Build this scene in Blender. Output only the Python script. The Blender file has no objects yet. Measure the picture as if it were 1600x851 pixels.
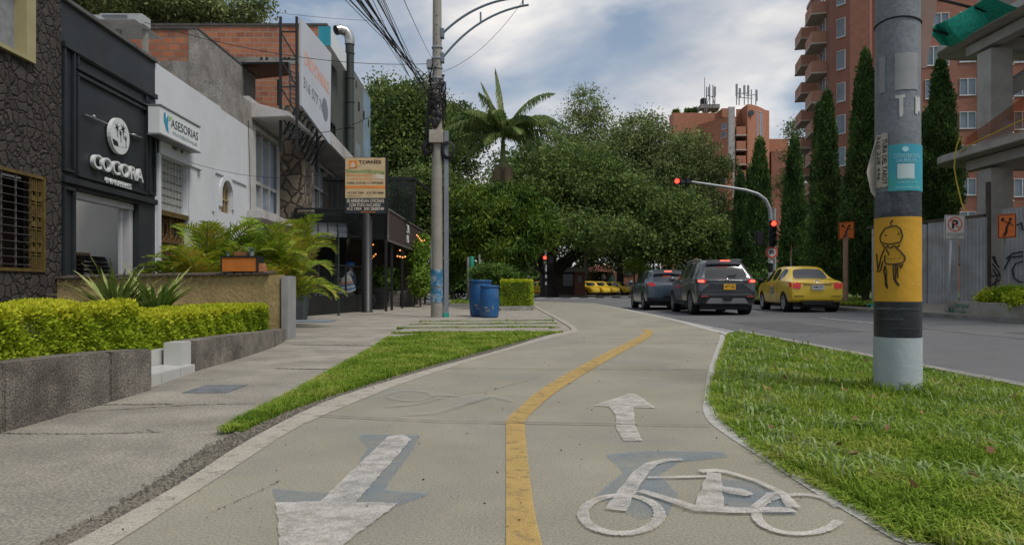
import bpy, bmesh, math, random
import numpy as np
from mathutils import Vector, Matrix
R = math.radians
random.seed(7); RNG = np.random.default_rng(7)
SC = bpy.context.scene
COL = SC.collection

# ------------------------------------------------------------------ camera, sky, sun, exposure
FX, CX, HY, CH = 1100.0, 800.0, 449.0, 0.8      # focal length, centre and horizon in photo pixels; eye height
cam = bpy.data.cameras.new('camera'); camo = bpy.data.objects.new('camera', cam); COL.objects.link(camo)
cam.sensor_width = 36.0; cam.lens = 36.0*FX/1600.0; cam.shift_y = (HY-425.5)/1600.0
cam.clip_end = 2000; cam.clip_start = 0.05
camo.location = (0, 0, CH); camo.rotation_euler = (R(90), 0, 0)
SC.camera = camo
SUN_EL, SUN_AZ = 58.0, 128.0                    # azimuth from +Y towards +X
w = bpy.data.worlds.new('World'); SC.world = w; w.use_nodes = True
nt = w.node_tree; nt.nodes.clear()
def wn(t, **k):
    n = nt.nodes.new(t)
    for a, b in k.items(): setattr(n, a, b)
    return n
out = wn('ShaderNodeOutputWorld'); bg = wn('ShaderNodeBackground'); bg.inputs[1].default_value = 0.10
sky = wn('ShaderNodeTexSky', sky_type='NISHITA', sun_disc=False)
sky.sun_elevation = R(SUN_EL); sky.sun_rotation = R(SUN_AZ); sky.air_density = 1.0; sky.dust_density = 1.5
tc = wn('ShaderNodeTexCoord'); mp = wn('ShaderNodeMapping'); mp.inputs['Scale'].default_value = (1.0, 1.0, 2.6)
mp.inputs['Location'].default_value = (2.3, 0.4, 0.35)
n1 = wn('ShaderNodeTexNoise'); n1.inputs['Scale'].default_value = 2.9; n1.inputs['Detail'].default_value = 9; n1.inputs['Roughness'].default_value = 0.52; n1.inputs['Distortion'].default_value = 0.25
n2 = wn('ShaderNodeTexNoise'); n2.inputs['Scale'].default_value = 3.4; n2.inputs['Detail'].default_value = 6
r1 = wn('ShaderNodeValToRGB'); r1.color_ramp.elements[0].position = 0.42; r1.color_ramp.elements[1].position = 0.60
r2 = wn('ShaderNodeValToRGB'); r2.color_ramp.elements[0].position = 0.38; r2.color_ramp.elements[1].position = 0.62
r2.color_ramp.elements[0].color = (4.8, 5.05, 5.6, 1); r2.color_ramp.elements[1].color = (9.0, 8.7, 8.4, 1)
mx = wn('ShaderNodeMix', data_type='RGBA'); base = wn('ShaderNodeMix', data_type='RGBA')
base.inputs['Factor'].default_value = 0.42; base.inputs['B'].default_value = (3.9, 4.8, 5.8, 1)
L = nt.links.new
L(tc.outputs['Generated'], mp.inputs['Vector']); L(mp.outputs[0], n1.inputs['Vector']); L(mp.outputs[0], n2.inputs['Vector'])
L(n1.outputs['Fac'], r1.inputs[0]); L(n2.outputs['Fac'], r2.inputs[0])
L(sky.outputs[0], base.inputs['A']); L(base.outputs['Result'], mx.inputs['A']); L(r2.outputs[0], mx.inputs['B']); L(r1.outputs[0], mx.inputs['Factor'])
L(mx.outputs['Result'], bg.inputs[0]); L(bg.outputs[0], out.inputs[0])
sl = bpy.data.lights.new('sun', 'SUN'); so = bpy.data.objects.new('sun', sl); COL.objects.link(so)
sl.energy = 2.6; sl.angle = R(18); sl.color = (1.0, 0.95, 0.87)
dv = Vector((math.sin(R(SUN_AZ))*math.cos(R(SUN_EL)), math.cos(R(SUN_AZ))*math.cos(R(SUN_EL)), math.sin(R(SUN_EL))))
so.rotation_euler = dv.to_track_quat('Z', 'Y').to_euler(); so.location = dv*50
SC.view_settings.view_transform = 'Standard'; SC.view_settings.look = 'None'
SC.view_settings.exposure = 0.08; SC.view_settings.gamma = 1.0
SC.render.engine = 'CYCLES'
SC.cycles.max_bounces = 6; SC.cycles.transparent_max_bounces = 12

# ------------------------------------------------------------------ projection helpers
def P(px, py, z=0.0):                 # photo pixel -> point on a level surface of height z
    D = (CH-z)*FX/(py-HY); return Vector(((px-CX)*D/FX, D, z))
def Q(px, py, D):                     # photo pixel -> point at distance D
    return Vector(((px-CX)*D/FX, D, CH+(HY-py)*D/FX))
def XW(px, D): return (px-CX)*D/FX
def ZW(py, D): return CH+(HY-py)*D/FX
def sD(px, off=0.0): return (7.08-off)*1100/(758-px)       # street-front plane on the left
def zf(px, py, off=0.0): return ZW(py, sD(px, off))
def FP(s, z, off=0.0): return Vector((-7.08-0.038*s+off, s, z))

# ------------------------------------------------------------------ materials
MATS = {}
def node(t, ty, **k):
    n = t.nodes.new(ty)
    for a, b in k.items():
        if a in n.inputs.keys(): n.inputs[a].default_value = b
        else: setattr(n, a, b)
    return n
def mat(name, col, rough=0.8, var=0.18, scale=2.0, bump=0.0, bscale=30.0, metal=0.0, stain=None, stain_amt=0.5, stain_scale=0.8, emit=None, es=1.0, spec=0.4, coat=0.0, det=5, fine=0.0, fscale=120):
    if name in MATS: return MATS[name]
    m = bpy.data.materials.new(name); m.use_nodes = True; t = m.node_tree
    b = t.nodes['Principled BSDF']; b.inputs['Roughness'].default_value = rough; b.inputs['Metallic'].default_value = metal
    b.inputs['Specular IOR Level'].default_value = spec; b.inputs['Coat Weight'].default_value = coat
    c = list(col)+[1]
    geo = node(t, 'ShaderNodeNewGeometry')
    nz = node(t, 'ShaderNodeTexNoise', Scale=scale, Detail=det, Roughness=0.6); t.links.new(geo.outputs['Position'], nz.inputs['Vector'])
    mr = node(t, 'ShaderNodeMapRange'); mr.inputs[1].default_value = 0.3; mr.inputs[2].default_value = 0.7
    t.links.new(nz.outputs['Fac'], mr.inputs[0])
    mi = node(t, 'ShaderNodeMix', data_type='RGBA')
    mi.inputs['A'].default_value = [x*(1-var) for x in col]+[1]; mi.inputs['B'].default_value = [min(1, x*(1+var)) for x in col]+[1]
    t.links.new(mr.outputs[0], mi.inputs['Factor']); cur = mi.outputs['Result']
    if stain is not None:
        ns = node(t, 'ShaderNodeTexNoise', Scale=stain_scale, Detail=8, Roughness=0.65, Distortion=0.4); t.links.new(geo.outputs['Position'], ns.inputs['Vector'])
        rs = node(t, 'ShaderNodeMapRange'); rs.inputs[1].default_value = 0.48; rs.inputs[2].default_value = 0.68; rs.inputs[4].default_value = stain_amt
        t.links.new(ns.outputs['Fac'], rs.inputs[0])
        m2 = node(t, 'ShaderNodeMix', data_type='RGBA', B=list(stain)+[1]); m2.inputs['B'].default_value = list(stain)+[1]
        t.links.new(rs.outputs[0], m2.inputs['Factor']); t.links.new(cur, m2.inputs['A']); cur = m2.outputs['Result']
    if fine > 0:
        nf = node(t, 'ShaderNodeTexNoise', Scale=fscale, Detail=3, Roughness=0.7); t.links.new(geo.outputs['Position'], nf.inputs['Vector'])
        rf = node(t, 'ShaderNodeMapRange'); rf.inputs[1].default_value = 0.4; rf.inputs[2].default_value = 0.6
        rf.inputs[3].default_value = 1-fine; rf.inputs[4].default_value = 1+fine
        t.links.new(nf.outputs['Fac'], rf.inputs[0])
        vm = node(t, 'ShaderNodeVectorMath', operation='SCALE'); t.links.new(cur, vm.inputs[0]); t.links.new(rf.outputs[0], vm.inputs['Scale']); cur = vm.outputs[0]
    t.links.new(cur, b.inputs['Base Color'])
    if bump > 0:
        nb = node(t, 'ShaderNodeTexNoise', Scale=bscale, Detail=6, Roughness=0.65); t.links.new(geo.outputs['Position'], nb.inputs['Vector'])
        bp = node(t, 'ShaderNodeBump', Strength=bump, Distance=0.02); t.links.new(nb.outputs['Fac'], bp.inputs['Height']); t.links.new(bp.outputs[0], b.inputs['Normal'])
    if emit is not None:
        b.inputs['Emission Color'].default_value = list(emit)+[1]; b.inputs['Emission Strength'].default_value = es
    MATS[name] = m; return m
def wall_coords(t):
    geo = node(t, 'ShaderNodeNewGeometry')
    cr = node(t, 'ShaderNodeVectorMath', operation='CROSS_PRODUCT'); cr.inputs[1].default_value = (0, 0, 1); t.links.new(geo.outputs['True Normal'], cr.inputs[0])
    dt = node(t, 'ShaderNodeVectorMath', operation='DOT_PRODUCT'); t.links.new(cr.outputs[0], dt.inputs[0]); t.links.new(geo.outputs['Position'], dt.inputs[1])
    sp = node(t, 'ShaderNodeSeparateXYZ'); t.links.new(geo.outputs['Position'], sp.inputs[0])
    cb = node(t, 'ShaderNodeCombineXYZ'); t.links.new(dt.outputs['Value'], cb.inputs[0]); t.links.new(sp.outputs['Z'], cb.inputs[1])
    return geo, cb.outputs[0]
def brick(name, c1, c2, mortar, bw=0.25, rh=0.08, ms=0.01, stain=None, stain_amt=0.6, rough=0.85, offset=0.5, bump=0.5, sscale=0.6, lo=.46):
    if name in MATS: return MATS[name]
    m = bpy.data.materials.new(name); m.use_nodes = True; t = m.node_tree
    b = t.nodes['Principled BSDF']; b.inputs['Roughness'].default_value = rough
    geo, vec = wall_coords(t)
    br = node(t, 'ShaderNodeTexBrick', Scale=1.0); br.offset = offset
    br.inputs['Brick Width'].default_value = bw; br.inputs['Row Height'].default_value = rh; br.inputs['Mortar Size'].default_value = ms
    br.inputs['Color1'].default_value = list(c1)+[1]; br.inputs['Color2'].default_value = list(c2)+[1]; br.inputs['Mortar'].default_value = list(mortar)+[1]
    t.links.new(vec, br.inputs['Vector']); cur = br.outputs['Color']
    if stain is not None:
        ns = node(t, 'ShaderNodeTexNoise', Scale=sscale, Detail=8, Roughness=0.65); t.links.new(geo.outputs['Position'], ns.inputs['Vector'])
        rs = node(t, 'ShaderNodeMapRange'); rs.inputs[1].default_value = lo; rs.inputs[2].default_value = lo+.22; rs.inputs[4].default_value = stain_amt
        t.links.new(ns.outputs['Fac'], rs.inputs[0])
        m2 = node(t, 'ShaderNodeMix', data_type='RGBA'); m2.inputs['B'].default_value = list(stain)+[1]
        t.links.new(rs.outputs[0], m2.inputs['Factor']); t.links.new(cur, m2.inputs['A']); cur = m2.outputs['Result']
    t.links.new(cur, b.inputs['Base Color'])
    bp = node(t, 'ShaderNodeBump', Strength=bump, Distance=0.01); bp.invert = True
    t.links.new(br.outputs['Fac'], bp.inputs['Height']); t.links.new(bp.outputs[0], b.inputs['Normal'])
    MATS[name] = m; return m
def stonewall(name, c1, c2, gap, scale=4.0, bump=1.0, dist=0.04):
    if name in MATS: return MATS[name]
    m = bpy.data.materials.new(name); m.use_nodes = True; t = m.node_tree
    b = t.nodes['Principled BSDF']; b.inputs['Roughness'].default_value = 0.85
    geo = node(t, 'ShaderNodeNewGeometry')
    nz = node(t, 'ShaderNodeTexNoise', Scale=3.0, Detail=3); t.links.new(geo.outputs['Position'], nz.inputs['Vector'])
    ad = node(t, 'ShaderNodeVectorMath', operation='MULTIPLY_ADD'); ad.inputs[1].default_value = (.25, .25, .25)
    t.links.new(nz.outputs['Color'], ad.inputs[0]); t.links.new(geo.outputs['Position'], ad.inputs[2])
    v = node(t, 'ShaderNodeTexVoronoi', Scale=scale); v.feature = 'DISTANCE_TO_EDGE'; t.links.new(ad.outputs[0], v.inputs['Vector'])
    v2 = node(t, 'ShaderNodeTexVoronoi', Scale=scale); t.links.new(ad.outputs[0], v2.inputs['Vector'])
    mr = node(t, 'ShaderNodeMapRange'); mr.inputs[1].default_value = 0.0; mr.inputs[2].default_value = 0.12; t.links.new(v.outputs['Distance'], mr.inputs[0])
    sp = node(t, 'ShaderNodeSeparateColor'); t.links.new(v2.outputs['Color'], sp.inputs[0])
    mi = node(t, 'ShaderNodeMix', data_type='RGBA'); mi.inputs['A'].default_value = list(c1)+[1]; mi.inputs['B'].default_value = list(c2)+[1]; t.links.new(sp.outputs[0], mi.inputs['Factor'])
    m2 = node(t, 'ShaderNodeMix', data_type='RGBA'); m2.inputs['A'].default_value = list(gap)+[1]; t.links.new(mi.outputs['Result'], m2.inputs['B']); t.links.new(mr.outputs[0], m2.inputs['Factor'])
    t.links.new(m2.outputs['Result'], b.inputs['Base Color'])
    nf = node(t, 'ShaderNodeTexNoise', Scale=22.0, Detail=6); t.links.new(geo.outputs['Position'], nf.inputs['Vector'])
    aa = node(t, 'ShaderNodeMath', operation='MULTIPLY_ADD'); aa.inputs[1].default_value = 0.35; t.links.new(nf.outputs['Fac'], aa.inputs[0]); t.links.new(mr.outputs[0], aa.inputs[2])
    bp = node(t, 'ShaderNodeBump', Strength=bump, Distance=dist); t.links.new(aa.outputs[0], bp.inputs['Height']); t.links.new(bp.outputs[0], b.inputs['Normal'])
    MATS[name] = m; return m
def leafmat(name, cols, rough=0.55, trans=0.25, patch=0.9, pscale=0.9):
    if name in MATS: return MATS[name]
    m = bpy.data.materials.new(name); m.use_nodes = True; t = m.node_tree
    b = t.nodes['Principled BSDF']; b.inputs['Roughness'].default_value = rough+.15; b.inputs['Specular IOR Level'].default_value = 0.15
    geo = node(t, 'ShaderNodeNewGeometry')
    cr = node(t, 'ShaderNodeValToRGB'); e = cr.color_ramp.elements
    while len(e) < len(cols): e.new(0.5)
    for i, c in enumerate(cols):
        e[i].position = i/(len(cols)-1); e[i].color = list(c)+[1]
    nz = node(t, 'ShaderNodeTexNoise', Scale=pscale, Detail=4); t.links.new(geo.outputs['Position'], nz.inputs['Vector'])
    ma = node(t, 'ShaderNodeMath', operation='MULTIPLY_ADD'); ma.inputs[1].default_value = 0.6; t.links.new(geo.outputs['Random Per Island'], ma.inputs[0])
    mb = node(t, 'ShaderNodeMath', operation='MULTIPLY_ADD'); mb.inputs[1].default_value = patch*2; mb.inputs[2].default_value = -patch+.2; t.links.new(nz.outputs['Fac'], mb.inputs[0])
    t.links.new(mb.outputs[0], ma.inputs[2]); t.links.new(ma.outputs[0], cr.inputs[0])
    t.links.new(cr.outputs[0], b.inputs['Base Color'])
    tr = node(t, 'ShaderNodeBsdfTranslucent'); t.links.new(cr.outputs[0], tr.inputs[0])
    ms = node(t, 'ShaderNodeMixShader'); ms.inputs[0].default_value = trans
    o = t.nodes['Material Output']
    t.links.new(b.outputs[0], ms.inputs[1]); t.links.new(tr.outputs[0], ms.inputs[2]); t.links.new(ms.outputs[0], o.inputs['Surface'])
    MATS[name] = m; return m
def worn(name, col, wear=0.5, scale=14, rough=0.8, soft=0.12, cap=1.0, grit=0.5):       # road paint: flakes away where it is worn, grains of the concrete show
    if name in MATS: return MATS[name]
    m = mat(name, col, rough, 0.12, 6, fine=0.15, fscale=180); t = m.node_tree; b = t.nodes['Principled BSDF']
    geo = node(t, 'ShaderNodeNewGeometry')
    nz = node(t, 'ShaderNodeTexNoise', Scale=scale, Detail=9, Roughness=0.7); t.links.new(geo.outputs['Position'], nz.inputs['Vector'])
    mr = node(t, 'ShaderNodeMapRange'); mr.inputs[1].default_value = wear-soft; mr.inputs[2].default_value = wear+soft; mr.inputs[4].default_value = cap; t.links.new(nz.outputs['Fac'], mr.inputs[0])
    nf = node(t, 'ShaderNodeTexNoise', Scale=150, Detail=3, Roughness=0.7); t.links.new(geo.outputs['Position'], nf.inputs['Vector'])
    mf = node(t, 'ShaderNodeMapRange'); mf.inputs[1].default_value = .40; mf.inputs[2].default_value = .58; mf.inputs[3].default_value = 1-grit; t.links.new(nf.outputs['Fac'], mf.inputs[0])
    mu = node(t, 'ShaderNodeMath', operation='MULTIPLY'); t.links.new(mr.outputs[0], mu.inputs[0]); t.links.new(mf.outputs[0], mu.inputs[1])
    t.links.new(mu.outputs[0], b.inputs['Alpha']); return m
def glassmat(name, col=(0.03, 0.04, 0.045), rough=0.08, spec=0.8):
    return mat(name, col, rough, 0.05, 2, spec=spec)
def clearglass(name, tint=(0.8, 0.85, 0.85), f=0.82):
    if name in MATS: return MATS[name]
    m = bpy.data.materials.new(name); m.use_nodes = True; t = m.node_tree; b = t.nodes['Principled BSDF']
    b.inputs['Base Color'].default_value = (.05, .06, .06, 1); b.inputs['Roughness'].default_value = 0.05
    tr = node(t, 'ShaderNodeBsdfTransparent'); tr.inputs[0].default_value = list(tint)+[1]
    ms = node(t, 'ShaderNodeMixShader'); ms.inputs[0].default_value = f
    t.links.new(b.outputs[0], ms.inputs[1]); t.links.new(tr.outputs[0], ms.inputs[2]); t.links.new(ms.outputs[0], t.nodes['Material Output'].inputs['Surface'])
    MATS[name] = m; return m

# ------------------------------------------------------------------ mesh helpers
def root_of(o):
    while o.parent: o = o.parent
    return o
def rootmat(o):
    o = root_of(o); return Matrix.Translation(o.location) @ o.rotation_euler.to_matrix().to_4x4()
def tag(o, label=None, cat=None, group=None, kind=None):
    if label: o['label'] = label
    if cat: o['category'] = cat
    if group: o['group'] = group
    if kind: o['kind'] = kind
    return o
def thing(name, label, cat, loc=(0, 0, 0), rotz=0.0, group=None):
    o = bpy.data.objects.new(name, None); COL.objects.link(o); o.empty_display_size = 0.2
    o.location = loc; o.rotation_euler = (0, 0, rotz); return tag(o, label, cat, group)
def link_mesh(name, me, parent=None, world=True):
    o = bpy.data.objects.new(name, me); COL.objects.link(o)
    if parent is not None:
        if world: me.transform(rootmat(parent).inverted())
        o.parent = parent
    return o
class MB:
    def __init__(s): s.v = []; s.f = []; s.m = []; s.mi = 0
    def add(s, vs, fs):
        n = len(s.v); s.v += [tuple(p) for p in vs]
        for f in fs: s.f.append(tuple(n+i for i in f)); s.m.append(s.mi)
        return s
    def hexa(s, p): return s.add(p, [(0, 3, 2, 1), (4, 5, 6, 7), (0, 1, 5, 4), (1, 2, 6, 5), (2, 3, 7, 6), (3, 0, 4, 7)])
    def box(s, x0, x1, y0, y1, z0, z1): return s.hexa([(x0, y0, z0), (x1, y0, z0), (x1, y1, z0), (x0, y1, z0), (x0, y0, z1), (x1, y0, z1), (x1, y1, z1), (x0, y1, z1)])
    def fbox(s, a0, a1, z0, z1, o0, o1):     # box in street-front coordinates: along, height, outwards
        return s.hexa([FP(a0, z0, o0), FP(a0, z0, o1), FP(a1, z0, o1), FP(a1, z0, o0), FP(a0, z1, o0), FP(a0, z1, o1), FP(a1, z1, o1), FP(a1, z1, o0)])
    def prism(s, pts, ex):
        ex = Vector(ex); n = len(pts); a = [Vector(p) for p in pts]
        vs = a+[p+ex for p in a]
        return s.add(vs, [tuple(range(n))[::-1], tuple(range(n, 2*n))]+[(i, (i+1) % n, n+(i+1) % n, n+i) for i in range(n)])
    def poly(s, pts): return s.add(pts, [tuple(range(len(pts)))])
    def bar(s, a, b, w_, d=None, up=(0, 0, 1)):
        a = Vector(a); b = Vector(b); d = d or w_; t = (b-a).normalized(); u = Vector(up)
        if abs(t.dot(u)) > .97: u = Vector((0, 1, 0))
        sd = t.cross(u).normalized()*w_/2; u2 = sd.cross(t).normalized()*d/2
        return s.hexa([a-sd-u2, a+sd-u2, a+sd+u2, a-sd+u2, b-sd-u2, b+sd-u2, b+sd+u2, b-sd+u2])
    def tube(s, pts, rad, seg=8, cap=True):
        pts = [Vector(p) for p in pts]; n = len(pts)
        if not hasattr(rad, '__len__'): rad = [rad]*n
        vs = []; pu = None
        for i in range(n):
            t = (pts[min(i+1, n-1)]-pts[max(i-1, 0)]).normalized()
            u = pu if pu is not None else (Vector((0, 0, 1)) if abs(t.z) < .9 else Vector((1, 0, 0)))
            u = (u-t*u.dot(t)); u = u.normalized() if u.length > 1e-6 else t.orthogonal().normalized(); pu = u; v = t.cross(u)
            for k in range(seg):
                a = 2*math.pi*k/seg; vs.append(pts[i]+(u*math.cos(a)+v*math.sin(a))*rad[i])
        fs = [(i*seg+k, i*seg+(k+1) % seg, (i+1)*seg+(k+1) % seg, (i+1)*seg+k) for i in range(n-1) for k in range(seg)]
        if cap: fs += [tuple(range(seg))[::-1], tuple((n-1)*seg+k for k in range(seg))]
        return s.add(vs, fs)
    def lathe(s, c, prof, seg=16, ax='z', cap=True):     # prof: (radius, height)
        c = Vector(c); vs = []
        for r, h in prof:
            for k in range(seg):
                a = 2*math.pi*k/seg; x, y = r*math.cos(a), r*math.sin(a)
                vs.append(c+(Vector((x, y, h)) if ax == 'z' else Vector((h, x, y)) if ax == 'x' else Vector((y, h, x))))
        n = len(prof)
        fs = [(i*seg+k, i*seg+(k+1) % seg, (i+1)*seg+(k+1) % seg, (i+1)*seg+k) for i in range(n-1) for k in range(seg)]
        if cap: fs += [tuple(range(seg))[::-1], tuple((n-1)*seg+k for k in range(seg))]
        return s.add(vs, fs)
    def ball(s, c, r, seg=12, rings=8, sc=(1, 1, 1)):
        pr = [(max(r*math.sin(math.pi*i/rings), r*.02), -r*math.cos(math.pi*i/rings)) for i in range(rings+1)]
        n0 = len(s.v); s.lathe((0, 0, 0), pr, seg)
        for i in range(n0, len(s.v)):
            p = s.v[i]; s.v[i] = (c[0]+p[0]*sc[0], c[1]+p[1]*sc[1], c[2]+p[2]*sc[2])
        return s
    def build(s, name, m, parent=None, smooth=False, bevel=0, world=True, recalc=True, seg=2):
        me = bpy.data.meshes.new(name); me.from_pydata(s.v, [], s.f)
        for q in (m if isinstance(m, (list, tuple)) else [m]): me.materials.append(q)
        if isinstance(m, (list, tuple)): me.polygons.foreach_set('material_index', s.m)
        if recalc or bevel:
            b = bmesh.new(); b.from_mesh(me)
            if recalc: bmesh.ops.recalc_face_normals(b, faces=b.faces)
            if bevel: bmesh.ops.bevel(b, geom=[e for e in b.edges if len(e.link_faces) == 2 and e.calc_face_angle(0) > .4], offset=bevel, segments=seg, affect='EDGES', clamp_overlap=True)
            b.to_mesh(me); b.free()
        if smooth:
            me.polygons.foreach_set('use_smooth', [True]*len(me.polygons))
            if hasattr(me, 'set_sharp_from_angle'): me.set_sharp_from_angle(angle=R(38))
        me.update()
        return link_mesh(name, me, parent, world)
def each(o, name=None):     # one part per separate piece
    b = bmesh.new(); b.from_mesh(o.data); b.verts.ensure_lookup_table(); seen = set(); out_ = []
    for v0 in b.verts:
        if v0.index in seen: continue
        st = [v0]; comp = []; seen.add(v0.index)
        while st:
            v = st.pop(); comp.append(v.index)
            for e in v.link_edges:
                w_ = e.other_vert(v)
                if w_.index not in seen: seen.add(w_.index); st.append(w_)
        ix = {k: i for i, k in enumerate(comp)}; me = bpy.data.meshes.new(o.name)
        fs = [f for f in {f for k in comp for f in b.verts[k].link_faces}]
        me.from_pydata([tuple(b.verts[k].co) for k in comp], [], [tuple(ix[v.index] for v in f.verts) for f in fs])
        for m in o.data.materials: me.materials.append(m)
        me.polygons.foreach_set('use_smooth', [f.smooth for f in fs]); c = bpy.data.objects.new(name or o.name.split('.')[0], me); COL.objects.link(c); c.parent = o.parent; out_.append(c)
    b.free(); bpy.data.objects.remove(o); return out_
def npmesh(name, V, k, m, parent=None, world=True, smooth=False):      # V: (n*k, 3) vertices, faces of k corners
    n = len(V)//k; me = bpy.data.meshes.new(name)
    me.vertices.add(len(V)); me.vertices.foreach_set('co', np.asarray(V, dtype=np.float32).ravel())
    me.loops.add(n*k); me.loops.foreach_set('vertex_index', np.arange(n*k, dtype=np.int32))
    me.polygons.add(n); me.polygons.foreach_set('loop_start', np.arange(0, n*k, k, dtype=np.int32))
    me.polygons.foreach_set('loop_total', np.full(n, k, dtype=np.int32))
    me.update(calc_edges=True); me.materials.append(m)
    return link_mesh(name, me, parent, world)
def joined(o, mesh2): pass
def copy_tree(o, parent=None):
    c = o.copy(); COL.objects.link(c); c.parent = parent
    for ch in [x for x in CHILD(o)]: copy_tree(ch, c)
    return c
def CHILD(o): return list(o.children)
def sheet(name, pts, m, label=None, cat=None, kind='structure', z=None):
    pts = [Vector(p) for p in pts]
    if z is not None: pts = [Vector((p.x, p.y, z)) for p in pts]
    a = sum(pts[i].x*pts[(i+1) % len(pts)].y-pts[(i+1) % len(pts)].x*pts[i].y for i in range(len(pts)))
    if a < 0: pts = pts[::-1]
    o = MB().poly(pts).build(name, m, recalc=False); return tag(o, label, cat, kind=kind)
TXT = {}
def text_mesh(s, bold=0.0, ext=0.0):
    cu = bpy.data.curves.new('t', 'FONT'); cu.body = s; cu.size = 1; cu.extrude = ext; cu.offset = bold; cu.resolution_u = 3
    o = bpy.data.objects.new('t', cu); COL.objects.link(o)
    dg = bpy.context.evaluated_depsgraph_get(); me = bpy.data.meshes.new_from_object(o.evaluated_get(dg))
    bpy.data.objects.remove(o); bpy.data.curves.remove(cu); return me
def text(s, name, m, parent, org, xd, yd, W, Hh, bold=0.0, depth=0.0, shear=0.0):   # fits text into a W x Hh box whose lower left is org
    me = text_mesh(s, bold, 0.5 if depth else 0.0)
    me.materials.clear(); me.materials.append(m)
    n = len(me.vertices); co = np.empty(n*3, dtype=np.float32); me.vertices.foreach_get('co', co); co = co.reshape(-1, 3)
    mn, mxx = co.min(0), co.max(0); d = np.maximum(mxx-mn, 1e-6)
    u = (co[:, 0]-mn[0])/d[0]*W; v = (co[:, 1]-mn[1])/d[1]*Hh; q = (co[:, 2]-mn[2])/d[2]*depth if depth else np.zeros(n)
    xd = np.array(Vector(xd).normalized()); yd = np.array(Vector(yd).normalized()); nd = np.cross(xd, yd)
    V = np.array(org)[None, :]+u[:, None]*xd+v[:, None]*yd+q[:, None]*nd
    me.vertices.foreach_set('co', V.astype(np.float32).ravel()); me.update()
    return link_mesh(name, me, parent)

# ------------------------------------------------------------------ foliage
def leaf_quads(C, size, N=None, up=0.3, asp=0.5):       # diamond-ish leaves at points C
    n = len(C); d = RNG.normal(size=(n, 3)); d[:, 2] -= up*0.6
    if N is not None: d = d*0.75+N
    d /= np.linalg.norm(d, axis=1)[:, None]
    r = RNG.normal(size=(n, 3)); s = np.cross(d, r); s /= np.linalg.norm(s, axis=1)[:, None]+1e-9
    L_ = (size*(0.6+0.8*RNG.random(n)))[:, None]
    nn = np.cross(d, s)
    a = C; b = C+d*L_*0.45+s*L_*asp*0.5+nn*L_*.06; c = C+d*L_; e = C+d*L_*0.45-s*L_*asp*0.5+nn*L_*.06
    return np.stack([a, b, c, e], 1).reshape(-1, 3)
def blob_points(blobs, n, clump=0.28, per=26, shell=0.62):
    vol = np.array([(b[3]*b[4]*b[5])**(2/3) for b in blobs]); pr = vol/vol.sum()
    nc = max(1, n//per); idx = RNG.choice(len(blobs), nc, p=pr); B = np.array(blobs)[idx]
    d = RNG.normal(size=(nc, 3)); d /= np.linalg.norm(d, axis=1)[:, None]
    r = shell+(1.03-shell)*RNG.random(nc)**0.7
    r *= 0.90+0.14*np.sin(d[:, 0]*5+B[:, 0])*np.cos(d[:, 2]*6+B[:, 1])
    c = B[:, :3]+d*B[:, 3:6]*r[:, None]
    rad = clump*(0.5+RNG.random(nc))
    p = np.repeat(c, per, 0)+RNG.normal(size=(nc*per, 3))*np.repeat(rad, per)[:, None]*np.array([1, 1, .6])
    return p
def tree(name, label, base, blobs, nleaf, leaf, lm, trunk_r=0.25, group=None, cat='tree', clump=0.35, tm=None, per=26, limbs=True, fork=0.4, shell=.62, up=0.3, asp=.5, extra=None):
    t = thing(name, label, cat, base, 0, group)
    mb = MB(); top = np.mean([b[:3] for b in blobs], 0); bz = min(b[2]-b[5] for b in blobs)
    fk = Vector((base[0]*.7+top[0]*.3, base[1]*.7+top[1]*.3, base[2]+(max(bz, base[2]+1.0)-base[2])*(0.6+fork)))
    b0 = Vector(base)
    mb.tube([b0+Vector((0, 0, -.1)), b0+Vector((0, 0, .15)), b0.lerp(fk, .5)+Vector((.08, 0, 0)), fk], [trunk_r*1.5, trunk_r*1.1, trunk_r*.9, trunk_r*.75], 10)
    if limbs:
        for b in blobs:
            c = Vector(b[:3]); mid = fk.lerp(c, .5)+Vector((random.uniform(-.2, .2)*b[3], random.uniform(-.2, .2)*b[4], random.uniform(-.05, .15)*b[5]))
            mb.tube([fk+Vector((0, 0, -.1)), mid, c], [trunk_r*.55, trunk_r*.36, trunk_r*.14], 6)
            for k in range(4):
                e = c+Vector((random.uniform(-1, 1)*b[3], random.uniform(-1, 1)*b[4], random.uniform(-.3, 1)*b[5]))*.8
                mb.tube([mid.lerp(c, .6), mid.lerp(e, .6)+Vector((0, 0, .05*b[5])), e], [trunk_r*.2, trunk_r*.12, trunk_r*.05], 5)
    mb.build('trunk', tm or MATS['bark'], t, smooth=True)
    C = blob_points(blobs, nleaf, clump, per, shell)
    if extra is not None: C = np.concatenate([C, extra])
    npmesh('crown', leaf_quads(C, leaf, None, up, asp), 4, lm, t)
    return t
def in_poly(x, y, poly):
    ins = np.zeros(len(x), bool); n = len(poly)
    for i in range(n):
        x0, y0 = poly[i][0], poly[i][1]; x1, y1 = poly[(i+1) % n][0], poly[(i+1) % n][1]
        c = ((y0 > y) != (y1 > y)) & (x < (x1-x0)*(y-y0)/(y1-y0+1e-12)+x0); ins ^= c
    return ins
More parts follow.
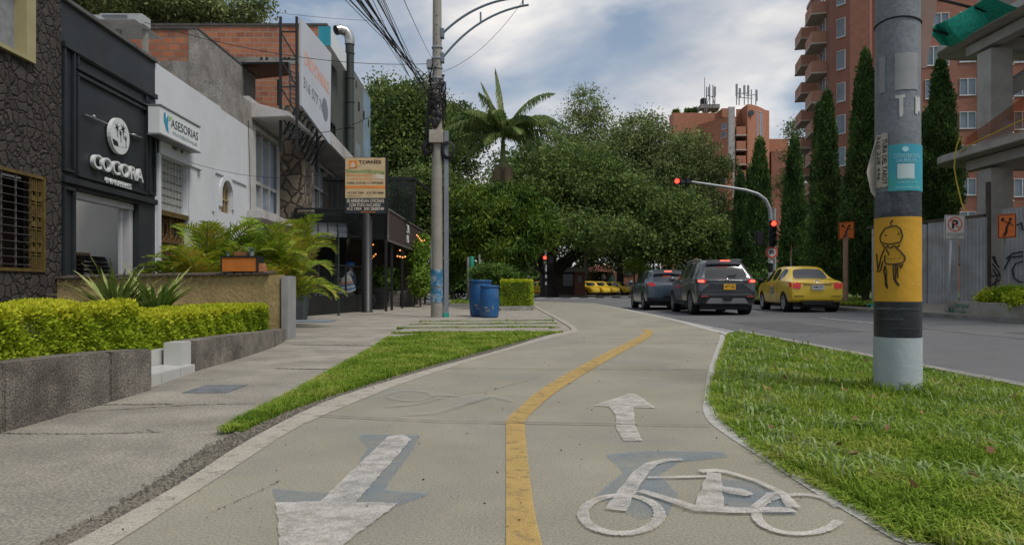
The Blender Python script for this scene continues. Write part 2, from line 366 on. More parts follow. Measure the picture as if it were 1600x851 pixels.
def grass(name, poly, n, hh, wdt, m, z=0.0, near=2.2, power=1.3, label=None, keep=None):
    ys = [p[1] for p in poly]; xs = [p[0] for p in poly]; y0, y1 = max(min(ys), near), max(ys)
    u = RNG.random(n*4); a = 1-power; yy = (y0**a+u*(y1**a-y0**a))**(1/a); xx = min(xs)+RNG.random(n*4)*(max(xs)-min(xs))
    k = in_poly(xx, yy, poly); xx, yy = xx[k][:n], yy[k][:n]
    if keep is not None: q = keep(xx, yy); xx, yy = xx[q], yy[q]
    n = len(xx)
    tuft = 0.55+0.9*(np.sin(xx*3.1+np.sin(yy*2.3)*2)*np.cos(yy*2.7+xx*1.3)*.5+.5)*RNG.random(n)
    wide = np.clip(yy/5.0, 1, 3.0)
    h = hh*tuft*(.6+.7*RNG.random(n)); ww = wdt*(0.6+.8*RNG.random(n))*wide
    az = RNG.random(n)*2*np.pi; ln = h*(.25+.8*RNG.random(n)); dx, dy = np.cos(az), np.sin(az); sx, sy = -dy*ww/2, dx*ww/2
    b = np.stack([xx, yy, np.full(n, z)], 1); S = np.stack([sx, sy, np.zeros(n)], 1)
    m1 = b+np.stack([dx*ln*.35, dy*ln*.35, h*.62], 1); tp = b+np.stack([dx*ln, dy*ln, h*(.85-.25*RNG.random(n))], 1)
    V = np.stack([b-S, b+S, m1+S*.8, m1-S*.8, m1-S*.8, m1+S*.8, tp+S*.12, tp-S*.12], 1).reshape(-1, 3)
    o = npmesh(name, V, 4, m); return tag(o, label, 'grass', kind='stuff')
def box_hedge(t, quad_pts, z0, z1, n, leaf, lm_side, lm_top, core, pn='foliage'):   # quad_pts: four ground corners in order
    q = [Vector((p[0], p[1], 0)) for p in quad_pts]; c = sum(q, Vector())/4
    inn = [c+(p-c)*1.0 for p in q]
    ins = []
    for p in q:
        d = (c-p); d.normalize(); ins.append(p+d*.15)
    MB().hexa([Vector((p.x, p.y, z0)) for p in ins]+[Vector((p.x, p.y, z1-.10)) for p in ins]).build('branches', core, t)
    pts = []; nor = []
    per = [(q[i+1 if i < 3 else 0]-q[i]).length for i in range(4)]; hh = z1-z0
    areas = [l*hh for l in per]+[((q[1]-q[0]).cross(q[3]-q[0])).length]
    tot = sum(areas)
    for i in range(5):
        k = int(n*areas[i]/tot); u = RNG.random(k)[:, None]; v = RNG.random(k)[:, None]
        if i < 4:
            a, b = np.array(q[i]), np.array(q[(i+1) % 4]); p = a+(b-a)*u; p[:, 2:3] = z0+hh*v
            e = (b-a)/np.linalg.norm(b-a); nn = np.array([e[1], -e[0], 0.0]); cc = np.array(c)-a
            if nn.dot(cc) > 0: nn = -nn
        else:
            a, b, cc2, d = [np.array(x) for x in q]; p = (a*(1-u)+b*u)*(1-v)+(d*(1-u)+cc2*u)*v; p[:, 2] = z1; nn = np.array([0, 0, 1.0])
        bumpv = (np.sin(p[:, 0]*9+p[:, 2]*7)*np.sin(p[:, 1]*8)+np.sin(p[:, 1]*17+p[:, 2]*19)*.6)[:, None]
        p = p+nn*(-0.05*RNG.random((k, 1))+0.022*bumpv); pts.append(p); nor.append(np.repeat(nn[None], k, 0)*.8)
    p = np.concatenate(pts); nn = np.concatenate(nor); nn[:, 2] += .5
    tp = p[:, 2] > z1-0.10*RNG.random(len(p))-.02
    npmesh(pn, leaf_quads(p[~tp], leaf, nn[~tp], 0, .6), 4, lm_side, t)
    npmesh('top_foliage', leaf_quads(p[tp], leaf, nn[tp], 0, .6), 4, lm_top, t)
def frond(mb_pts, org, az, el, length, droop, leaflet, n=26, wdt=0.03, vee=0.5, gap=0.12, hang=0.3, twist=0):
    """palm leaf: returns rachis points; leaflets are appended to mb_pts as quads"""
    pts = []; p = Vector(org); e = el; seg = 12; h = Vector((math.cos(az), math.sin(az), 0)); side = Vector((-h.y, h.x, 0))
    for i in range(seg+1):
        pts.append(p.copy()); d = h*math.cos(e)+Vector((0, 0, 1))*math.sin(e)
        p = p+d*length/seg; e -= droop/seg*(0.4+1.2*i/seg)
    for k in range(n):
        f = gap+(1-gap)*(k+.5)/n; x = f*seg; i = min(int(x), seg-1); c = pts[i].lerp(pts[i+1], x-i); t = (pts[i+1]-pts[i]).normalized()
        upv = side.cross(t).normalized()
        if upv.z < 0: upv = -upv
        ll = leaflet*(math.sin(math.pi*min(1, f*.86+.16))**.7)*random.uniform(.85, 1.1)
        for s in (-1, 1):
            d = (side*s*(1-.3*f)+t*(.55+.5*f)+upv*vee*random.uniform(.5, 1.2)).normalized()
            mid = c+d*ll*.5; d2 = (d+Vector((0, 0, -1))*hang*random.uniform(.6, 1.7)).normalized(); tip = mid+d2*ll*.5
            wv = t.cross(upv).cross(d).normalized() if False else t*1.0
            wv = wv*wdt*.5
            mb_pts += [c-wv*.6, c+wv*.6, mid+wv, mid-wv, mid-wv, mid+wv, tip+wv*.15, tip-wv*.15]
    return pts
# ------------------------------------------------------------------ materials used by many things
mat('bark', (.075, .06, .045), .95, .35, 6, bump=.6, bscale=25)
mat('darkbark', (.03, .026, .022), .95, .35, 5, bump=.6, bscale=20)
mat('blackmetal', (.012, .013, .014), .45, .2, 3)
mat('black', (.008, .008, .009), .6, .1, 3)
mat('greymetal', (.22, .23, .24), .45, .15, 3, metal=.3)
mat('galv', (.33, .35, .37), .4, .2, 5, metal=.6, stain=(.2, .19, .17), stain_amt=.4)
mat('whitepaint', (.62, .63, .64), .6, .06, 2)
mat('concrete', (.24, .235, .22), .9, .16, 2.5, bump=.3, bscale=35, stain=(.13, .12, .11), stain_amt=.5)
CON = MATS['concrete']

# ------------------------------------------------------------------ ground
m_soil = mat('soil', (.10, .085, .06), .95, .35, 3, bump=.8, bscale=25)
m_lawn = mat('lawn_soil', (.09, .13, .03), .95, .4, 5, bump=.8, bscale=30)
m_side = mat('sidewalk_concrete', (.285, .262, .222), .92, .24, 1.6, bump=.8, bscale=60, stain=(.20, .183, .158), stain_amt=.8, stain_scale=1.5, fine=.30, fscale=75)
m_road = mat('asphalt', (.112, .113, .117), .88, .14, .8, bump=.35, bscale=140, stain=(.145, .145, .145), stain_amt=.45, stain_scale=.35, fine=.35, fscale=160)
m_path = mat('bikepath_concrete', (.252, .236, .182), .88, .16, .9, bump=.3, bscale=120, stain=(.205, .203, .180), stain_amt=1.0, stain_scale=.75, fine=.20, fscale=110)
m_band = worn('band_paint', (.42, .385, .325), .34, 10, .85, .14, .9, .35)
m_bandr = worn('faded_band_paint', (.47, .455, .43), .30, 9, .85, .16, .9, .3)
m_yel = worn('yellow_line_paint', (.43, .29, .095), .34, 12, .8, .14, .92, .3)
m_white = worn('white_mark_paint', (.52, .49, .455), .39, 9, .85, .18, .85, .42)
m_faint = worn('faint_white_paint', (.33, .33, .30), .50, 9, .85, .2, .6, .5)
m_blue = worn('blue_mark_paint', (.14, .225, .33), .47, 4, .85, .22, .55, .5)
m_stone = mat('kerb_stone', (.11, .10, .085), .95, .4, 30, bump=1.0, bscale=90)

sheet('ground', [(-400, -60, 0), (400, -60, 0), (400, 700, 0), (-400, 700, 0)], m_soil, z=-.09)
side_pts = [(-9.6, -4), (-.6, -4), (1.25, 13.2), (1.3, 30), (1.2, 41.4), (-30, 44), (-30, 20)]
sheet('sidewalk', [(a, b, 0) for a, b in side_pts], m_side, z=-.012)
# road: tilted slightly up towards its far kerb, turning left beyond the bike path
def rz(x): return -.035+.012*(x-4)
RP = [(3.3, -5), (10.9, -5), (10.7, 30), (11.6, 50), (16, 62), (30, 70), (45, 80), (45, 96), (-45, 96), (-45, 43), (.8, 41.5), (3.6, 36)]
MBr = MB().poly([(x, y, rz(x) if x > 3 and y < 60 else -.03) for x, y in RP]); MBr.build('road', m_road, recalc=False); tag(bpy.data.objects['road'], kind='structure')

# bike path outline from the photograph's edges, unprojected to the ground
Lout = [(113, 849), (280, 757), (390, 686.5), (500, 631), (591.5, 600), (695, 570), (785, 545.5), (852.5, 525), (884, 518), (893, 514.7), (876, 502), (833.4, 478), (829, 470.5)]
Lin = [(181, 849), (376, 724), (455, 673), (520, 643), (627.5, 599.5), (717.5, 570), (807.5, 543), (864, 527.5), (897, 519.5), (904, 516), (884, 502), (839, 478.5), (832, 470.5)]
Rout = [(1440, 846), (1327, 781), (1244, 737), (1187, 698), (1152, 667), (1130.5, 648), (1119.6, 611), (1132.7, 558), (1143.6, 522), (1120, 515), (1050, 497.5), (985, 484), (930, 473.5)]
Rin = [(1401, 846), (1283, 776.4), (1209, 728.5), (1117, 667.4), (1100, 645.6), (1100, 624), (1109, 571.5), (1126, 522), (1110, 517), (1044, 498.5), (980, 485), (926, 474)]
def gp(l, z=0.0): return [P(x, y, z) for x, y in l]
def smooth(pts, n=3, keep=()):
    o = []
    for i in range(len(pts)-1):
        p0, p1, p2, p3 = pts[max(i-1, 0)], pts[i], pts[i+1], pts[min(i+2, len(pts)-1)]
        for k in range(n):
            t = k/n; o.append(.5*((2*p1)+(p2-p0)*t+(2*p0-5*p1+4*p2-p3)*t*t+(3*p1-p0-3*p2+p3)*t**3))
    return o+[pts[-1]]
LO = [Vector((-2.3, -1, 0))]+smooth(gp(Lout)); LI = [Vector((-2.0, -1, 0))]+smooth(gp(Lin)); RO = [Vector((3.3, -1, 0))]+smooth(gp(Rout)); RI = [Vector((3.0, -1, 0))]+smooth(gp(Rin))
sheet('bike_path', LO+RO[::-1], m_path, z=0.0)
def strip(name, A, B, m, z):
    A2 = resample(A, 60); B2 = resample(B, 60); mb = MB()
    vs = [Vector((p.x, p.y, z)) for p in A2]+[Vector((p.x, p.y, z)) for p in B2]; n = len(A2)
    mb.add(vs, [(i, i+1, n+i+1, n+i) for i in range(n-1)]); o = mb.build(name, m, recalc=False); return tag(o, kind='structure')
def resample(pts, n):
    d = [0]
    for i in range(1, len(pts)): d.append(d[-1]+(pts[i]-pts[i-1]).length)
    out = []; j = 0
    for k in range(n+1):
        s = (k/n)**1.0*d[-1]
        while j < len(d)-2 and d[j+1] < s: j += 1
        f = (s-d[j])/max(d[j+1]-d[j], 1e-9); out.append(pts[j].lerp(pts[j+1], min(1, f)))
    return out
def strip2(name, A, B, m, z):      # paired point lists
    n = min(len(A), len(B)); vs = [Vector((p.x, p.y, z)) for p in A[:n]]+[Vector((p.x, p.y, z)) for p in B[:n]]
    o = MB().add(vs, [(i, i+1, n+i+1, n+i) for i in range(n-1)]).build(name, m, recalc=False); return tag(o, kind='structure')
strip2('edge_band', LO, LI, m_band, .004)
nR = min(len(Rout), len(Rin))
strip2('edge_band', [Vector((3.3, -1, 0))]+smooth(gp(Rout[:nR])), [Vector((3.0, -1, 0))]+smooth(gp(Rin[:nR])), m_bandr, .004)
# yellow centre line
Yl = [(790.7, 851), (790.7, 730), (790.7, 668), (793.6, 654), (815, 634), (852, 604), (929, 560), (985, 532.5), (1002, 523), (1007, 517.5), (1000, 514.5)]
Yr = [(847, 851), (832, 780), (820, 668), (824, 654), (841, 636), (882, 604), (955, 560), (1006, 532.5), (1019, 523), (1020, 517.5), (1010, 514)]
strip2('center_line', [Vector((-.02, -1, 0))]+smooth(gp(Yl)), [Vector((.09, -1, 0))]+smooth(gp(Yr)), m_yel, .0055)
def marking(name, polys, m, z, dz=.0008):
    mb = MB()
    for i, pl in enumerate(polys):
        g = [P(x, y, 0) for x, y in pl]; pts = []
        for k in range(len(g)):
            a_, b_ = g[k], g[(k+1) % len(g)]; n = max(1, int((b_-a_).length/.03))
            for j in range(n): q = a_.lerp(b_, j/n); pts.append((q.x+random.uniform(-.004, .004), q.y+random.uniform(-.006, .006), z+dz*i))
        mb.poly(pts)
    o = mb.build(name, m, recalc=False); return tag(o, kind='structure')
def ribbon(px, w_, ry=1.0):      # photo-pixel polyline with width in pixels across -> ground polygons
    a = []; b = []; n = len(px); ws = w_ if hasattr(w_, '__len__') else [w_]*n
    g = [P(x, y, 0) for x, y in px]
    for i in range(n):
        t = (g[min(i+1, n-1)]-g[max(i-1, 0)]).normalized(); s = Vector((-t.y, t.x, 0))*ws[i]/2
        a.append(g[i]+s); b.append(g[i]-s)
    return a, b
def ribbons(name, lst, m, z, dz=.0008):
    mb = MB()
    for k, (px, w_) in enumerate(lst):
        if hasattr(w_, '__len__'): w_ = list(w_)
        r2 = []; w2 = []
        for i in range(len(px)-1):
            for j in range(3): f_ = j/3; r2.append((px[i][0]+(px[i+1][0]-px[i][0])*f_, px[i][1]+(px[i+1][1]-px[i][1])*f_)); w2.append(((w_[i]*(1-f_)+w_[i+1]*f_) if hasattr(w_, '__len__') else w_)*random.uniform(.85, 1.1))
        r2.append(px[-1]); w2.append(w_[-1] if hasattr(w_, '__len__') else w_)
        a, b = ribbon(r2, w2); n = len(a); zz = z+dz*k
        mb.add([(p.x, p.y, zz) for p in a]+[(p.x, p.y, zz) for p in b], [(i, i+1, n+i+1, n+i) for i in range(n-1)])
    o = mb.build(name, m, recalc=False); return tag(o, kind='structure')
marking('old_blue_marking', [[(426, 763), (480, 768), (528, 771), (575, 700), (562, 684), (566, 679), (606, 679), (655, 680), (648, 700), (600, 765), (672, 772), (625, 790), (560, 790), (432, 790)]], m_blue, .0045)
marking('arrow_marking', [[(606, 684), (629, 680.5), (643, 688), (556, 787), (622, 789), (541, 851), (441, 926), (439, 870), (437, 851), (432, 787), (500, 786)]], m_white, .0085)
marking('arrow_marking', [[(984, 616), (927, 635), (952, 636), (962, 651), (962, 668), (974, 690), (1003, 690), (992, 665), (990, 638), (1024, 638), (996, 618)]], m_white, .0085)
marking('old_blue_marking', [[(945, 710), (1010, 704), (1130, 706), (1140, 714), (1062, 722), (1030, 742), (1060, 770), (1043, 805), (1000, 812), (975, 800), (930, 775), (975, 738)], [(1120, 748), (1180, 752), (1240, 790), (1244, 806), (1200, 806), (1130, 790)]], m_blue, .0045)
def ell(cx, cy, rx, ry, n=36, a0=0, a1=360): return [(cx+rx*math.cos(R(a0+(a1-a0)*i/n)), cy+ry*math.sin(R(a0+(a1-a0)*i/n))) for i in range(n+1)]
ribbons('bicycle_symbol', [(ell(971, 806, 60, 30), .042), (ell(1248, 806, 66, 31, 36, 20, 340), .035),
    ([(1066, 720), (1042, 721), (1018, 727), (1001, 741), (980, 770), (962, 800)], [.035, .045, .055, .065, .07, .075]),
    ([(1012, 749), (1060, 748), (1106, 747)], .028), ([(1000, 770), (1040, 782), (1090, 799), (1160, 801), (1240, 800)], [.04, .05, .06, .065, .055]),
    ([(1116, 742), (1112, 770), (1108, 798)], [.06, .085, .10]), ([(1094, 740), (1120, 738.5), (1140, 742), (1180, 754), (1222, 774), (1240, 797)], [.05, .05, .035, .03, .035, .05]),
    ([(1120, 766), (1150, 772), (1172, 778)], [.06, .09, .05]), ([(1178, 798), (1205, 776), (1226, 775)], .03)], m_white, .0085)
ribbons('old_bicycle_symbol', [(ell(640, 619, 34, 8, 24), .05), ([(600, 637), (650, 632), (690, 622), (672, 616), (720, 620)], .07), ([(630, 650), (680, 647), (720, 635), (760, 620)], .06), ([(730, 632), (770, 620), (800, 628)], .05)], m_faint, .0085)
m_dark = mat('joint_dirt', (.075, .07, .06), .95, .3, 12)
def crack(name, px, w_, z=.003, wob=.012):
    a = [P(x, y, 0) for x, y in px]; pts = resample(a, 50)
    L_ = [p+Vector((0, random.uniform(-wob, wob), 0)) for p in pts]; mb = MB()
    vs = [(p.x, p.y, z) for p in L_]+[(p.x+.001, p.y+w_*random.uniform(.4, 1.5), z) for p in L_]; n = len(L_)
    return tag(mb.add(vs, [(i, i+1, n+i+1, n+i) for i in range(n-1)]).build(name, m_dark, recalc=False), kind='structure')
crack('path_joint', [(492, 651), (700, 661), (900, 664), (1112, 667)], .010, .0125, .003)
crack('path_joint', [(700, 577), (900, 577.5), (1108, 578.5)], .014, .0125, .004)
crack('path_joint', [(875, 536), (1000, 536.5), (1122, 537)], .02, .0125, .004)
crack('sidewalk_joint', [(60, 645), (300, 630), (400, 628)], .012, -.008, .01)
crack('sidewalk_joint', [(150, 630), (270, 629)], .02, -.008)
crack('sidewalk_joint', [(455, 537), (530, 538), (600, 539)], .05, -.008, .02)
crack('sidewalk_joint', [(430, 574), (560, 576)], .03, -.008)
crack('sidewalk_joint', [(0, 674), (130, 675), (250, 672)], .01, -.008, .008)
crack('sidewalk_joint', [(190, 676), (228, 668), (240, 672)], .012, -.0078, .02)
# rough kerb stones along the left band
KO = [(60, 851), (120, 822), (200, 777), (270, 732), (330, 694), (372, 672), (450, 641), (520, 617.5), (600, 592), (690, 566), (770, 544), (845, 523)]
KI = [(108, 851), (170, 818), (270, 762), (330, 722), (389, 686), (440, 660), (499, 631), (560, 609.5), (640, 585), (720, 562.5), (790, 543.5), (851, 525)]
def kerb_strip():
    A = resample(smooth(gp(KO), 5), 200); B = resample(smooth(gp(KI), 5), 200); mb = MB(); n = len(A)
    mb.add([(p.x+random.uniform(-.012, .012), p.y, -.006) for p in A]+[(p.x, p.y, -.004) for p in B], [(i, i+1, n+i+1, n+i) for i in range(n-1)])
    tag(mb.build('kerb', m_stone, recalc=False), kind='structure')
    # broken stones and grit lying in the strip
    N = 8000; f = RNG.random(N)**1.7; i0 = (f*(n-1)).astype(int); u = RNG.normal(.5, .26, N)
    a_ = np.array([tuple(p) for p in A])[i0]; b_ = np.array([tuple(p) for p in B])[i0]; c = a_+(b_-a_)*np.clip(u, -.15, 1.02)[:, None]+RNG.normal(size=(N, 3))*np.array([.01, .03, 0]); c[:, 2] = -.004
    r = (.0025+.009*RNG.random(N)**3)[:, None]; V = []
    ring_ = []
    for k in range(5):
        th = k*1.2566+RNG.random(N)*.7; ring_.append(c+r*np.stack([np.cos(th)*(.7+.5*RNG.random(N)), np.sin(th)*(.7+.5*RNG.random(N)), .2+.3*RNG.random(N)], 1))
    top = c+r*np.stack([RNG.normal(size=N)*.2, RNG.normal(size=N)*.2, .75+.4*RNG.random(N)], 1)
    T = []
    for k in range(5):
        q, w = ring_[k], ring_[(k+1) % 5]; qb, wb = q.copy(), w.copy(); qb[:, 2] = wb[:, 2] = -.006
        T.append(np.stack([q, w, top, top], 1)); T.append(np.stack([qb, wb, w, q], 1))
    V = np.stack(T, 1).reshape(-1, 3); o = npmesh('gravel', V, 4, mat('grit', (.15, .135, .11), .95, .6, 90)); tag(o, 'broken stones and grit along the left edge of the bike path', 'gravel', kind='stuff')
kerb_strip()
# metal cover in the sidewalk
cv = P(338, 605); mbc = MB().box(-.17, .17, -.22, .22, .001, .0045)
c_ = thing('drain_cover', 'grey rectangular metal cover set in the left sidewalk', 'drain cover', (cv.x, cv.y, -.012)); mbc.build('plate', mat('coverplate', (.14, .15, .165), .7, .3, 8, bump=.6, bscale=90), c_, world=False)
# grass on the left: between sidewalk and path
GL = gp([(362, 673), (420, 640), (480, 608), (540, 572), (588, 545), (612, 527), (690, 521), (780, 520.5), (870, 519), (848, 524), (770, 544.5), (690, 566.5), (600, 592.5), (520, 618), (450, 642), (380, 673)])
sheet('grass_soil', GL, m_lawn, z=-.004)
GRN = [(0.078, 0.14, 0.0132), (0.143, 0.244, 0.022), (0.221, 0.329, 0.033), (0.325, 0.403, 0.066), (0.442, 0.39, 0.143)]
m_gr = leafmat('grass_blades', GRN, .6, .35, .75, 2.2)
grass('grass', [(p.x, p.y) for p in GL], 60000, .052, .005, m_gr, 0.0, 3.8, 1.6, 'short green grass strip between the left sidewalk and the bike path')
# paver rows behind it, with grass in the gaps
for k, (ya, yb, xl, xr) in enumerate([(520, 514.5, 620, 862), (512.5, 508.5, 632, 876), (507, 503.6, 650, 868), (502.4, 499.5, 668, 862)]):
    a, b, c, d = P(xl, ya), P(xr, ya-1.5), P(xr-6, yb-1.5), P(xl+10, yb)
    tag(MB().hexa([(q.x, q.y, -.03) for q in (a, b, c, d)]+[(q.x, q.y, .022) for q in (a, b, c, d)]).build('paving_slab', m_side, bevel=.008), kind='structure')
GS = []
for (ya, yb, xl, xr) in [(521.5, 519.5, 612, 880), (514, 512.8, 620, 868), (508.2, 507.2, 640, 872), (503.3, 502.5, 655, 866)]:
    GS.append([P(xl, ya), P(xr, ya-1.5), P(xr, yb-1.5), P(xl, yb)])
for g in GS: grass('grass', [(p.x, p.y) for p in g], 1500, .045, .008, m_gr, 0.0, 8, 1.2, 'thin green grass growing in a gap between paving slabs')
# right median grass
RG = [Vector((3.3, -1, 0))]+gp(Rout[:9])+[Vector((4.0, 12.3, 0)), Vector((3.98, 9, 0)), Vector((3.97, 5.5, 0)), Vector((3.95, -1, 0))]
sheet('grass_soil', RG, m_lawn, z=.004)
def patchy(x, y):
    v = np.sin(x*5.1+np.sin(y*3.7)*1.4)*np.sin(y*4.3+np.cos(x*2.9)*1.7)+.5*np.sin(x*11+y*7)
    return RNG.random(len(x)) < np.clip(1.15-.55*np.clip(v, 0, 1.2), .25, 1)
grass('grass', [(p.x, p.y) for p in RG], 125000, .060, .0060, m_gr, 0.01, 2.0, 1.9, 'green grass of the median beside the bike path on the right', patchy)
m_pale = leafmat('broad_blades', [(.16, .26, .06), (.28, .37, .14), (.38, .42, .22)], .5, .3)
grass('grass', [(p.x, p.y) for p in RG], 9000, .10, .010, m_pale, 0.01, 2.0, 1.7, 'broader paler blades standing among the median grass', lambda x, y: np.sin(x*4+y*2)*np.sin(y*3.3) > -.2)
m_weed = leafmat('weed_leaf', [(.10, .19, .03), (.18, .28, .05)], .5, .3); kx, ky = 1.2+RNG.random(500)*2.7, 2.2+RNG.random(500)**1.4*9; kk = in_poly(kx, ky, [(p.x, p.y) for p in RG]) & (np.sin(kx*7)*np.cos(ky*5) > .35)
cw = np.stack([kx[kk], ky[kk], np.full(kk.sum(), .03)], 1); cw = np.repeat(cw, 9, 0)+RNG.normal(size=(kk.sum()*9, 3))*np.array([.035, .035, .008])
tag(npmesh('weeds', leaf_quads(cw, .035, np.tile(np.array([[0, 0, .8]]), (len(cw), 1)), 0, .75), 4, m_weed), 'low round-leaved weeds in patches between the median grass blades', 'weeds', kind='stuff')
def edge_tufts(line, side, label, n=650, m=None):
    L_ = resample(line, 400); f = RNG.random(n)**1.3; idx = (f*399).astype(int); c = np.array([tuple(L_[i]) for i in idx]); cl = np.repeat(c, 7, 0)+RNG.normal(size=(n*7, 3))*np.array([.022, .03, 0]); cl[:, 0] += side*.015; k = len(cl)
    h = .02+.035*RNG.random(k); az = np.where(RNG.random(k) < .6, (np.pi if side < 0 else 0)+RNG.normal(size=k)*.9, RNG.random(k)*6.283); dx, dy = np.cos(az), np.sin(az); ww = .0028*np.clip(cl[:, 1]/5, 1, 3); S = np.stack([-dy*ww, dx*ww, np.zeros(k)], 1); cl[:, 2] = .004
    m1 = cl+np.stack([dx*h*.5, dy*h*.5, h*.6], 1); tp = cl+np.stack([dx*h*1.3, dy*h*1.3, h*.55], 1)
    o = npmesh('grass', np.stack([cl-S, cl+S, m1+S*.8, m1-S*.8, m1-S*.8, m1+S*.8, tp+S*.1, tp-S*.1], 1).reshape(-1, 3), 4, m_gr); tag(o, label, 'grass', kind='stuff')
edge_tufts([Vector((p.x, p.y, 0)) for p in smooth(gp(Rout[:9]))], -1, 'ragged grass tufts spilling over the right edge of the bike path')
edge_tufts([P(x, y) for x, y in [(362, 673), (420, 640), (480, 608), (540, 572), (588, 545), (612, 527)]], -1, 'ragged grass tufts at the sidewalk side of the left grass strip', 900)
# grit and small debris on the path
n_ = 420; cx_ = RNG.random(n_)*5-2; cy_ = 2.3+RNG.random(n_)**1.5*11; pe = [(p.x, p.y) for p in LO+RO[::-1]]; kk = in_poly(cx_, cy_, pe); C_ = np.stack([cx_, cy_, np.full(n_, .012)], 1)[kk]
o = npmesh('debris', leaf_quads(C_, .012, np.tile(np.array([[0, 1., 0]]), (len(C_), 1)), 0, .6), 4, mat('debris_brown', (.07, .05, .03), .9, .4, 20)); tag(o, 'tiny bits of dry leaf and dirt scattered on the bike path', 'debris', kind='stuff')
# median kerb towards the road
m_kerb = mat('kerb_concrete', (.24, .23, .21), .9, .25, 6, bump=.5, bscale=60, stain=(.1, .1, .08), stain_amt=.6, stain_scale=2)
tag(MB().box(3.97, 4.14, -2, 12.6, -.08, .035).build('kerb', m_kerb, bevel=.015), kind='structure')
# far kerb and right hand sidewalk
tag(MB().hexa([(10.72, -4, -.08), (10.92, -4, -.08), (10.92, 30, -.08), (10.72, 30, -.08), (10.72, -4, .14), (10.92, -4, .14), (10.92, 30, .16), (10.72, 30, .16)]).build('kerb', m_kerb, bevel=.02), kind='structure')
tag(MB().add([(10.93, -4, .135), (10.93, 30, .155), (13.2, 30, .30), (13.2, -4, .28), (60, 30, .4), (60, -4, .4)], [(0, 3, 2, 1), (3, 5, 4, 2)]).build('pavement', mat('tan_pavement', (.29, .25, .20), .9, .2, 1.5, bump=.4, bscale=50, stain=(.19, .16, .12), stain_amt=.6, fine=.2), recalc=False), kind='structure')
m_lawn2 = mat('lawn_far', (.06, .095, .02), .95, .45, 4, bump=.8, bscale=20)
tag(MB().add([(11.3, 22.5, .20), (11.3, 48, .22), (20, 60, .30), (60, 60, .6), (60, 23, .6), (13.5, 22.5, .34)], [(0, 5, 4, 3, 2, 1)]).build('verge', m_lawn2, recalc=False), kind='structure')
grass('grass', [(11.3, 22.6), (16.5, 22.6), (17.5, 34), (11.4, 34)], 16000, .14, .03, m_gr, .22, 20, 1.2, 'uneven grass below the cypress trees beyond the road')
# lane line, stop line and crossing bars
def flat(name, pts, m, dz=.004): return tag(MB().poly([(x, y, (rz(x) if y < 60 and x > 3 else -.03)+dz) for x, y in pts]).build(name, m, recalc=False), kind='structure')
m_lane = worn('lane_paint', (.45, .45, .44), .44, 10, .85, .12)
for y0 in (15.2, 22.5, 30): flat('lane_marking', [(7.9, y0), (8.03, y0), (8.03, y0+3), (7.9, y0+3)], m_lane)
flat('lane_marking', [(4.1, 12.8), (4.22, 12.8), (4.3, 36), (4.18, 36)], m_lane)
flat('lane_marking', [(6.2, 47), (14, 44), (14, 44.5), (6.2, 47.6)], m_lane)
for k in range(6): flat('crossing_marking', [(1.6+k*1.35, 52.0+k*.35), (2.2+k*1.35, 52.0+k*.35), (2.9+k*1.35, 57.5+k*.35), (2.3+k*1.35, 57.5+k*.35)], m_lane)
# far island under the big tree
tag(MB().box(-22, -.5, 66, 95, -.09, .1).build('traffic_island', m_kerb, bevel=.03), kind='structure')
tag(MB().prism([(-1, 66, -.09), (4.6, 66, -.09), (8.2, 69.2, -.09), (5, 72, -.09), (-1, 73, -.09)], (0, 0, .17)).build('traffic_island', m_kerb), kind='structure')
tag(MB().box(-60, 70, 82, 140, -.09, .05).build('pavement', m_side), kind='structure')

for px, w_ in (([(330, 800), (400, 770), (440, 750)], .003), ([(700, 620), (760, 612), (840, 590)], .008)):
    a = [P(x, y, 0) for x, y in px]; pts = resample(a, 70); L_ = [(p.x+random.uniform(-.012, .012), p.y+random.uniform(-.015, .015), .003) for p in pts]; n = len(L_)
    tag(MB().add(L_+[(x+.001, y+w_*random.uniform(.2, 1.4), z) for x, y, z in L_], [(i, i+1, n+i+1, n+i) for i in range(n-1)]).build('path_crack', m_dark, recalc=False), kind='structure')
# ------------------------------------------------------------------ left side: front garden walls
m_plw = mat('washed_granite', (.23, .205, .175), .92, .28, 5, bump=1.0, bscale=90, stain=(.085, .072, .058), stain_amt=.9, stain_scale=2.2, fine=.5, fscale=80)
m_tile = mat('white_tile', (.50, .50, .48), .35, .05, 3, stain=(.45, .43, .38), stain_amt=.3)
W1 = [(-2.84, 1.0, .41), (-2.85, 3.95, .375), (-2.85, 5.0, .345), (-2.87, 5.62, .31)]
def garden_wall(label, pts, thick=.22, zb=-.05, joints=()):
    t = thing('garden_wall', label, 'garden wall', (pts[0][0], pts[0][1], 0))
    mb = MB()
    for a, b in zip(pts[:-1], pts[1:]):
        g = .006
        d = Vector((b[0]-a[0], b[1]-a[1], 0)).normalized()*g
        A = Vector((a[0], a[1], 0))+d; B = Vector((b[0], b[1], 0))-d
        mb.hexa([(A.x-thick, A.y, zb), (A.x, A.y, zb), (B.x, B.y, zb), (B.x-thick, B.y, zb), (A.x-thick, A.y, a[2]), (A.x, A.y, a[2]), (B.x, B.y, b[2]), (B.x-thick, B.y, b[2])])
    mb.build('wall_panel', m_plw, t, bevel=.012); return t
garden_wall('low grey washed granite wall nearest the camera, under the front half of the clipped hedge', W1)
W2 = [(-3.07, 6.82, .285), (-3.12, 8.2, .26), (-3.24, 9.6, .21), (-3.49, 10.9, .165)]
garden_wall('low grey washed granite wall beyond the white steps, curving towards the yellow wall', W2)
t = thing('entrance_steps', 'white tiled steps in the gap between the two low granite walls', 'steps', (-3.2, 6.2, 0))
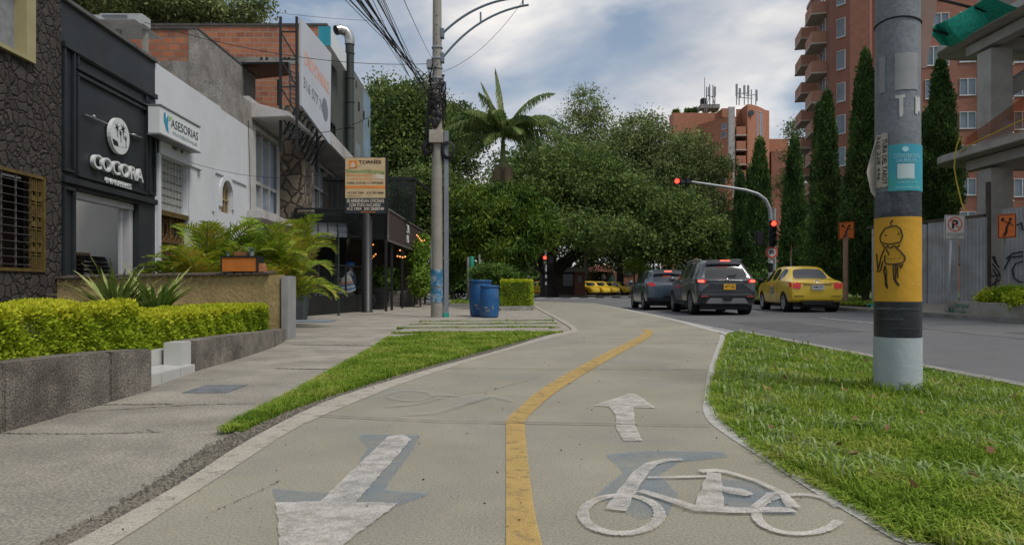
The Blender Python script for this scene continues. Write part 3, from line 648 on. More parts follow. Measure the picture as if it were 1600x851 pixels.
MB().hexa([(-3.29, 5.63, -.03), (-2.93, 5.63, -.03), (-3.06, 6.80, -.03), (-3.29, 6.80, -.03), (-3.29, 5.63, .095), (-2.93, 5.63, .095), (-3.06, 6.80, .06), (-3.29, 6.80, .075)]).build('step', m_tile, t, bevel=.005)
MB().box(-4.3, -3.30, 5.63, 6.80, -.03, .215).build('step', m_tile, t, bevel=.005)
MB().box(-3.27, -3.10, 6.60, 6.805, .06, .285).build('side_block', m_tile, t, bevel=.005)
mbj = MB()
for y in (5.95, 6.4): mbj.hexa([(-2.93-.111*(y-5.63)+.0005, y, 0), (-2.93-.111*(y-5.63)+.003, y, 0), (-2.93-.111*(y-5.63)+.003, y+.006, 0), (-2.93-.111*(y-5.63)+.0005, y+.006, 0), (-2.93-.111*(y-5.63)+.0005, y, .07), (-2.93-.111*(y-5.63)+.003, y, .07), (-2.93-.111*(y-5.63)+.003, y+.006, .07), (-2.93-.111*(y-5.63)+.0005, y+.006, .07)])
mbj.build('tile_joint', mat('grout', (.35, .34, .32), .9), t)
# garden soil
tag(MB().poly([(-9.5, -2, .22), (-3.08, -2, .22), (-3.08, 5.6, .22), (-3.8, 6.8, .2), (-3.3, 6.82, .2), (-3.6, 11.2, .1), (-8, 11.4, .2)]).build('garden_bed', m_soil, recalc=False), kind='structure')
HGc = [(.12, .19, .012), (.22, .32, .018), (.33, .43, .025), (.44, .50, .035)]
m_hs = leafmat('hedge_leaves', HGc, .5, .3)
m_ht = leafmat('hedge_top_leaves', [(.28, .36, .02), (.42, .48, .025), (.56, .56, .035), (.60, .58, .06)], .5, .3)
m_core = mat('hedge_core', (.06, .085, .015), .95, .4, 10)
t = thing('clipped_hedge', 'long clipped yellow-green hedge on the low wall nearest the camera', 'hedge', (-3.3, 4, .25), 0, 'clipped hedges on the garden walls')
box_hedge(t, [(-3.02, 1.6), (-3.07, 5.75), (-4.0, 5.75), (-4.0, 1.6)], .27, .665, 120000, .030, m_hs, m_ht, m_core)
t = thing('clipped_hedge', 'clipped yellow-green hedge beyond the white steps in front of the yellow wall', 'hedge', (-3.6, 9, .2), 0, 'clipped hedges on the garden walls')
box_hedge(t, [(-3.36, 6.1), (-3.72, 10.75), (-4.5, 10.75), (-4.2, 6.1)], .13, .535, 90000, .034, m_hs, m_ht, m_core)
# spiky plants
m_ag = leafmat('striped_leaf', [(0.065, 0.13, 0.026), (0.117, 0.208, 0.039), (0.182, 0.26, 0.065), (0.26, 0.312, 0.117)], .4, .2)
m_ag2 = leafmat('leaf_margin', [(.42, .42, .14), (.52, .50, .20)], .4, .2)
def agave(label, loc, n, ln, w_=.055, up=(.35, 1.4), m=None, mm=None, name='spiky_plant', grp=None, seed=1):
    random.seed(seed); t = thing(name, label, 'plant', loc, 0, grp); V = []; E = []
    for i in range(n):
        az = random.uniform(0, 6.283); el = random.uniform(*up); l = ln*random.uniform(.65, 1.08); h = Vector((math.cos(az), math.sin(az), 0)); s = Vector((-h.y, h.x, 0))
        p = Vector(loc)+h*.04; prev = None; e = el
        for k in range(7):
            f = k/6; wv = w_*(.55+.9*f if f < .45 else 1.0*(1-f)/.55+.02)*.5; a = p-s*wv; b = p+s*wv; c = p-h*.012*math.sin(e)
            if prev:
                V += [prev[0], prev[2], c, a, prev[2], prev[1], b, c]
                ei = .42
                E += [prev[0]+Vector((0, 0, .004)), prev[0].lerp(prev[2], ei)+Vector((0, 0, .002)), a.lerp(c, ei)+Vector((0, 0, .002)), a+Vector((0, 0, .002)), prev[1].lerp(prev[2], ei)+Vector((0, 0, .002)), prev[1]+Vector((0, 0, .002)), b+Vector((0, 0, .002)), b.lerp(c, ei)+Vector((0, 0, .002))]
            prev = (a, b, c); p = p+(h*math.cos(e)+Vector((0, 0, math.sin(e))))*l/6; e -= random.uniform(.03, .16)
    npmesh('leaves', [tuple(v) for v in V], 4, m or m_ag, t)
    if mm: npmesh('leaf_edges', [tuple(v) for v in E], 4, mm, t)
    return t
agave('left one of two spiky plants with yellow-edged leaves between hedge and yellow wall', (-5.0, 8.9, .42), 70, .80, .07, mm=m_ag2, grp='spiky plants behind the hedge', seed=3)
agave('right one of two spiky plants with yellow-edged leaves between hedge and yellow wall', (-4.55, 9.0, .42), 46, .78, .08, mm=m_ag2, grp='spiky plants behind the hedge', seed=5)
# yellow wall
m_yw = mat('ochre_stucco', (.40, .30, .135), .92, .16, 2, bump=1.0, bscale=16, stain=(.25, .20, .12), stain_amt=.6, stain_scale=1.4, fine=.12, fscale=60)
t = thing('yellow_wall', 'rough ochre stucco garden wall with small dark roof tiles on top', 'wall', (-3.7, 11.2, 0))
A0, A1 = (-7.60, 11.62, .93), (-3.66, 11.10, 1.0)
mb = MB().hexa([(A0[0], A0[1], 0), (A1[0], A1[1], 0), (A1[0]+.02, A1[1]+.22, 0), (A0[0]+.02, A0[1]+.22, 0), (A0[0], A0[1], A0[2]), (A1[0], A1[1], A1[2]), (A1[0]+.02, A1[1]+.22, A1[2]), (A0[0]+.02, A0[1]+.22, A0[2])]); mb.build('wall', m_yw, t, bevel=.01)
mb = MB(); m_rt = mat('dark_roof_tile', (.085, .065, .055), .85, .35, 8, bump=.4)
for k in range(26):
    f0, f1 = k/27, (k+.86)/27; a = Vector(A0).lerp(Vector(A1), f0); b = Vector(A0).lerp(Vector(A1), f1); dz = random.uniform(0, .012)
    mb.hexa([(a.x, a.y-.07, a.z+.005), (b.x, b.y-.07, b.z+.005), (b.x, b.y+.30, b.z+.035), (a.x, a.y+.30, a.z+.035), (a.x, a.y-.07, a.z+.035+dz), (b.x, b.y-.07, b.z+.035+dz), (b.x, b.y+.30, b.z+.07+dz), (a.x, a.y+.30, a.z+.07+dz)])
mb.build('roof_tiles', m_rt, t, bevel=.006)
t = thing('wall_pillar', 'slim bare cement pillar at the street end of the yellow wall', 'pillar', (-3.57, 11.2, 0))
MB().box(-3.635, -3.525, 11.06, 11.5, -.02, .985).build('pillar', mat('cement', (.27, .27, .265), .9, .14, 3, bump=.3), t, bevel=.012)
# orange planter box with small pots on the wall
zt = 1.055
t = thing('planter_box', 'orange wooden planter box with dark frame standing on the yellow wall', 'planter box', (-4.35, 11.3, zt))
m_or = mat('orange_wood', (.42, .13, .018), .6, .2, 3); x0, x1 = XW(350, 11.25), XW(407, 11.25)
MB().box(x0+.015, x1-.015, 11.13, 11.4, zt, zt+.22).build('panel', m_or, t)
mb = MB(); mb.box(x0, x1, 11.115, 11.415, zt+.225, zt+.245); mb.box(x0, x0+.018, 11.115, 11.415, zt, zt+.222); mb.box(x1-.018, x1, 11.115, 11.415, zt, zt+.222); mb.build('frame', MATS['blackmetal'], t)
t = thing('brick', 'loose orange bricks stacked beside the planter box on the yellow wall', 'bricks', (x1+.05, 11.3, zt), 0)
m_bk = mat('loose_brick', (.38, .16, .07), .9, .2, 8)
MB().box(x1+.004, x1+.085, 11.16, 11.34, zt-.004, zt+.06).build('lower_brick', m_bk, t); MB().box(x1+.004, x1+.06, 11.16, 11.34, zt+.062, zt+.13).build('upper_brick', m_bk, t)
tag(MB().box(XW(368, 11.25), XW(384, 11.25), 11.18, 11.34, zt+.246, zt+.315).build('small_box', mat('brown_box', (.20, .085, .035), .8, .2, 6), bevel=.004), 'small brown box lying on top of the orange planter box', 'box')
m_succ = leafmat('succulent', [(.10, .17, .12), (.18, .26, .20)], .5, .1)
for px_, lab, s in ((393, 'grey pot with a blue-green succulent on the orange planter box', 1.0), (356, 'tiny grey pot with a small succulent at the left end of the orange planter box', .55)):
    t = thing('potted_succulent', lab, 'potted plant', (XW(px_, 11.27), 11.27, zt+.246))
    MB().lathe((0, 0, 0), [(.035*s, 0), (.045*s, .07*s), (.047*s, .075*s), (.035*s, .072*s)], 12).build('pot', mat('pot_grey', (.25, .26, .26), .8), t, smooth=True, world=False)
    V = []
    for k in range(22):
        a = k*2.4; e = .3+k*.05; d = Vector((math.cos(a)*math.cos(e), math.sin(a)*math.cos(e), math.sin(e))); sd = Vector((-math.sin(a), math.cos(a), 0))*.014*s; o_ = Vector((0, 0, .07*s))
        V += [o_-sd*.5, o_+sd*.5, o_+d*.05*s+sd, o_+d*.05*s-sd, o_+d*.05*s-sd, o_+d*.05*s+sd, o_+d*.09*s+sd*.1, o_+d*.09*s-sd*.1]
    npmesh('leaves', [tuple(v) for v in V], 4, m_succ, t, world=False)

# ------------------------------------------------------------------ left side: stone house
S95 = sD(95); Sx0 = 7.2
def thickwall(mb, s0, s1, z0, z1, o0, o1, holes=()):     # wall slab in street-front coordinates with rectangular holes (s0,s1,z0,z1)
    ss = sorted(set([s0, s1]+[h[0] for h in holes]+[h[1] for h in holes])); zs = sorted(set([z0, z1]+[h[2] for h in holes]+[h[3] for h in holes]))
    for i in range(len(ss)-1):
        run = None
        for j in range(len(zs)-1):
            sm, zm = (ss[i]+ss[i+1])/2, (zs[j]+zs[j+1])/2
            if any(h[0] < sm < h[1] and h[2] < zm < h[3] for h in holes):
                if run is not None: mb.fbox(ss[i], ss[i+1], run, zs[j], o0, o1); run = None
            elif run is None: run = zs[j]
        if run is not None: mb.fbox(ss[i], ss[i+1], run, z1, o0, o1)
    return mb
m_st = stonewall('dark_stone', (.026, .021, .019), (.060, .048, .042), (.016, .013, .012), 6.2, 1.0, .05)
t = thing('stone_house', 'house front of dark rough stone at the left edge of the photo', 'house', tuple(FP(9, 0)))
lw = (sD(-60), sD(67), zf(67, 425), zf(67, 277)); uw = (sD(-60), sD(47), zf(47, 100), 5.4)
mb = thickwall(MB(), 6.0, S95-.02, -.05, 7.2, -.35, .02, [lw, uw]); mb.fbox(6.0, S95-.02, -.05, 7.2, -3.2, -3.0); mb.build('wall', m_st, t)
m_cream = mat('cream_frame', (.32, .28, .15), .6, .1, 3); m_gold = mat('gold_metal', (.15, .105, .035), .5, .3, 8, metal=.4)
f = MB(); s0, s1, z0, z1 = lw
for a, b, c, d in ((s0, s1, z1-.05, z1), (s0, s1, z0, z0+.05), (s1-.05, s1, z0+.05, z1-.05)): f.fbox(a, b, c, d, -.1, .045)
wf = f.build('window', m_gold, t)
g = MB(); g.fbox(s0, s1-.05, z0+.05, z1-.05, -.3, -.28); g.build('pane', mat('darkpane', (.012, .010, .010), .15, spec=.6), wf)
g = MB()
for k in range(12): g.fbox(s0, s1-.35, z0+.10+k*(z1-z0-.2)/11.5, z0+.108+k*(z1-z0-.2)/11.5, .03, .045)
for k in range(10):
    a = s0+.1+k*.32
    if a < s1-.45: g.fbox(a, a+.02, z0+.06, z1-.06, .005, .025)
g.build('bars', mat('whitebar', (.09, .085, .08), .5), wf)
g = MB()
pw = .30; zz = z0+.06; k = 0; g.fbox(s1-.06-.02, s1-.06, z0+.05, z1-.05, .0, .03); g.fbox(s1-.06-pw, s1-.06-pw+.02, z0+.05, z1-.05, .0, .03); g.fbox(s1-.06-pw/2-.01, s1-.06-pw/2+.01, z0+.05, z1-.05, .0, .03)
while zz < z1-.2:
    for q in (0, 1):
        a = s1-.06-pw+q*pw/2+.03
        g.fbox(a, a+.10, zz, zz+.02, 0, .03)
        if k % 2 == 0: g.fbox(a+.02, a+.035, zz+.02, zz+.18, 0, .03); g.fbox(a+.06, a+.075, zz+.02, zz+.18, 0, .03)
        else: g.fbox(a+.01, a+.095, zz+.05, zz+.13, 0, .03); g.fbox(a+.01, a+.03, zz+.13, zz+.18, 0, .03)
    zz += .20; k += 1
g.build('grille', m_gold, wf)
f = MB(); s0, s1, z0, z1 = uw
for a, b, c, d in ((s0, s1, z0, z0+.06), (s1-.22, s1, z0+.06, z1)): f.fbox(a, b, c, d, -.2, .09)
wf = f.build('window', m_cream, t)
MB().fbox(s0, s1-.22, z0+.06, z1, -.12, -.10).build('curtain', mat('grey_curtain', (.20, .21, .22), .9, .2, 9), wf)

# ------------------------------------------------------------------ black shop
m_bw = mat('black_panel', (.018, .022, .026), .5, .3, 1.2, stain=(.035, .038, .04), stain_amt=.5, bump=.06, bscale=8)
S242 = sD(242)
t = thing('black_shop', 'black panelled shop front with a big open window, next to the stone house', 'shop', tuple(FP(13, 0)))
oz1 = 2.50; os0, os1 = sD(119), sD(217)
mb = thickwall(MB(), S95, S242, -.05, 5.6, -.3, 0, [(os0, os1, 0.55, oz1)]); mb.build('wall', m_bw, t)
mb = MB(); mb.fbox(S95, S242, -.05, 5.45, -4.5, -4.3); mb.fbox(S95, S95+.12, -.05, 5.45, -4.3, -.3); mb.fbox(S242-.12, S242, -.05, 5.45, -4.3, -.3); mb.build('inner_wall', mat('shop_inner', (.72, .72, .71), .9, .05), t)
MB().fbox(S95+.12, S242-.12, .1, .2, -4.3, -.3).build('floor', mat('shop_floor', (.2, .19, .18), .5, .1), t)
mb = MB()     # raised mouldings
def frame(mb, a, b, c, d, w_=.06, o=.05):
    mb.fbox(a, b, c, c+w_, .002, o); mb.fbox(a, b, d-w_, d, .002, o); mb.fbox(a, a+w_, c+w_, d-w_, .002, o); mb.fbox(b-w_, b, c+w_, d-w_, .002, o)
sa, sb_ = sD(116), sD(228)
frame(mb, S95+.02, sa-.03, 2.75, zf(116, 78)); frame(mb, sa+.02, sb_, 3.62+.95, zf(119, 83)); frame(mb, sa+.02, sb_, 2.72, 4.52); frame(mb, sb_+.05, S242-.03, 2.75, 4.72)
mb.fbox(S95, S242, 4.82, 4.92, .002, .07); mb.fbox(S95, S242, 2.56, 2.67, .002, .07)
frame(mb, S95+.02, sa-.03, .1, 2.5)
mb.build('moulding', m_bw, t, bevel=.01)
MB().fbox(S95-.02, S242+.01, 5.602, 5.68, -.35, .06).build('coping', mat('coping_grey', (.10, .10, .10), .8, .3), t, bevel=.01)
m_wf = mat('grey_white_frame', (.42, .42, .44), .5, .05)
mb = MB(); mb.fbox(os0+.02, os1-.02, oz1-.13, oz1-.01, -.25, -.1); mb.fbox(os1-.16, os1-.02, .5, oz1-.14, -.25, -.12); mb.fbox(os1-.34, os1-.26, .5, oz1-.14, -.25, -.2); mb.build('window_frame', m_wf, t)
# sign letters
m_let = mat('sign_letters', (.55, .57, .58), .6, .06, 6)
def ftext(s, name, m, parent, s0, s1, z0, z1, off, bold=.02, depth=.06):
    a = FP(s0, z0, off); b = FP(s1, z0, off)
    return text(s, name, m, parent, a, b-a, (0, 0, 1), (b-a).length, z1-z0, bold, depth)
def ftext_dir(): pass
sg = thing('shop_sign', 'raised white COCORA lettering with round palm emblem on the black shop front', 'shop sign', tuple(FP(sD(170), 3.0, .05)))
# lettering runs from near (left in the photo) to far
ftext('COCORA', 'lettering', m_let, sg, sD(138.5), sD(217.5), zf(138.5, 262), zf(138.5, 239), .02, .004, .07)
ftext('INMUEBLES', 'small_lettering', m_let, sg, sD(161), sD(201), zf(161, 285.5), zf(161, 276.5), .02, .01, .04)
dc = FP(sD(179.5), zf(179.5, 213), 0); tt = (FP(20, 0)-FP(19, 0)).normalized(); nn_ = Vector((1, .038, 0)).normalized()
def disc(name, c, ru, rv, d0, d1, m, parent, seg=28):
    pts = [c+nn_*d0+tt*math.cos(2*math.pi*k/seg)*ru+Vector((0, 0, 1))*math.sin(2*math.pi*k/seg)*rv for k in range(seg)]
    return MB().prism(pts, nn_*(d1-d0)).build(name, m, parent)
rv = (zf(179, 184)-zf(179, 241))/2*.98; ru = (sD(194.5)-sD(164.5))/2
dsk = disc('emblem_disc', dc, ru, rv, .03, .10, m_let, sg)
mb = MB()
def star(mb, u, v, r, n=6):
    c = dc+tt*u+Vector((0, 0, v))+nn_*.104
    for k in range(n):
        a = math.pi*2*k/n+.4; d = tt*math.cos(a)+Vector((0, 0, math.sin(a))); e = tt*math.cos(a+.5)*r*.28+Vector((0, 0, math.sin(a+.5)*r*.28)); g2 = tt*math.cos(a-.5)*r*.28+Vector((0, 0, math.sin(a-.5)*r*.28))
        mb.poly([c, c+g2, c+d*r, c+e])
for u, v, r in ((-.36*ru, .42*rv, .30*ru), (.28*ru, .48*rv, .34*ru), (.0, .20*rv, .22*ru), (.55*ru, .0, .22*ru)):
    star(mb, u, v, r); c = dc+tt*u+Vector((0, 0, v))+nn_*.104; mb.bar(c, c+Vector((0, 0, -.55*rv))+tt*.02, .012, .004)
c = dc+nn_*.105; mb.poly([c+tt*-.85*ru+Vector((0, 0, -.28*rv)), c+tt*-.3*ru+Vector((0, 0, -.36*rv)), c+tt*-.2*ru+Vector((0, 0, -.62*rv)), c+tt*-.7*ru+Vector((0, 0, -.60*rv))])
mb.poly([c+tt*-.2*ru+Vector((0, 0, -.62*rv)), c+tt*.8*ru+Vector((0, 0, -.5*rv)), c+tt*.3*ru+Vector((0, 0, -.54*rv))])
mb.build('emblem_drawing', MATS['black'], dsk, recalc=False)
m_bar = mat('brushed', (.4, .4, .41), .35, metal=.7)
mb = MB(); mb.tube([FP(sD(130), zf(130, 179), .04), FP(sD(164), zf(164, 193), .04)], .012, 6); mb.tube([FP(sD(196), zf(196, 208), .04), FP(sD(218), zf(218, 215), .04)], .014, 6); mb.ball(FP(sD(142), zf(142, 182), .05), .03); mb.ball(FP(sD(206), zf(206, 211), .05), .035, sc=(1, 2, .8)); mb.build('side_rods', m_bar, sg)
# wooden rack inside the shop opening
sr0, sr1 = sD(122, -1.0), sD(187, -1.0); zr0, zr1 = 1.25, 1.62
t = thing('display_rack', 'dark wooden display rack with round knobs inside the open shop window', 'display rack', tuple(FP((sr0+sr1)/2, .2, -1.0)))
m_rk = mat('red_wood', (.11, .035, .018), .5, .3, 5); zz = ZW(432, sr0)
mb = MB(); mb.fbox(sr0, sr1, .2, zz, -1.5, -.75); mb.build('case', m_rk, t)
mb = MB()
for k in range(5):
    z_ = zz+.03+k*.085; mb.fbox(sr0, sr1, z_-.02, z_+.015, -1.35, -.85+(-.03*k))
mb.fbox(sr0, sr0+.03, zz, zz+.42, -1.4, -.9); mb.fbox(sr1-.03, sr1, zz, zz+.42, -1.4, -.9); mb.fbox(sr0, sr1, zz+.40, zz+.43, -1.4, -1.0); mb.build('shelf', mat('dark_wood', (.03, .015, .012), .5, .3, 5), t)
mb = MB()
for k in list(range(5))+list(range(9, 13)): mb.ball(FP(sr0+.12+k*(sr1-sr0-.2)/13, zz+.47, -1.1), .035, 8, 6)
mb.build('knobs', mat('tan_wood', (.30, .20, .12), .5), t)

# ------------------------------------------------------------------ white office building
m_wp = mat('white_plaster', (.53, .55, .58), .85, .04, .8, bump=.12, bscale=18, stain=(.42, .42, .42), stain_amt=.35, stain_scale=.7)
S388 = sD(389)
t = thing('white_office', 'white plastered low building between the black shop and the balcony house', 'building', tuple(FP(18, 0)))
gb = (sD(249), sD(293), zf(249, 326), zf(249, 242)); dr = (sD(249), sD(293), -.05, zf(249, 329)); aw = (sD(345), sD(361), zf(353, 333), zf(353, 283))
mb = thickwall(MB(), S242+.003, S388, -.05, 5.62, -.3, 0, [gb, (dr[0], dr[1], -.05, dr[3]), aw]); mb.fbox(S242, S388, -.05, 5.5, -6, -5.8); mb.fbox(S242+.01, S388, 5.3, 5.4, -5.8, -.3); mb.build('wall', m_wp, t)
mb = MB(); mb.fbox(sD(244.5), sD(248), -.05, 4.15, .002, .06); mb.fbox(sD(294), sD(305), -.05, zf(294, 256), .002, .05); mb.fbox(sD(244.5), sD(311), zf(245, 240), zf(245, 207), .002, .09); mb.build('door_surround', m_wp, t, bevel=.01)
# arch window filler + trim
ca = (aw[0]+aw[1])/2; ra = (aw[1]-aw[0])/2; za = aw[3]-ra*1.0
mb = MB()
for k in range(10):
    a0, a1 = math.pi*k/10, math.pi*(k+1)/10
    p0 = (ca+ra*math.cos(a0), za+ra*math.sin(a0)); p1 = (ca+ra*math.cos(a1), za+ra*math.sin(a1))
    q0 = (p0[0], aw[3]+.003); q1 = (p1[0], aw[3]+.003)
    mb.hexa([FP(p0[0], p0[1], -.29), FP(p1[0], p1[1], -.29), FP(q1[0], q1[1], -.29), FP(q0[0], q0[1], -.29), FP(p0[0], p0[1], -.002), FP(p1[0], p1[1], -.002), FP(q1[0], q1[1], -.002), FP(q0[0], q0[1], -.002)])
for k in range(-3, 13):
    a0, a1 = math.pi*k/10, math.pi*(k+1)/10
    def pp(a, r): return (ca+r*math.cos(a), za+r*math.sin(a)) if 0 <= a <= math.pi else ((ca+r if a < 0 else ca-r), za-abs(a if a < 0 else a-math.pi)*ra)
    r0, r1 = ra+.02, ra+.16; P0, P1, P2, P3 = pp(a0, r0), pp(a1, r0), pp(a1, r1), pp(a0, r1)
    mb.hexa([FP(*q, .002) for q in (P0, P1, P2, P3)]+[FP(*q, .05) for q in (P0, P1, P2, P3)])
mb.fbox(sD(331), sD(384), zf(331, 268), zf(331, 264), .002, .04); mb.fbox(sD(331), sD(331)+.12, zf(331, 330), zf(331, 268), .002, .04)
mb.build('window_trim', m_wp, t)
m_gb = mat('gold_bars', (.33, .25, .12), .5, .2, 6, metal=.2)
mb = MB(); mb.fbox(aw[0]+.02, aw[1]-.02, aw[2], aw[3]-.02, -.2, -.19); wf = mb.build('window', mat('dimpane', (.06, .06, .05), .2), t)
mb = MB()
for k in range(4): a = aw[0]+.05+k*(aw[1]-aw[0]-.12)/3; mb.fbox(a, a+.045, aw[2], aw[3]-.1, -.12, -.08)
for z_ in (aw[2]+.35, aw[2]+.75, aw[2]+1.0): mb.fbox(aw[0], aw[1], z_, z_+.045, -.13, -.07)
mb.build('grille', m_gb, wf)
# glass blocks
m_gblk = mat('glass_block', (.30, .31, .30), .15, .25, 14, bump=.5, bscale=30, spec=.8)
mb = MB(); nx, nz = 9, 7; dx = (gb[1]-gb[0])/nx; dz = (gb[3]-gb[2])/nz
for i in range(nx):
    for j in range(nz): mb.fbox(gb[0]+i*dx+.012, gb[0]+(i+1)*dx-.012, gb[2]+j*dz+.012, gb[2]+(j+1)*dz-.012, -.2, -.11)
MB().fbox(gb[0], gb[1], gb[2], gb[3], -.22, -.15).build('block_joints', mat('creamjoint', (.40, .38, .32), .8), t)
mb.build('glass_block_window', m_gblk, t, bevel=.018)
mb = MB(); frame(mb, gb[0], gb[1], gb[2]-.12, gb[2]-.01, .05, .03); mb.build('lintel', m_gold, t)
# ornate gate
d0, d1, _, dz1 = dr; gt = MB().fbox(d0, d1, 0, dz1, -.2, -.17).build('door', mat('gate_back', (.035, .022, .015), .5), t)
m_gate = mat('bronze_gate', (.15, .09, .035), .45, .3, 8, metal=.4)
mb = MB(); frame2 = [(d0, d0+.08), (d0+(d1-d0)/2-.04, d0+(d1-d0)/2+.04), (d1-.08, d1)]
for a, b in frame2: mb.fbox(a, b, 0, dz1, -.14, -.08)
for z_ in (0.1, .95, 1.8, dz1-.08): mb.fbox(d0, d1, z_, z_+.07, -.145, -.075)
for q in range(2):
    a = d0+.08+q*((d1-d0)/2-.02); w_ = (d1-d0)/2-.12
    for zc in (.55, 1.4, 2.1):
        for k in range(3):
            c = FP(a+w_*(k+.5)/3, zc, -.1); rr = w_/6.5
            for side in (1, -1):
                pts = [c+tt*rr*math.cos(x)*(1-x/14)+Vector((0, 0, side*(.17+rr*math.sin(x)*(1-x/14)))) for x in [i*.55 for i in range(11)]]
                mb.tube(pts, .013, 5)
            mb.bar(c+Vector((0, 0, -.3)), c+Vector((0, 0, .3)), .02)
mb.build('grille', m_gate, gt)
# number and sign box
ftext('39D - 28', 'house_number', mat('brown_number', (.16, .12, .09), .6), t, sD(262), sD(279.5), zf(262, 233), zf(262, 227.5), .092, .02, .01)
bs = thing('sign_box', 'white box sign with blue leaf logo and the word ASESORIAS on the white building', 'sign', tuple(FP(sD(270), 4.2, .2)))
s0, s1 = sD(250, .35), sD(312, .35); z0, z1 = zf(250, 208, .35), zf(250, 165, .35)
MB().fbox(s0, s1, z0, z1, .095, .35).build('box', mat('sign_white', (.60, .63, .64), .5, .05, 2), bs, bevel=.01)
mb = MB(); mb.fbox(s0-.01, s1+.01, z1+.003, z1+.03, .09, .37); mb.fbox(s0-.01, s1+.01, z0-.03, z0-.003, .09, .37); mb.build('trim', MATS['greymetal'], bs)
m_tx = mat('sign_dark_text', (.035, .05, .06), .6)
W_ = s1-s0; Z_ = z1-z0
ftext('ASESORIAS', 'lettering', m_tx, bs, s0+W_*.245, s0+W_*.945, z0+Z_*.42, z0+Z_*.75, .353, .0, .004)
ftext('PROFESIONALES', 'small_lettering', mat('sign_grey_text', (.30, .36, .38), .6), bs, s0+W_*.29, s0+W_*.92, z0+Z_*.17, z0+Z_*.30, .353, .0, .004)
def fpoly(mb, pts, off, d=.004):      # pts in sign units
    mb.prism([FP(s0+W_*u, z0+Z_*v, off) for u, v in pts], nn_*d)
mb = MB(); fpoly(mb, [(.08, .80), (.11, .86), (.13, .60), (.17, .78), (.19, .80), (.17, .45), (.19, .15), (.14, .22), (.09, .45), (.075, .62)], .353); lg = mb.build('logo', mat('logo_blue', (.03, .25, .42), .5), bs)
mb = MB(); fpoly(mb, [(.19, .62), (.21, .76), (.27, .83), (.24, .66)], .353); mb.build('logo_leaf', mat('logo_green', (.25, .42, .05), .5), lg)
# AC units on the roof of the black shop
m_ac = mat('ac_white', (.34, .35, .36), .6, .1)
for i, (pa, lab, k) in enumerate(((148, 'leftmost small air conditioner on the black shop roof', .5), (190, 'large air conditioner box on the black shop roof', 1.0), (213, 'right hand air conditioner box on the black shop roof', .6))):
    D_ = 16.5+i*.3; c = Vector((XW(pa, D_), D_, 0)); zb = ZW(39, D_)-.05; zt_ = ZW(26 if i else 28, D_)
    t = thing('air_conditioner', lab, 'air conditioner', (c.x, c.y, zb), 0, 'air conditioners on the black shop roof')
    w2 = .42*k
    MB().box(c.x-w2, c.x+w2, D_-.2, D_+.2, zb, zt_).build('casing', m_ac, t, bevel=.015)
    mb = MB()
    for q in range(6): mb.box(c.x-w2*.85, c.x+w2*.6, D_-.215, D_-.203, zb+.04+q*(zt_-zb-.06)/6, zb+.055+q*(zt_-zb-.06)/6)
    mb.build('grille', MATS['greymetal'], t)
t = thing('roof_stand', 'dark roof platform carrying the air conditioners above the black shop', 'platform', (XW(195, 16.8), 16.8, 5.6))
MB().box(XW(140, 16.8), XW(228, 16.8), 16.3, 17.6, ZW(42, 16.8)-.02, ZW(39.4, 16.8)-.05).build('platform', CON, t); mb = MB()
for px_ in (145, 180, 222): mb.box(XW(px_, 16.8)-.05, XW(px_, 16.8)+.05, 16.9, 17.0, 5.3, ZW(42, 16.8)-.02)
mb.build('leg', CON, t)

# ------------------------------------------------------------------ old brick building behind, concrete gable
m_bl = brick('big_brick', (.34, .125, .055), (.24, .08, .04), (.15, .12, .10), .36, .22, .02, stain=(.055, .045, .04), stain_amt=.85, sscale=.8, lo=.5)
m_bl2 = brick('orange_block', (.38, .145, .07), (.24, .08, .045), (.27, .20, .16), .42, .24, .022, stain=(.12, .08, .06), stain_amt=.55, sscale=.5, lo=.5)
m_oc = mat('old_concrete', (.23, .22, .20), .95, .3, 2.2, bump=.6, bscale=12, stain=(.10, .085, .07), stain_amt=.85, stain_scale=1.1, fine=.25, fscale=25)
t = thing('brick_annex', 'old annex of blackened orange brick and bare concrete behind the white building', 'building', (-11, 22.5, 0))
xa, xb = XW(150, 22.5), XW(295, 22.5)
MB().box(xa, xb, 22.5, 22.8, ZW(95, 22.5), ZW(43, 22.5)).build('brick_wall', m_bl, t)
MB().box(xa, xb+.01, 22.48, 22.8, 0, ZW(95.2, 22.5)).build('concrete_wall', m_oc, t)
mb = MB(); zt_ = ZW(46, 22.5); d2 = 1100*(-xb-.1)/(800-392)
mb.box(xb+.002, xb+.28, 22.47, d2, 0, zt_); mb.build('gable_wall', m_oc, t)
MB().box(xa, xb+.3, 22.45, d2, zt_+.003, zt_+.06).build('roof_slab', mat('roof_dark', (.07, .065, .06), .9, .3), t)
# green building
m_gr2 = mat('olive_plaster', (.060, .068, .055), .85, .1, 1, stain=(.085, .09, .075), stain_amt=.4, stain_scale=.5)
sg0 = 31.8; ZG = 12.55
t = thing('green_building', 'tall olive green building with a bare orange block side wall and small square openings', 'building', tuple(FP(36, 0)))
sg1 = sD(553)-.4
wn1 = (sD(514.5, 0), sD(523), zf(514.5, 237), zf(514.5, 188))
mb = thickwall(MB(), sg0, sg1, 0, ZG-.5, -.3, 0, [wn1]); mb.fbox(sg0, sg1, ZG-.5, ZG, -.3, 0.02); mb.build('wall', m_gr2, t)
sw0 = XW(180, sg0)
MB().box(sw0, FP(sg0, 0).x-.01, sg0-.25, sg0+.02, 0, ZG-.05).build('side_wall', m_bl2, t)
MB().box(sw0, FP(sg0, 0).x+.02, sg0-.30, sg0+.05, ZG-.047, ZG+.06).build('roof_edge', mat('roof_dark', (.07, .065, .06), .9, .3), t)
MB().box(sw0, FP(sg0, 0).x-.6, sg0-.27, sg0-.252, ZW(103, sg0), ZW(92, sg0)).build('concrete_band', m_oc, t)
mb = MB()
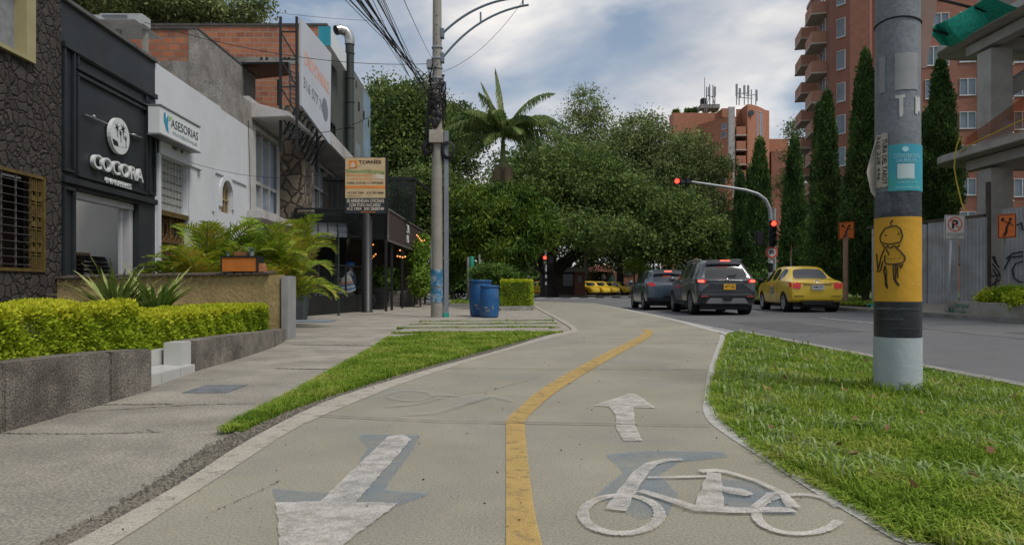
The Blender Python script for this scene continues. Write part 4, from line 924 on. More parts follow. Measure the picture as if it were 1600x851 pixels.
for px_ in (345, 352, 359, 410, 418, 446, 452):
    mb.box(XW(px_, sg0), XW(px_+4, sg0), sg0-.275, sg0-.254, ZW(97, sg0), ZW(92.5, sg0))
for k in range(6): a = sD(520)+k*1.15; mb.fbox(a, a+.35, ZW(100, 34.5), ZW(100, 34.5)+.35, .002, .012)
mb.build('vent_openings', MATS['black'], t)
w_o = MB().fbox(wn1[0], wn1[1], wn1[2], wn1[3], -.18, -.16).build('window', mat('pale_pane', (.28, .33, .38), .15, .2, 3), t)
mb = MB(); frame(mb, wn1[0]-.03, wn1[1]+.03, wn1[2]-.03, wn1[3]+.03, .09, .04); mb.fbox((wn1[0]+wn1[1])/2-.03, (wn1[0]+wn1[1])/2+.03, wn1[2], wn1[3], -.15, .02); mb.build('window_frame', MATS['blackmetal'], w_o)
# white and teal top sign box on the green building
ts = thing('roof_sign', 'long white sign box with teal end face high on the green building corner', 'sign', tuple(FP(33, 11, .3)))
a, b = sD(516, .5), sD(541, .5)
MB().fbox(a, b, zf(516, 72, .5), zf(516, 42, .5), .03, .5).build('box', mat('sign_white', (.60, .63, .64)), ts)
MB().hexa([FP(a-.04, zf(516, 72, .5), .0), FP(a-.04, zf(516, 72, .5), .52), FP(a-.003, zf(516, 72, .5), .52), FP(a-.003, zf(516, 72, .5), 0), FP(a-.04, zf(516, 42, .5), .0), FP(a-.04, zf(516, 42, .5), .52), FP(a-.003, zf(516, 42, .5), .52), FP(a-.003, zf(516, 42, .5), 0)]).build('end_face', mat('teal', (.02, .27, .35), .6), ts)
# second, farther block with mural
t = thing('mural_building', 'grey-green building with a pale blue painted mural beyond the metal duct', 'building', tuple(FP(40, 0)))
s2 = sD(553.5)
mb = MB().fbox(s2, sD(578), 0, 12.5, -3, .0); mb.build('wall', mat('grey_olive', (.13, .14, .125), .85, .1, 1), t)
m_mur = mat('mural', (.16, .24, .33), .8, .25, .9, stain=(.22, .26, .18), stain_amt=.9, stain_scale=.7)
MB().fbox(sD(567), sD(577.9), 4, 12.3, .002, .02).build('mural', m_mur, t)
mb = MB()
for k in range(4): a = sD(559)+k*1.6; mb.fbox(a, a+.45, 10.7-.1*k, 11.15-.1*k, .021, .03)
mb.build('vent_openings', MATS['black'], t)
MB().fbox(sD(556), sD(562), zf(556, 262), zf(556, 222), .002, .03).build('window', mat('pale_pane', (.28, .33, .38)), t)
# duct
t = thing('exhaust_duct', 'thick dark green exhaust duct with a shiny bent outlet rising along the green building', 'duct', tuple(FP(35, 2, .7)))
D_ = 35.2; xc = XW(546.5, D_); r_ = .215
mb = MB().tube([(xc, D_, 3.0), (xc, D_, ZW(70, D_))], r_, 16)
mb.build('pipe', mat('duct_green', (.035, .045, .04), .5, .15, 2), t, smooth=True)
mb = MB()
for py in (84, 123, 160, 200, 240): mb.lathe((xc, D_, ZW(py, D_)), [(r_+.004, -.03), (r_+.03, -.02), (r_+.03, .02), (r_+.004, .03)], 16, cap=False)
mb.build('clamp_ring', MATS['duct_green'], t)
bend = [(xc, D_, ZW(70, D_)), (xc, D_, ZW(62, D_)), (xc-.06, D_, ZW(55, D_)), (xc-.2, D_-.05, ZW(49.5, D_)), (xc-.45, D_-.15, ZW(48, D_)), (xc-.62, D_-.3, ZW(51, D_))]
MB().tube(bend, [.25, .25, .25, .25, .25, .24], 14, cap=False).build('outlet_bend', mat('shiny_duct', (.35, .35, .34), .35, .3, 6, metal=.7), t, smooth=True)
# balcony house: parapets, canopy, curtain window
m_bc = mat('weathered_white', (.42, .41, .40), .9, .12, 2, bump=.3, bscale=15, stain=(.20, .18, .15), stain_amt=.6, stain_scale=1.0)
m_bg = mat('beige_plaster', (.30, .27, .24), .9, .1, 1.5, stain=(.20, .18, .16), stain_amt=.5)
t = thing('balcony_house', 'old two-storey house with sloping white canopy, blue curtained window and ruined brick parapet', 'house', tuple(FP(24, 0)))
w1 = (sD(396.5), sD(433), zf(397, 328), zf(397, 196)); S480 = sD(476)
mb = thickwall(MB(), S388+.003, sD(437), 0, zf(389, 150), -.3, 0, [w1]); mb.build('wall', m_bc, t)
mb = MB(); ac, bc_ = sD(393), sD(438)
zc0, zc1 = zf(400, 190), zf(400, 162)
mb.hexa([FP(ac, zc0, -.2), FP(ac, zc0+.05, 1.15), FP(bc_, zc0+.05, 1.15), FP(bc_, zc0, -.2), FP(ac, zc1, -.2), FP(ac, zc1-.35, 1.15), FP(bc_, zc1-.35, 1.15), FP(bc_, zc1, -.2)]); mb.build('canopy', m_bc, t, bevel=.03)
pz = zf(395, 163); mb = MB(); mb.fbox(sD(330), sD(436), pz-.75, pz-.25, -2.6, -1.9); mb.fbox(sD(345), sD(436), pz-.8, pz, -.6, .002); mb.build('parapet', m_oc, t)
mb = MB(); mb.fbox(sD(318), sD(436), pz-.22, pz+.22, -2.55, -2.2); mb.fbox(sD(318), sD(436), pz+.22, pz+.34, -2.6, -2.1); mb.build('brick_parapet', m_bl, t)
mb = MB(); mb.fbox(sD(385), sD(437), zf(390, 343), zf(390, 330), -.1, .45); mb.build('sill_slab', m_bc, t, bevel=.03)
g = MB().fbox(w1[0], w1[1], w1[2], w1[3], -.24, -.22).build('window', mat('bluegrey_pane', (.06, .08, .11), .1, .3, 1.5), t)
mb = MB()
frame(mb, w1[0], w1[1], w1[2], w1[3], .1, .03)
for f_ in (.33, .66): a = w1[0]+(w1[1]-w1[0])*f_; mb.fbox(a-.05, a+.05, w1[2]+.1, w1[3]-.1, -.2, .0)
mb.fbox(w1[0], w1[1], w1[2]+(w1[3]-w1[2])*.32, w1[2]+(w1[3]-w1[2])*.32+.09, -.19, -.01); mb.build('window_frame', mat('offwhite', (.42, .42, .40), .6), g)
mb = MB()
def curtain(mb, a, b, z0, z1, o):
    n = 14; vs = []
    for i in range(n+1):
        s_ = a+(b-a)*i/n; oo = o+.04*math.sin(i*1.9)
        vs += [FP(s_, z0, oo), FP(s_, z1, oo)]
    mb.add(vs, [(2*i, 2*i+2, 2*i+3, 2*i+1) for i in range(n)])
curtain(mb, w1[0]+(w1[1]-w1[0])*.18, w1[1]-.1, w1[2]+.1, w1[3]-.05, -.14); mb.build('curtain', mat('blue_curtain', (.26, .32, .43), .9, .12, 6), g)
# second bay with sloping canopy and window
t = thing('beige_house', 'beige house bay with sloping concrete canopy beyond the leaning stone pillar', 'house', tuple(FP(32, 0)))
w2 = (sD(489), sD(527), zf(489, 345), zf(489, 250)); e2 = sD(545)
mb = thickwall(MB(), S480, e2, 0, zf(480, 232), -.3, 0, [w2]); mb.build('wall', m_bg, t)
mb = MB(); zz0 = zf(480, 232, 0); mb.hexa([FP(S480-1, zz0, -.3), FP(S480-1, zz0, 1.1), FP(e2, zz0-.3, 1.1), FP(e2, zz0-.3, -.3), FP(S480-1, zz0+.75, -.3), FP(S480-1, zz0+.55, 1.1), FP(e2, zz0+.3, 1.1), FP(e2, zz0+.5, -.3)]); mb.build('canopy', m_bc, t, bevel=.03)
g = MB().fbox(w2[0], w2[1], w2[2], w2[3], -.24, -.22).build('window', mat('bluegrey_pane', (.06, .08, .11)), t)
mb = MB(); frame(mb, w2[0], w2[1], w2[2], w2[3], .1, .03)
for f_ in (.25, .5, .75): a = w2[0]+(w2[1]-w2[0])*f_; mb.fbox(a-.05, a+.05, w2[2]+.1, w2[3]-.1, -.2, 0)
mb.fbox(w2[0], w2[1], w2[2]+1.4, w2[2]+1.5, -.19, -.01); mb.build('window_frame', mat('offwhite', (.42, .42, .40), .6), g)
mb = MB(); curtain(mb, w2[0]+.3, w2[1]-.3, w2[2]+.1, w2[3]-.05, -.14); mb.build('curtain', mat('grey_curtain', (.20, .21, .22), .9), g)
# stone pillar
t = thing('stone_pillar', 'leaning pillar of flat rough stones that widens upwards beside the beige house', 'pillar', tuple(FP(26, 0, .4)))
m_sp = stonewall('flat_stone', (.13, .105, .08), (.30, .25, .18), (.05, .042, .035), 2.4, .9, .05)
D_ = 25.0
def qq(px, py, d): return Q(px, py, d)
mb = MB(); f0 = [Q(437, 345, D_), Q(469, 345, D_), Q(481, 169, D_), Q(436, 163, D_)]
for z in (0,): f0[0].z = 0; f0[1].z = 0; f0[1].x = Q(462, 345, D_).x
mb.prism(f0, (-.3, 2.2, 0)); mb.build('pillar', m_sp, t)
# billboard on steel truss
m_bb = mat('billboard_vinyl', (.46, .49, .54), .7, .06, 1, stain=(.42, .45, .5), stain_amt=.4, stain_scale=.6)
off = 1.3
def fpx(px, py, of=off): s_ = sD(px, of); return FP(s_, ZW(py, s_), of)
bbt = thing('billboard', 'large tilted white billboard with faded orange heading and a phone number on a black truss', 'billboard', tuple(fpx(490, 200)))
c4 = [fpx(468, 165), fpx(513, 226), fpx(515, 84), fpx(467, 28)]
MB().prism(c4, nn_*.06).build('panel', m_bb, bbt)
sT = sD(463, off)
mb = MB()
for s_, o_ in ((c4[0].y-.15, 0), (c4[0].y-.15, -.5), (c4[1].y-.3, -.3)):
    zt_ = (c4[3].z if s_ < c4[1].y-.5 else c4[2].z); mb.bar(FP(s_, 5.0, off+o_-.05), FP(s_, zt_, off+o_-.05), .07)
for k in range(9):
    z_ = 5.3+k*.85
    if z_+.85 > c4[3].z: break
    mb.bar(FP(c4[0].y-.15, z_, off-.05), FP(c4[0].y-.15, z_+.85, off-.55), .04); mb.bar(FP(c4[0].y-.15, z_+.85, off-.05), FP(c4[0].y-.15, z_+.85, off-.55), .04)
for k in range(8):
    f_ = k/8; s_ = c4[0].y+(c4[1].y-c4[0].y)*f_; zb_ = c4[0].z+(c4[1].z-c4[0].z)*f_
    mb.bar(FP(s_, zb_, off-.08), FP(s_, zb_-.9, off-.5), .05); mb.bar(FP(s_, zb_-.9, off-.5), FP(s_+.7, zb_, off-.08), .05)
mb.build('truss', MATS['blackmetal'], bbt)
def btext(s, name, m, u0, v0, u1, v1, bold=.02):     # box corners in panel units, v up from the bottom edge
    e1 = (c4[1]-c4[0]); e2_ = (c4[3]-c4[0]); a = c4[0]+e1*u0+e2_*v0; L_ = c4[0]+e1*u1+e2_*v0
    top = (c4[3]-c4[0]).lerp(c4[2]-c4[1], u0)
    a = c4[0]+e1*u0+top*v0; L_ = c4[0]+e1*u1+((c4[3]-c4[0]).lerp(c4[2]-c4[1], u1))*v0
    return text(s, name, m, bbt, a+nn_*.064, L_-a, Vector((0, 0, 1)), (L_-a).length, top.length*(v1-v0), bold)
btext('DISPONIBLE', 'heading', mat('faded_orange', (.60, .33, .26), .7), .10, .52, .93, .68, .03)
btext('316 577 76 65', 'phone_number', mat('faded_black', (.16, .17, .20), .7), .06, .24, .90, .37, .02)
cb = c4[0].lerp(c4[1], .8)+Vector((0, 0, 1.0))+nn_*.062
MB().prism([cb+(c4[1]-c4[0]).normalized()*.45*math.cos(k*.4488)+Vector((0, 0, .40*math.sin(k*.4488))) for k in range(14)], nn_*.003).build('round_logo', mat('logo_slate', (.16, .18, .22), .7), bbt)
# balcony railing, black shade
t = thing('balcony_railing', 'dark steel balcony railing standing on top of the leaning stone pillar', 'railing', tuple(Q(455, 165, 24.8)))
mb = MB()
for k in range(8): mb.bar(Q(454, 160-k*7, 24.9), Q(477, 164-k*5.6, 27.5), .035)
for a, b in ((Q(454, 165, 24.9), Q(452, 98, 24.9)), (Q(477, 167, 27.5), Q(477, 122, 27.5)), (Q(466, 167, 26.2), Q(466, 112, 26.2))): mb.bar(a, b, .05)
mb.build('rails', mat('railing_dark', (.05, .055, .06), .5), t)
t = thing('shade_awning', 'flat black shade cloth stretched over the upper terrace beside the brick wall', 'awning', tuple(Q(400, 110, 26)))
mb = MB().hexa([Q(356, 101, 26.5), Q(452, 100, 25.2), Q(456, 118, 29), Q(400, 124, 31), Q(356, 97, 26.5), Q(450, 97, 25.2), Q(454, 114, 29), Q(400, 120, 31)]); mb.build('cloth', MATS['black'], t)
MB().bar(Q(435, 125, 25.8), Q(435, 165, 25.8), .08).build('post', MATS['blackmetal'], t)
# ------------------------------------------------------------------ restaurant terrace
BM = MATS['blackmetal']; BK = MATS['black']
m_brown = mat('brown_mesh', (.045, .030, .025), .7, .2, 4)
t = thing('restaurant_terrace', 'black steel framed restaurant terrace with a long brown fascia and mesh screens', 'terrace', (-4.6, 26, 0))
fx = -4.25
mb = MB().box(fx-.06, fx, 24.2, 35.5, 2.45, 3.45); fas = mb.build('fascia', m_brown, t, bevel=.01)
mb = MB(); mb.box(fx-.03, fx+.03, 24.15, 35.5, 3.453, 3.52); mb.box(fx-.03, fx+.03, 24.15, 35.5, 2.38, 2.447); mb.box(fx-.03, fx+.03, 24.14, 24.197, 2.45, 3.45); mb.build('trim', mat('dull_steel', (.12, .11, .10), .5), t)
m_mesh = clearglass('dark_mesh', (.6, .6, .6), .75)
MB().box(-7.6, fx-.08, 24.2, 24.24, 2.45, 3.4).build('mesh_front', m_mesh, t)
MB().box(-7.6, fx-.1, 24.5, 35.5, 3.3, 3.36).build('roof', BK, t)
mb = MB()
for y in (25.2, 27.6, 31, 34.8): mb.box(fx-.1, fx-.02, y, y+.08, -.03, 2.38)
mb.box(-6.1, -6.02, 24.25, 24.33, -.03, 2.45); mb.box(fx-.1, fx-.02, 24.05, 24.13, -.03, 2.45); mb.build('post', BM, t)
mb = MB()      # upper glazed screen
zt1 = ZW(277, 28); mb.box(-5.2, -3.9, 27.9, 28.0, zt1-.12, zt1); mb.box(-5.25, -5.15, 27.9, 28.0, 3.4, zt1-.12); mb.box(-3.95, -3.85, 28, 28.1, 3.4, zt1-.2); mb.bar((-3.9, 28, zt1-.05), (-3.4, 35, zt1-.1), .1); mb.box(-7.5, -5.26, 27.9, 28.0, zt1-.12, zt1); mb.bar((-4.55, 28, 3.4), (-4.55, 28, zt1-.1), .06)
mb.build('screen_frame', BM, t)
MB().box(-7.5, -3.95, 27.93, 27.95, 3.4, zt1-.12).build('screen_mesh', m_mesh, t)
MB().box(-10.2, -7.65, 24.1, 34, -.05, .12).build('floor', m_side, t)
MB().box(-8.0, -4.5, 33.5, 33.8, 0, 3.2).build('back_wall', mat('dim_wall', (.10, .085, .07), .9, .3, 1.5), t)
text('RED', 'lettering', m_let, t, (fx+.004, 28.3, 2.62), (0, 1, 0), (0, 0, 1), .62, .30, .03, .02); text('ZA', 'lettering', m_let, t, (fx+.004, 28.2, 3.0), (0, 1, 0), (0, 0, 1), .9, .34, .03, .02)
# string of warm bulbs
t = thing('string_lights', 'string of small warm bulbs hanging along the brown restaurant fascia', 'string lights', (fx+.3, 31, 2.9))
m_bulb = mat('warm_bulb', (.9, .5, .25), .5, emit=(1, .33, .08), es=1.3)
wire = []; mb = MB()
for k in range(22):
    f_ = k/21; p = Vector((fx+.25+.3*f_, 29.6+f_*6.5, 3.0-.25*f_-.12*math.sin(f_*math.pi*3)**2)); wire.append(p+Vector((0, 0, .05))); mb.ball(p, .03, 7, 5)
MB().tube(wire, .01, 4).build('cord', BK, t); tag(mb.build('bulbs', m_bulb, t))
t = thing('string_lights', 'short cluster of warm orange bulbs inside the dark restaurant terrace', 'string lights', (-5.3, 27, 2))
mb = MB(); pp_ = []
for px, py in ((581, 403), (584, 400), (587, 397), (583, 382), (621, 400), (625, 401), (629, 402), (633, 401), (625, 391)): q = Q(px, py, 27); mb.ball(q, .032, 7, 5); pp_.append(q+Vector((0, 0, .06)))
mb.build('bulbs', m_bulb, t); MB().tube(pp_, .008, 4).build('cord', BK, t)
# low black glazed enclosure in front (motorcycle seen through it)
t = thing('glass_enclosure', 'low black parapet with glass panes in black frames around the café terrace', 'enclosure', (-5.3, 20, 0))
A = P(440, 499); B_ = P(566, 489); A.z = B_.z = 0
A.x, A.y = -6.05, 18.6; B_.x, B_.y = -5.05, 24.1
d = (B_-A).normalized(); mb = MB(); mb.prism([A, B_, B_+Vector((-.12, .03, 0)), A+Vector((-.12, .03, 0))], (0, 0, .56)); mb.build('parapet', BM, t)
mb = MB()
for f_ in (0, .37, .72, 1.0): p = A.lerp(B_, f_); mb.bar(p+Vector((0, 0, .56)), p+Vector((0, 0, 1.5)), .05)
mb.bar(A+Vector((0, 0, 1.5)), B_+Vector((0, 0, 1.5)), .05); mb.build('glazing_frame', BM, t)
mb = MB(); mb.prism([A+Vector((-.03, 0, .57)), B_+Vector((-.03, 0, .57)), B_+Vector((-.04, 0, .57)), A+Vector((-.04, 0, .57))], (0, 0, .9)); mb.build('pane', clearglass('window_glass', (.95, .97, .97), .9), t)
t = thing('thin_pole', 'thin dark green pole standing in front of the black glazed parapet', 'pole', (P(529, 492).x, P(529, 492).y, 0)); pq = P(529, 492)
MB().tube([(pq.x, pq.y, -.02), (pq.x, pq.y, ZW(362, pq.y))], .022, 8).build('pole', mat('dkgreen', (.02, .04, .03), .5), t)
MB().lathe((pq.x, pq.y, -.01), [(.06, 0), (.06, .015), (.03, .02)], 12).build('foot', BM, t)
# curved black awning with ribs
t = thing('curved_awning', 'curved black metal awning over the café entrance behind the palms', 'awning', (XW(525, 21.5), 21.5, 2.2))
mb = MB(); vs = []; n = 12
Pa = [Q(468, 350, 24.6), Q(540, 351, 24.9)]
for i in range(n+1):
    a = math.pi*.5*i/n
    for e in Pa:
        vs.append(e+Vector((.42*math.sin(a), -1.5*math.sin(a), -.60*(1-math.cos(a))+.05)))
mb.add(vs, [(2*i, 2*i+1, 2*i+3, 2*i+2) for i in range(n)]); o = mb.build('sheet', mat('awning_metal', (.11, .115, .12), .35, .2, 3, metal=.5), t, smooth=True)
mb = MB()
for f_ in (0, .2, .4, .6, .8, 1.0):
    e = Pa[0].lerp(Pa[1], f_); mb.tube([e+Vector((.42*math.sin(math.pi*.5*i/n), -1.5*math.sin(math.pi*.5*i/n), -.60*(1-math.cos(math.pi*.5*i/n))+.065)) for i in range(n+1)], .022, 5)
mb.build('rib', BM, t)
t = thing('terrace_railing', 'black flat-bar railing with roof edge above the curved awning', 'railing', tuple(Q(500, 340, 24)))
mb = MB()
for (a, b) in (((462, 326), (545, 326)), ((462, 342), (545, 346)), ((462, 326), (462, 344)), ((538, 326), (538, 350))): mb.bar(Q(*a, 24.3), Q(*b, 24.3), .10, .06)
mb.build('rails', BM, t); MB().hexa([Q(462, 347, 24.3), Q(560, 350, 24.3), Q(560, 350, 26.3), Q(462, 347, 26.3), Q(462, 343, 24.3), Q(560, 346, 24.3), Q(560, 344, 26.3), Q(462, 341, 26.3)]).build('roof_edge', BK, t)
t = thing('dark_annex', 'dark shop front of black cladding behind the café parapet, under the canopy', 'building', (-6.8, 27, 0))
MB().box(-9.5, -6.9, 29.2, 29.4, 0, 4.1).build('wall', mat('blackish', (.018, .018, .018), .7, .3, 2), t); MB().box(-9.0, -8.1, 29.1, 29.19, .4, 2.6).build('brick_panel', m_bl2, t); MB().box(-7.6, -7.2, 29.1, 29.19, .2, 2.4).build('window', glassmat('dark_glass'), t)
# sign on post
t = thing('sign_post', 'rectangular letting-agency sign, orange above black, on a thick black post', 'sign', (P(573.5, 487).x, P(573.5, 487).y, 0))
D_ = 23.2; xp = XW(573.5, D_)
MB().lathe((xp, D_, -.02), [(.20, 0), (.20, .03), (.17, .05), (.17, ZW(333, D_)-.0)], 18).build('post', BM, t, smooth=True)
x0, x1, z0, zm, z1 = XW(541, D_), XW(603, D_), ZW(334, D_), ZW(310, D_), ZW(247.5, D_)
bd = MB().box(x0-.02, x1+.05, D_-.12, D_+.12, z0-.02, z1+.02).build('cabinet', BK, t, bevel=.01)
MB().box(x0, x1, D_-.135, D_-.121, zm, z1).build('face', mat('sign_cream', (.50, .38, .22), .6, .12, 3, stain=(.52, .22, .08), stain_amt=.25, stain_scale=1.5), bd)
MB().box(x0, x1, D_-.135, D_-.121, z0, zm-.004).build('lower_face', mat('sign_navy', (.015, .022, .03), .6), bd)
W_, H_ = x1-x0, z1-zm
m_dk = mat('ink', (.012, .012, .014), .7); m_o = mat('ink_orange', (.62, .20, .03), .7); m_cr = mat('ink_cream', (.52, .47, .38), .7)
def st(s, m, u0, v0, u1, v1, bold=.0, z_=None, h_=None): zb_ = zm if z_ is None else z_; hh_ = H_ if h_ is None else h_; return text(s, 'lettering', m, bd, (x0+W_*u0, D_-.138, zb_+hh_*v0), (1, 0, 0), (0, 0, 1), W_*(u1-u0), hh_*(v1-v0), bold)
st('TORNES', m_dk, .33, .845, .90, .93, .035)
st('INMOBILIARIA', m_cr, .34, .76, .80, .80)
st('Encuentra', m_o, .04, .535, .66, .60, .01); st('la puerta de tu', m_o, .04, .435, .70, .51, .01); st('CASA, LOCAL U OFICINA', m_dk, .03, .34, .96, .40, .03)
MB().box(x0, x1, D_-.1385, D_-.1355, zm+H_*.24, zm+H_*.30).build('orange_band', m_o, bd); st('ASESORIA EN FINCA RAIZ', m_cr, .05, .255, .95, .285)
st('412 837 2081   315 782 8888', m_dk, .05, .10, .96, .155, .02); st('@tornes', m_dk, .05, .03, .40, .07)
MB().box(x0+W_*.09, x0+W_*.30, D_-.139, D_-.1355, zm+H_*.73, zm+H_*.93).build('house_logo', m_o, bd)
MB().prism([(x0+W_*.14, D_-.1405, zm+H_*.76), (x0+W_*.25, D_-.1405, zm+H_*.76), (x0+W_*.25, D_-.1405, zm+H_*.84), (x0+W_*.195, D_-.1405, zm+H_*.90), (x0+W_*.14, D_-.1405, zm+H_*.84)], (0, .001, 0)).build('house_shape', m_cr, bd)
MB().prism([(x0+W_*.02, D_-.139, zm+H_*.63), (x0+W_*.5, D_-.139, zm+H_*.62), (x0+W_*.98, D_-.139, zm+H_*.58), (x0+W_*.98, D_-.139, zm+H_*.66), (x0+W_*.62, D_-.139, zm+H_*.70), (x0+W_*.3, D_-.139, zm+H_*.68), (x0+W_*.02, D_-.139, zm+H_*.71)], (0, .003, 0)).build('picture', mat('ink_green', (.22, .26, .10), .7, .4, 9), bd)
MB().prism([(x0+W_*.74, D_-.142, zm+H_*.50), (x0+W_*.97, D_-.142, zm+H_*.45), (x0+W_*.98, D_-.142, zm+H_*.57), (x0+W_*.78, D_-.142, zm+H_*.60)], (0, .002, 0)).build('picture_card', m_cr, bd)
h2 = zm-z0
st('SE ARRIENDAN OFICINAS', m_cr, .04, .70, .97, .93, .02, z0, h2); st('CON TODO INCLUIDO', m_cr, .10, .44, .88, .65, .02, z0, h2); st('412 1954  300 2868749', m_cr, .04, .20, .97, .40, .02, z0, h2); st('ASESORIAS', m_o, .38, .04, .76, .14, 0, z0, h2)
# slate pot with palm, blue edging
m_slate = mat('slate', (.055, .065, .07), .7, .25, 6, bump=.15)
def square_pot(label, x, y, w_, h, m, grp=None):
    t = thing('planter_pot', label, 'plant pot', (x, y, 0), .0, grp); a = w_*.38; b = w_*.5
    mb = MB().hexa([(x-a, y-a, -.01), (x+a, y-a, -.01), (x+a, y+a, -.01), (x-a, y+a, -.01), (x-b, y-b, h), (x+b, y-b, h), (x+b, y+b, h), (x-b, y+b, h)]); mb.build('pot', m, t, bevel=.012)
    MB().box(x-b*.85, x+b*.85, y-b*.85, y+b*.85, h+.001, h+.015).build('soil', m_soil, t); return t
D_ = 17.6; square_pot('tapered slate-grey square pot beside the end of the yellow wall', XW(463, D_), D_, .56, ZW(452, D_), m_slate)
tag(MB().box(XW(436, 17.4), XW(510, 17.4)+.3, 16.4, 17.2, -.03, .012).build('blue_tile_edge', mat('blue_grey_tile', (.17, .21, .26), .7, .15, 3)), kind='structure')
# wooden crates / planters on terrace
m_wd = mat('grey_wood', (.19, .18, .16), .85, .25, 5)
def crate(label, px0, px1, py0, py1, D_, m):
    t = thing('wooden_planter', label, 'planter', (XW((px0+px1)/2, D_), D_, 0)); x0, x1, z0, z1 = XW(px0, D_), XW(px1, D_), -.02, ZW(py0, D_); n = 4
    mb = MB()
    for k in range(n): a = z0+(z1-z0)*k/n; b = z0+(z1-z0)*(k+.9)/n; mb.box(x0, x1, D_, D_+.02, a, b); mb.box(x0, x0+.02, D_+.021, D_+.6, a, b); mb.box(x1-.02, x1, D_+.021, D_+.6, a, b)
    mb.build('planks', m, t)
    MB().box(x0+.03, x1-.03, D_+.03, D_+.57, z0, z1-.05).build('soil', m_soil, t); return t
crate('pale grey wooden planter box under the brown fascia, nearer the utility pole', 627, 643, 453, 468, 30, m_wd); crate('pale grey wooden planter box under the brown fascia, left of another one', 607, 625, 453, 468, 30, m_wd)
crate('dark painted wooden planter box beside the black sign post', 582, 600, 448, 475, 26, BM)
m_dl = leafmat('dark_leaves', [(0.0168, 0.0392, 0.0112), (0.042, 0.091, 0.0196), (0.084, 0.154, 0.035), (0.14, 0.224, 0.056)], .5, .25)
m_ml = leafmat('mid_leaves', [(0.028, 0.063, 0.014), (0.063, 0.126, 0.0224), (0.119, 0.196, 0.0392), (0.182, 0.266, 0.063)], .5, .3)
m_bl_ = leafmat('bright_leaves', [(0.063, 0.119, 0.0168), (0.126, 0.21, 0.028), (0.196, 0.294, 0.042), (0.28, 0.378, 0.07)], .5, .3)
def shrub(name, label, blobs, n, leaf, m, cat='shrub', clump=.12, group=None, stem=True, shell=.55):
    c = np.mean([b[:3] for b in blobs], 0); t = thing(name, label, cat, (float(c[0]), float(c[1]), 0), 0, group)
    if stem:
        mb = MB()
        for b in blobs: mb.tube([(c[0], c[1], -.02), ((c[0]+b[0])/2, b[1], b[2]*.5), (b[0], b[1], b[2])], [.035, .025, .01], 6)
        mb.build('stem', MATS['bark'], t)
    C = blob_points(blobs, n, clump, 18, shell); C = C[C[:, 2] > .01]
    npmesh('foliage', leaf_quads(C, leaf, None, .2, .5), 4, m, t); return t
def B(px, py, D, rx, ry, rz=None, dy=None):    # blob by pixels at distance D: radii in pixels
    q = Q(px, py, D); s = D/FX; return (q.x, q.y, q.z, rx*s, (dy if dy else max(rx, ry)*s), ry*s)
shrub('leafy_shrub', 'leafy plants growing from the planters under the brown fascia', [B(612, 435, 30.3, 8, 16), B(596, 432, 27, 9, 14)], 2600, .16, m_ml)
shrub('leafy_shrub', 'bushy green shrubs between the brown fascia and the concrete utility pole', [B(658, 440, 29.5, 12, 24), B(652, 402, 30.5, 10, 24), B(661, 385, 32, 7, 20)], 9000, .15, m_bl_)
# ------------------------------------------------------------------ people and the motorcycle
def skinbody(name, J, E, m, parent=None, sub=2, mats=None, zone=None):      # J: name -> (pos, radius)
    me = bpy.data.meshes.new(name); keys = list(J); ix = {k: i for i, k in enumerate(keys)}
    me.from_pydata([J[k][0] for k in keys], [(ix[a], ix[b]) for a, b in E], []); o = bpy.data.objects.new(name, me); COL.objects.link(o)
    md = o.modifiers.new('s', 'SKIN'); md.use_smooth_shade = True
    for i, k in enumerate(keys):
        r = J[k][1]; me.skin_vertices[0].data[i].radius = r if hasattr(r, '__len__') else (r, r)
    me.skin_vertices[0].data[0].use_root = True
    s2 = o.modifiers.new('d', 'SUBSURF'); s2.levels = sub; s2.render_levels = sub
    dg = bpy.context.evaluated_depsgraph_get(); m2 = bpy.data.meshes.new_from_object(o.evaluated_get(dg)); bpy.data.objects.remove(o)
    m2.materials.clear()
    for q in (mats or [m]): m2.materials.append(q)
    if zone:
        for p in m2.polygons: p.material_index = zone(p.center)
    m2.name = name; return link_mesh(name, m2, parent)
m_skin = mat('skin', (.36, .19, .12), .6, .06, 5); m_hair = mat('hair', (.015, .011, .009), .7)
# seated rider facing left in the photo (towards -x)
rx0, ry0 = XW(548, 25.6), 25.6
def V3(a, b, c): return (rx0+a, ry0+b, c)
t = thing('person', 'motorcyclist in a blue helmet and blue vest sitting on the motorcycle', 'person', (rx0, ry0, 0))
J = {'pel': (V3(.10, 0, .86), (.15, .15)), 'sp': (V3(.08, 0, 1.06), (.145, .15)), 'ch': (V3(.03, 0, 1.27), (.15, .19)), 'nk': (V3(.0, 0, 1.44), .06), 'hd': (V3(-.02, 0, 1.56), (.10, .09)), 'ht': (V3(-.02, 0, 1.68), (.09, .085))}
E = [('pel', 'sp'), ('sp', 'ch'), ('ch', 'nk'), ('nk', 'hd'), ('hd', 'ht')]
for s, n_ in ((1, 'l'), (-1, 'r')):
    J['sh'+n_] = (V3(.02, s*.19, 1.36), .075); J['el'+n_] = (V3(-.14, s*.27, 1.12), .05); J['wr'+n_] = (V3(-.36, s*.22, 1.10), .034); J['hn'+n_] = (V3(-.45, s*.21, 1.09), .036)
    J['hp'+n_] = (V3(.06, s*.10, .84), .10); J['kn'+n_] = (V3(-.33, s*.16, .78), .075); J['an'+n_] = (V3(-.20, s*.18, .38), .05); J['ft'+n_] = (V3(-.38, s*.18, .33), .045)
    E += [('ch', 'sh'+n_), ('sh'+n_, 'el'+n_), ('el'+n_, 'wr'+n_), ('wr'+n_, 'hn'+n_), ('pel', 'hp'+n_), ('hp'+n_, 'kn'+n_), ('kn'+n_, 'an'+n_), ('an'+n_, 'ft'+n_)]
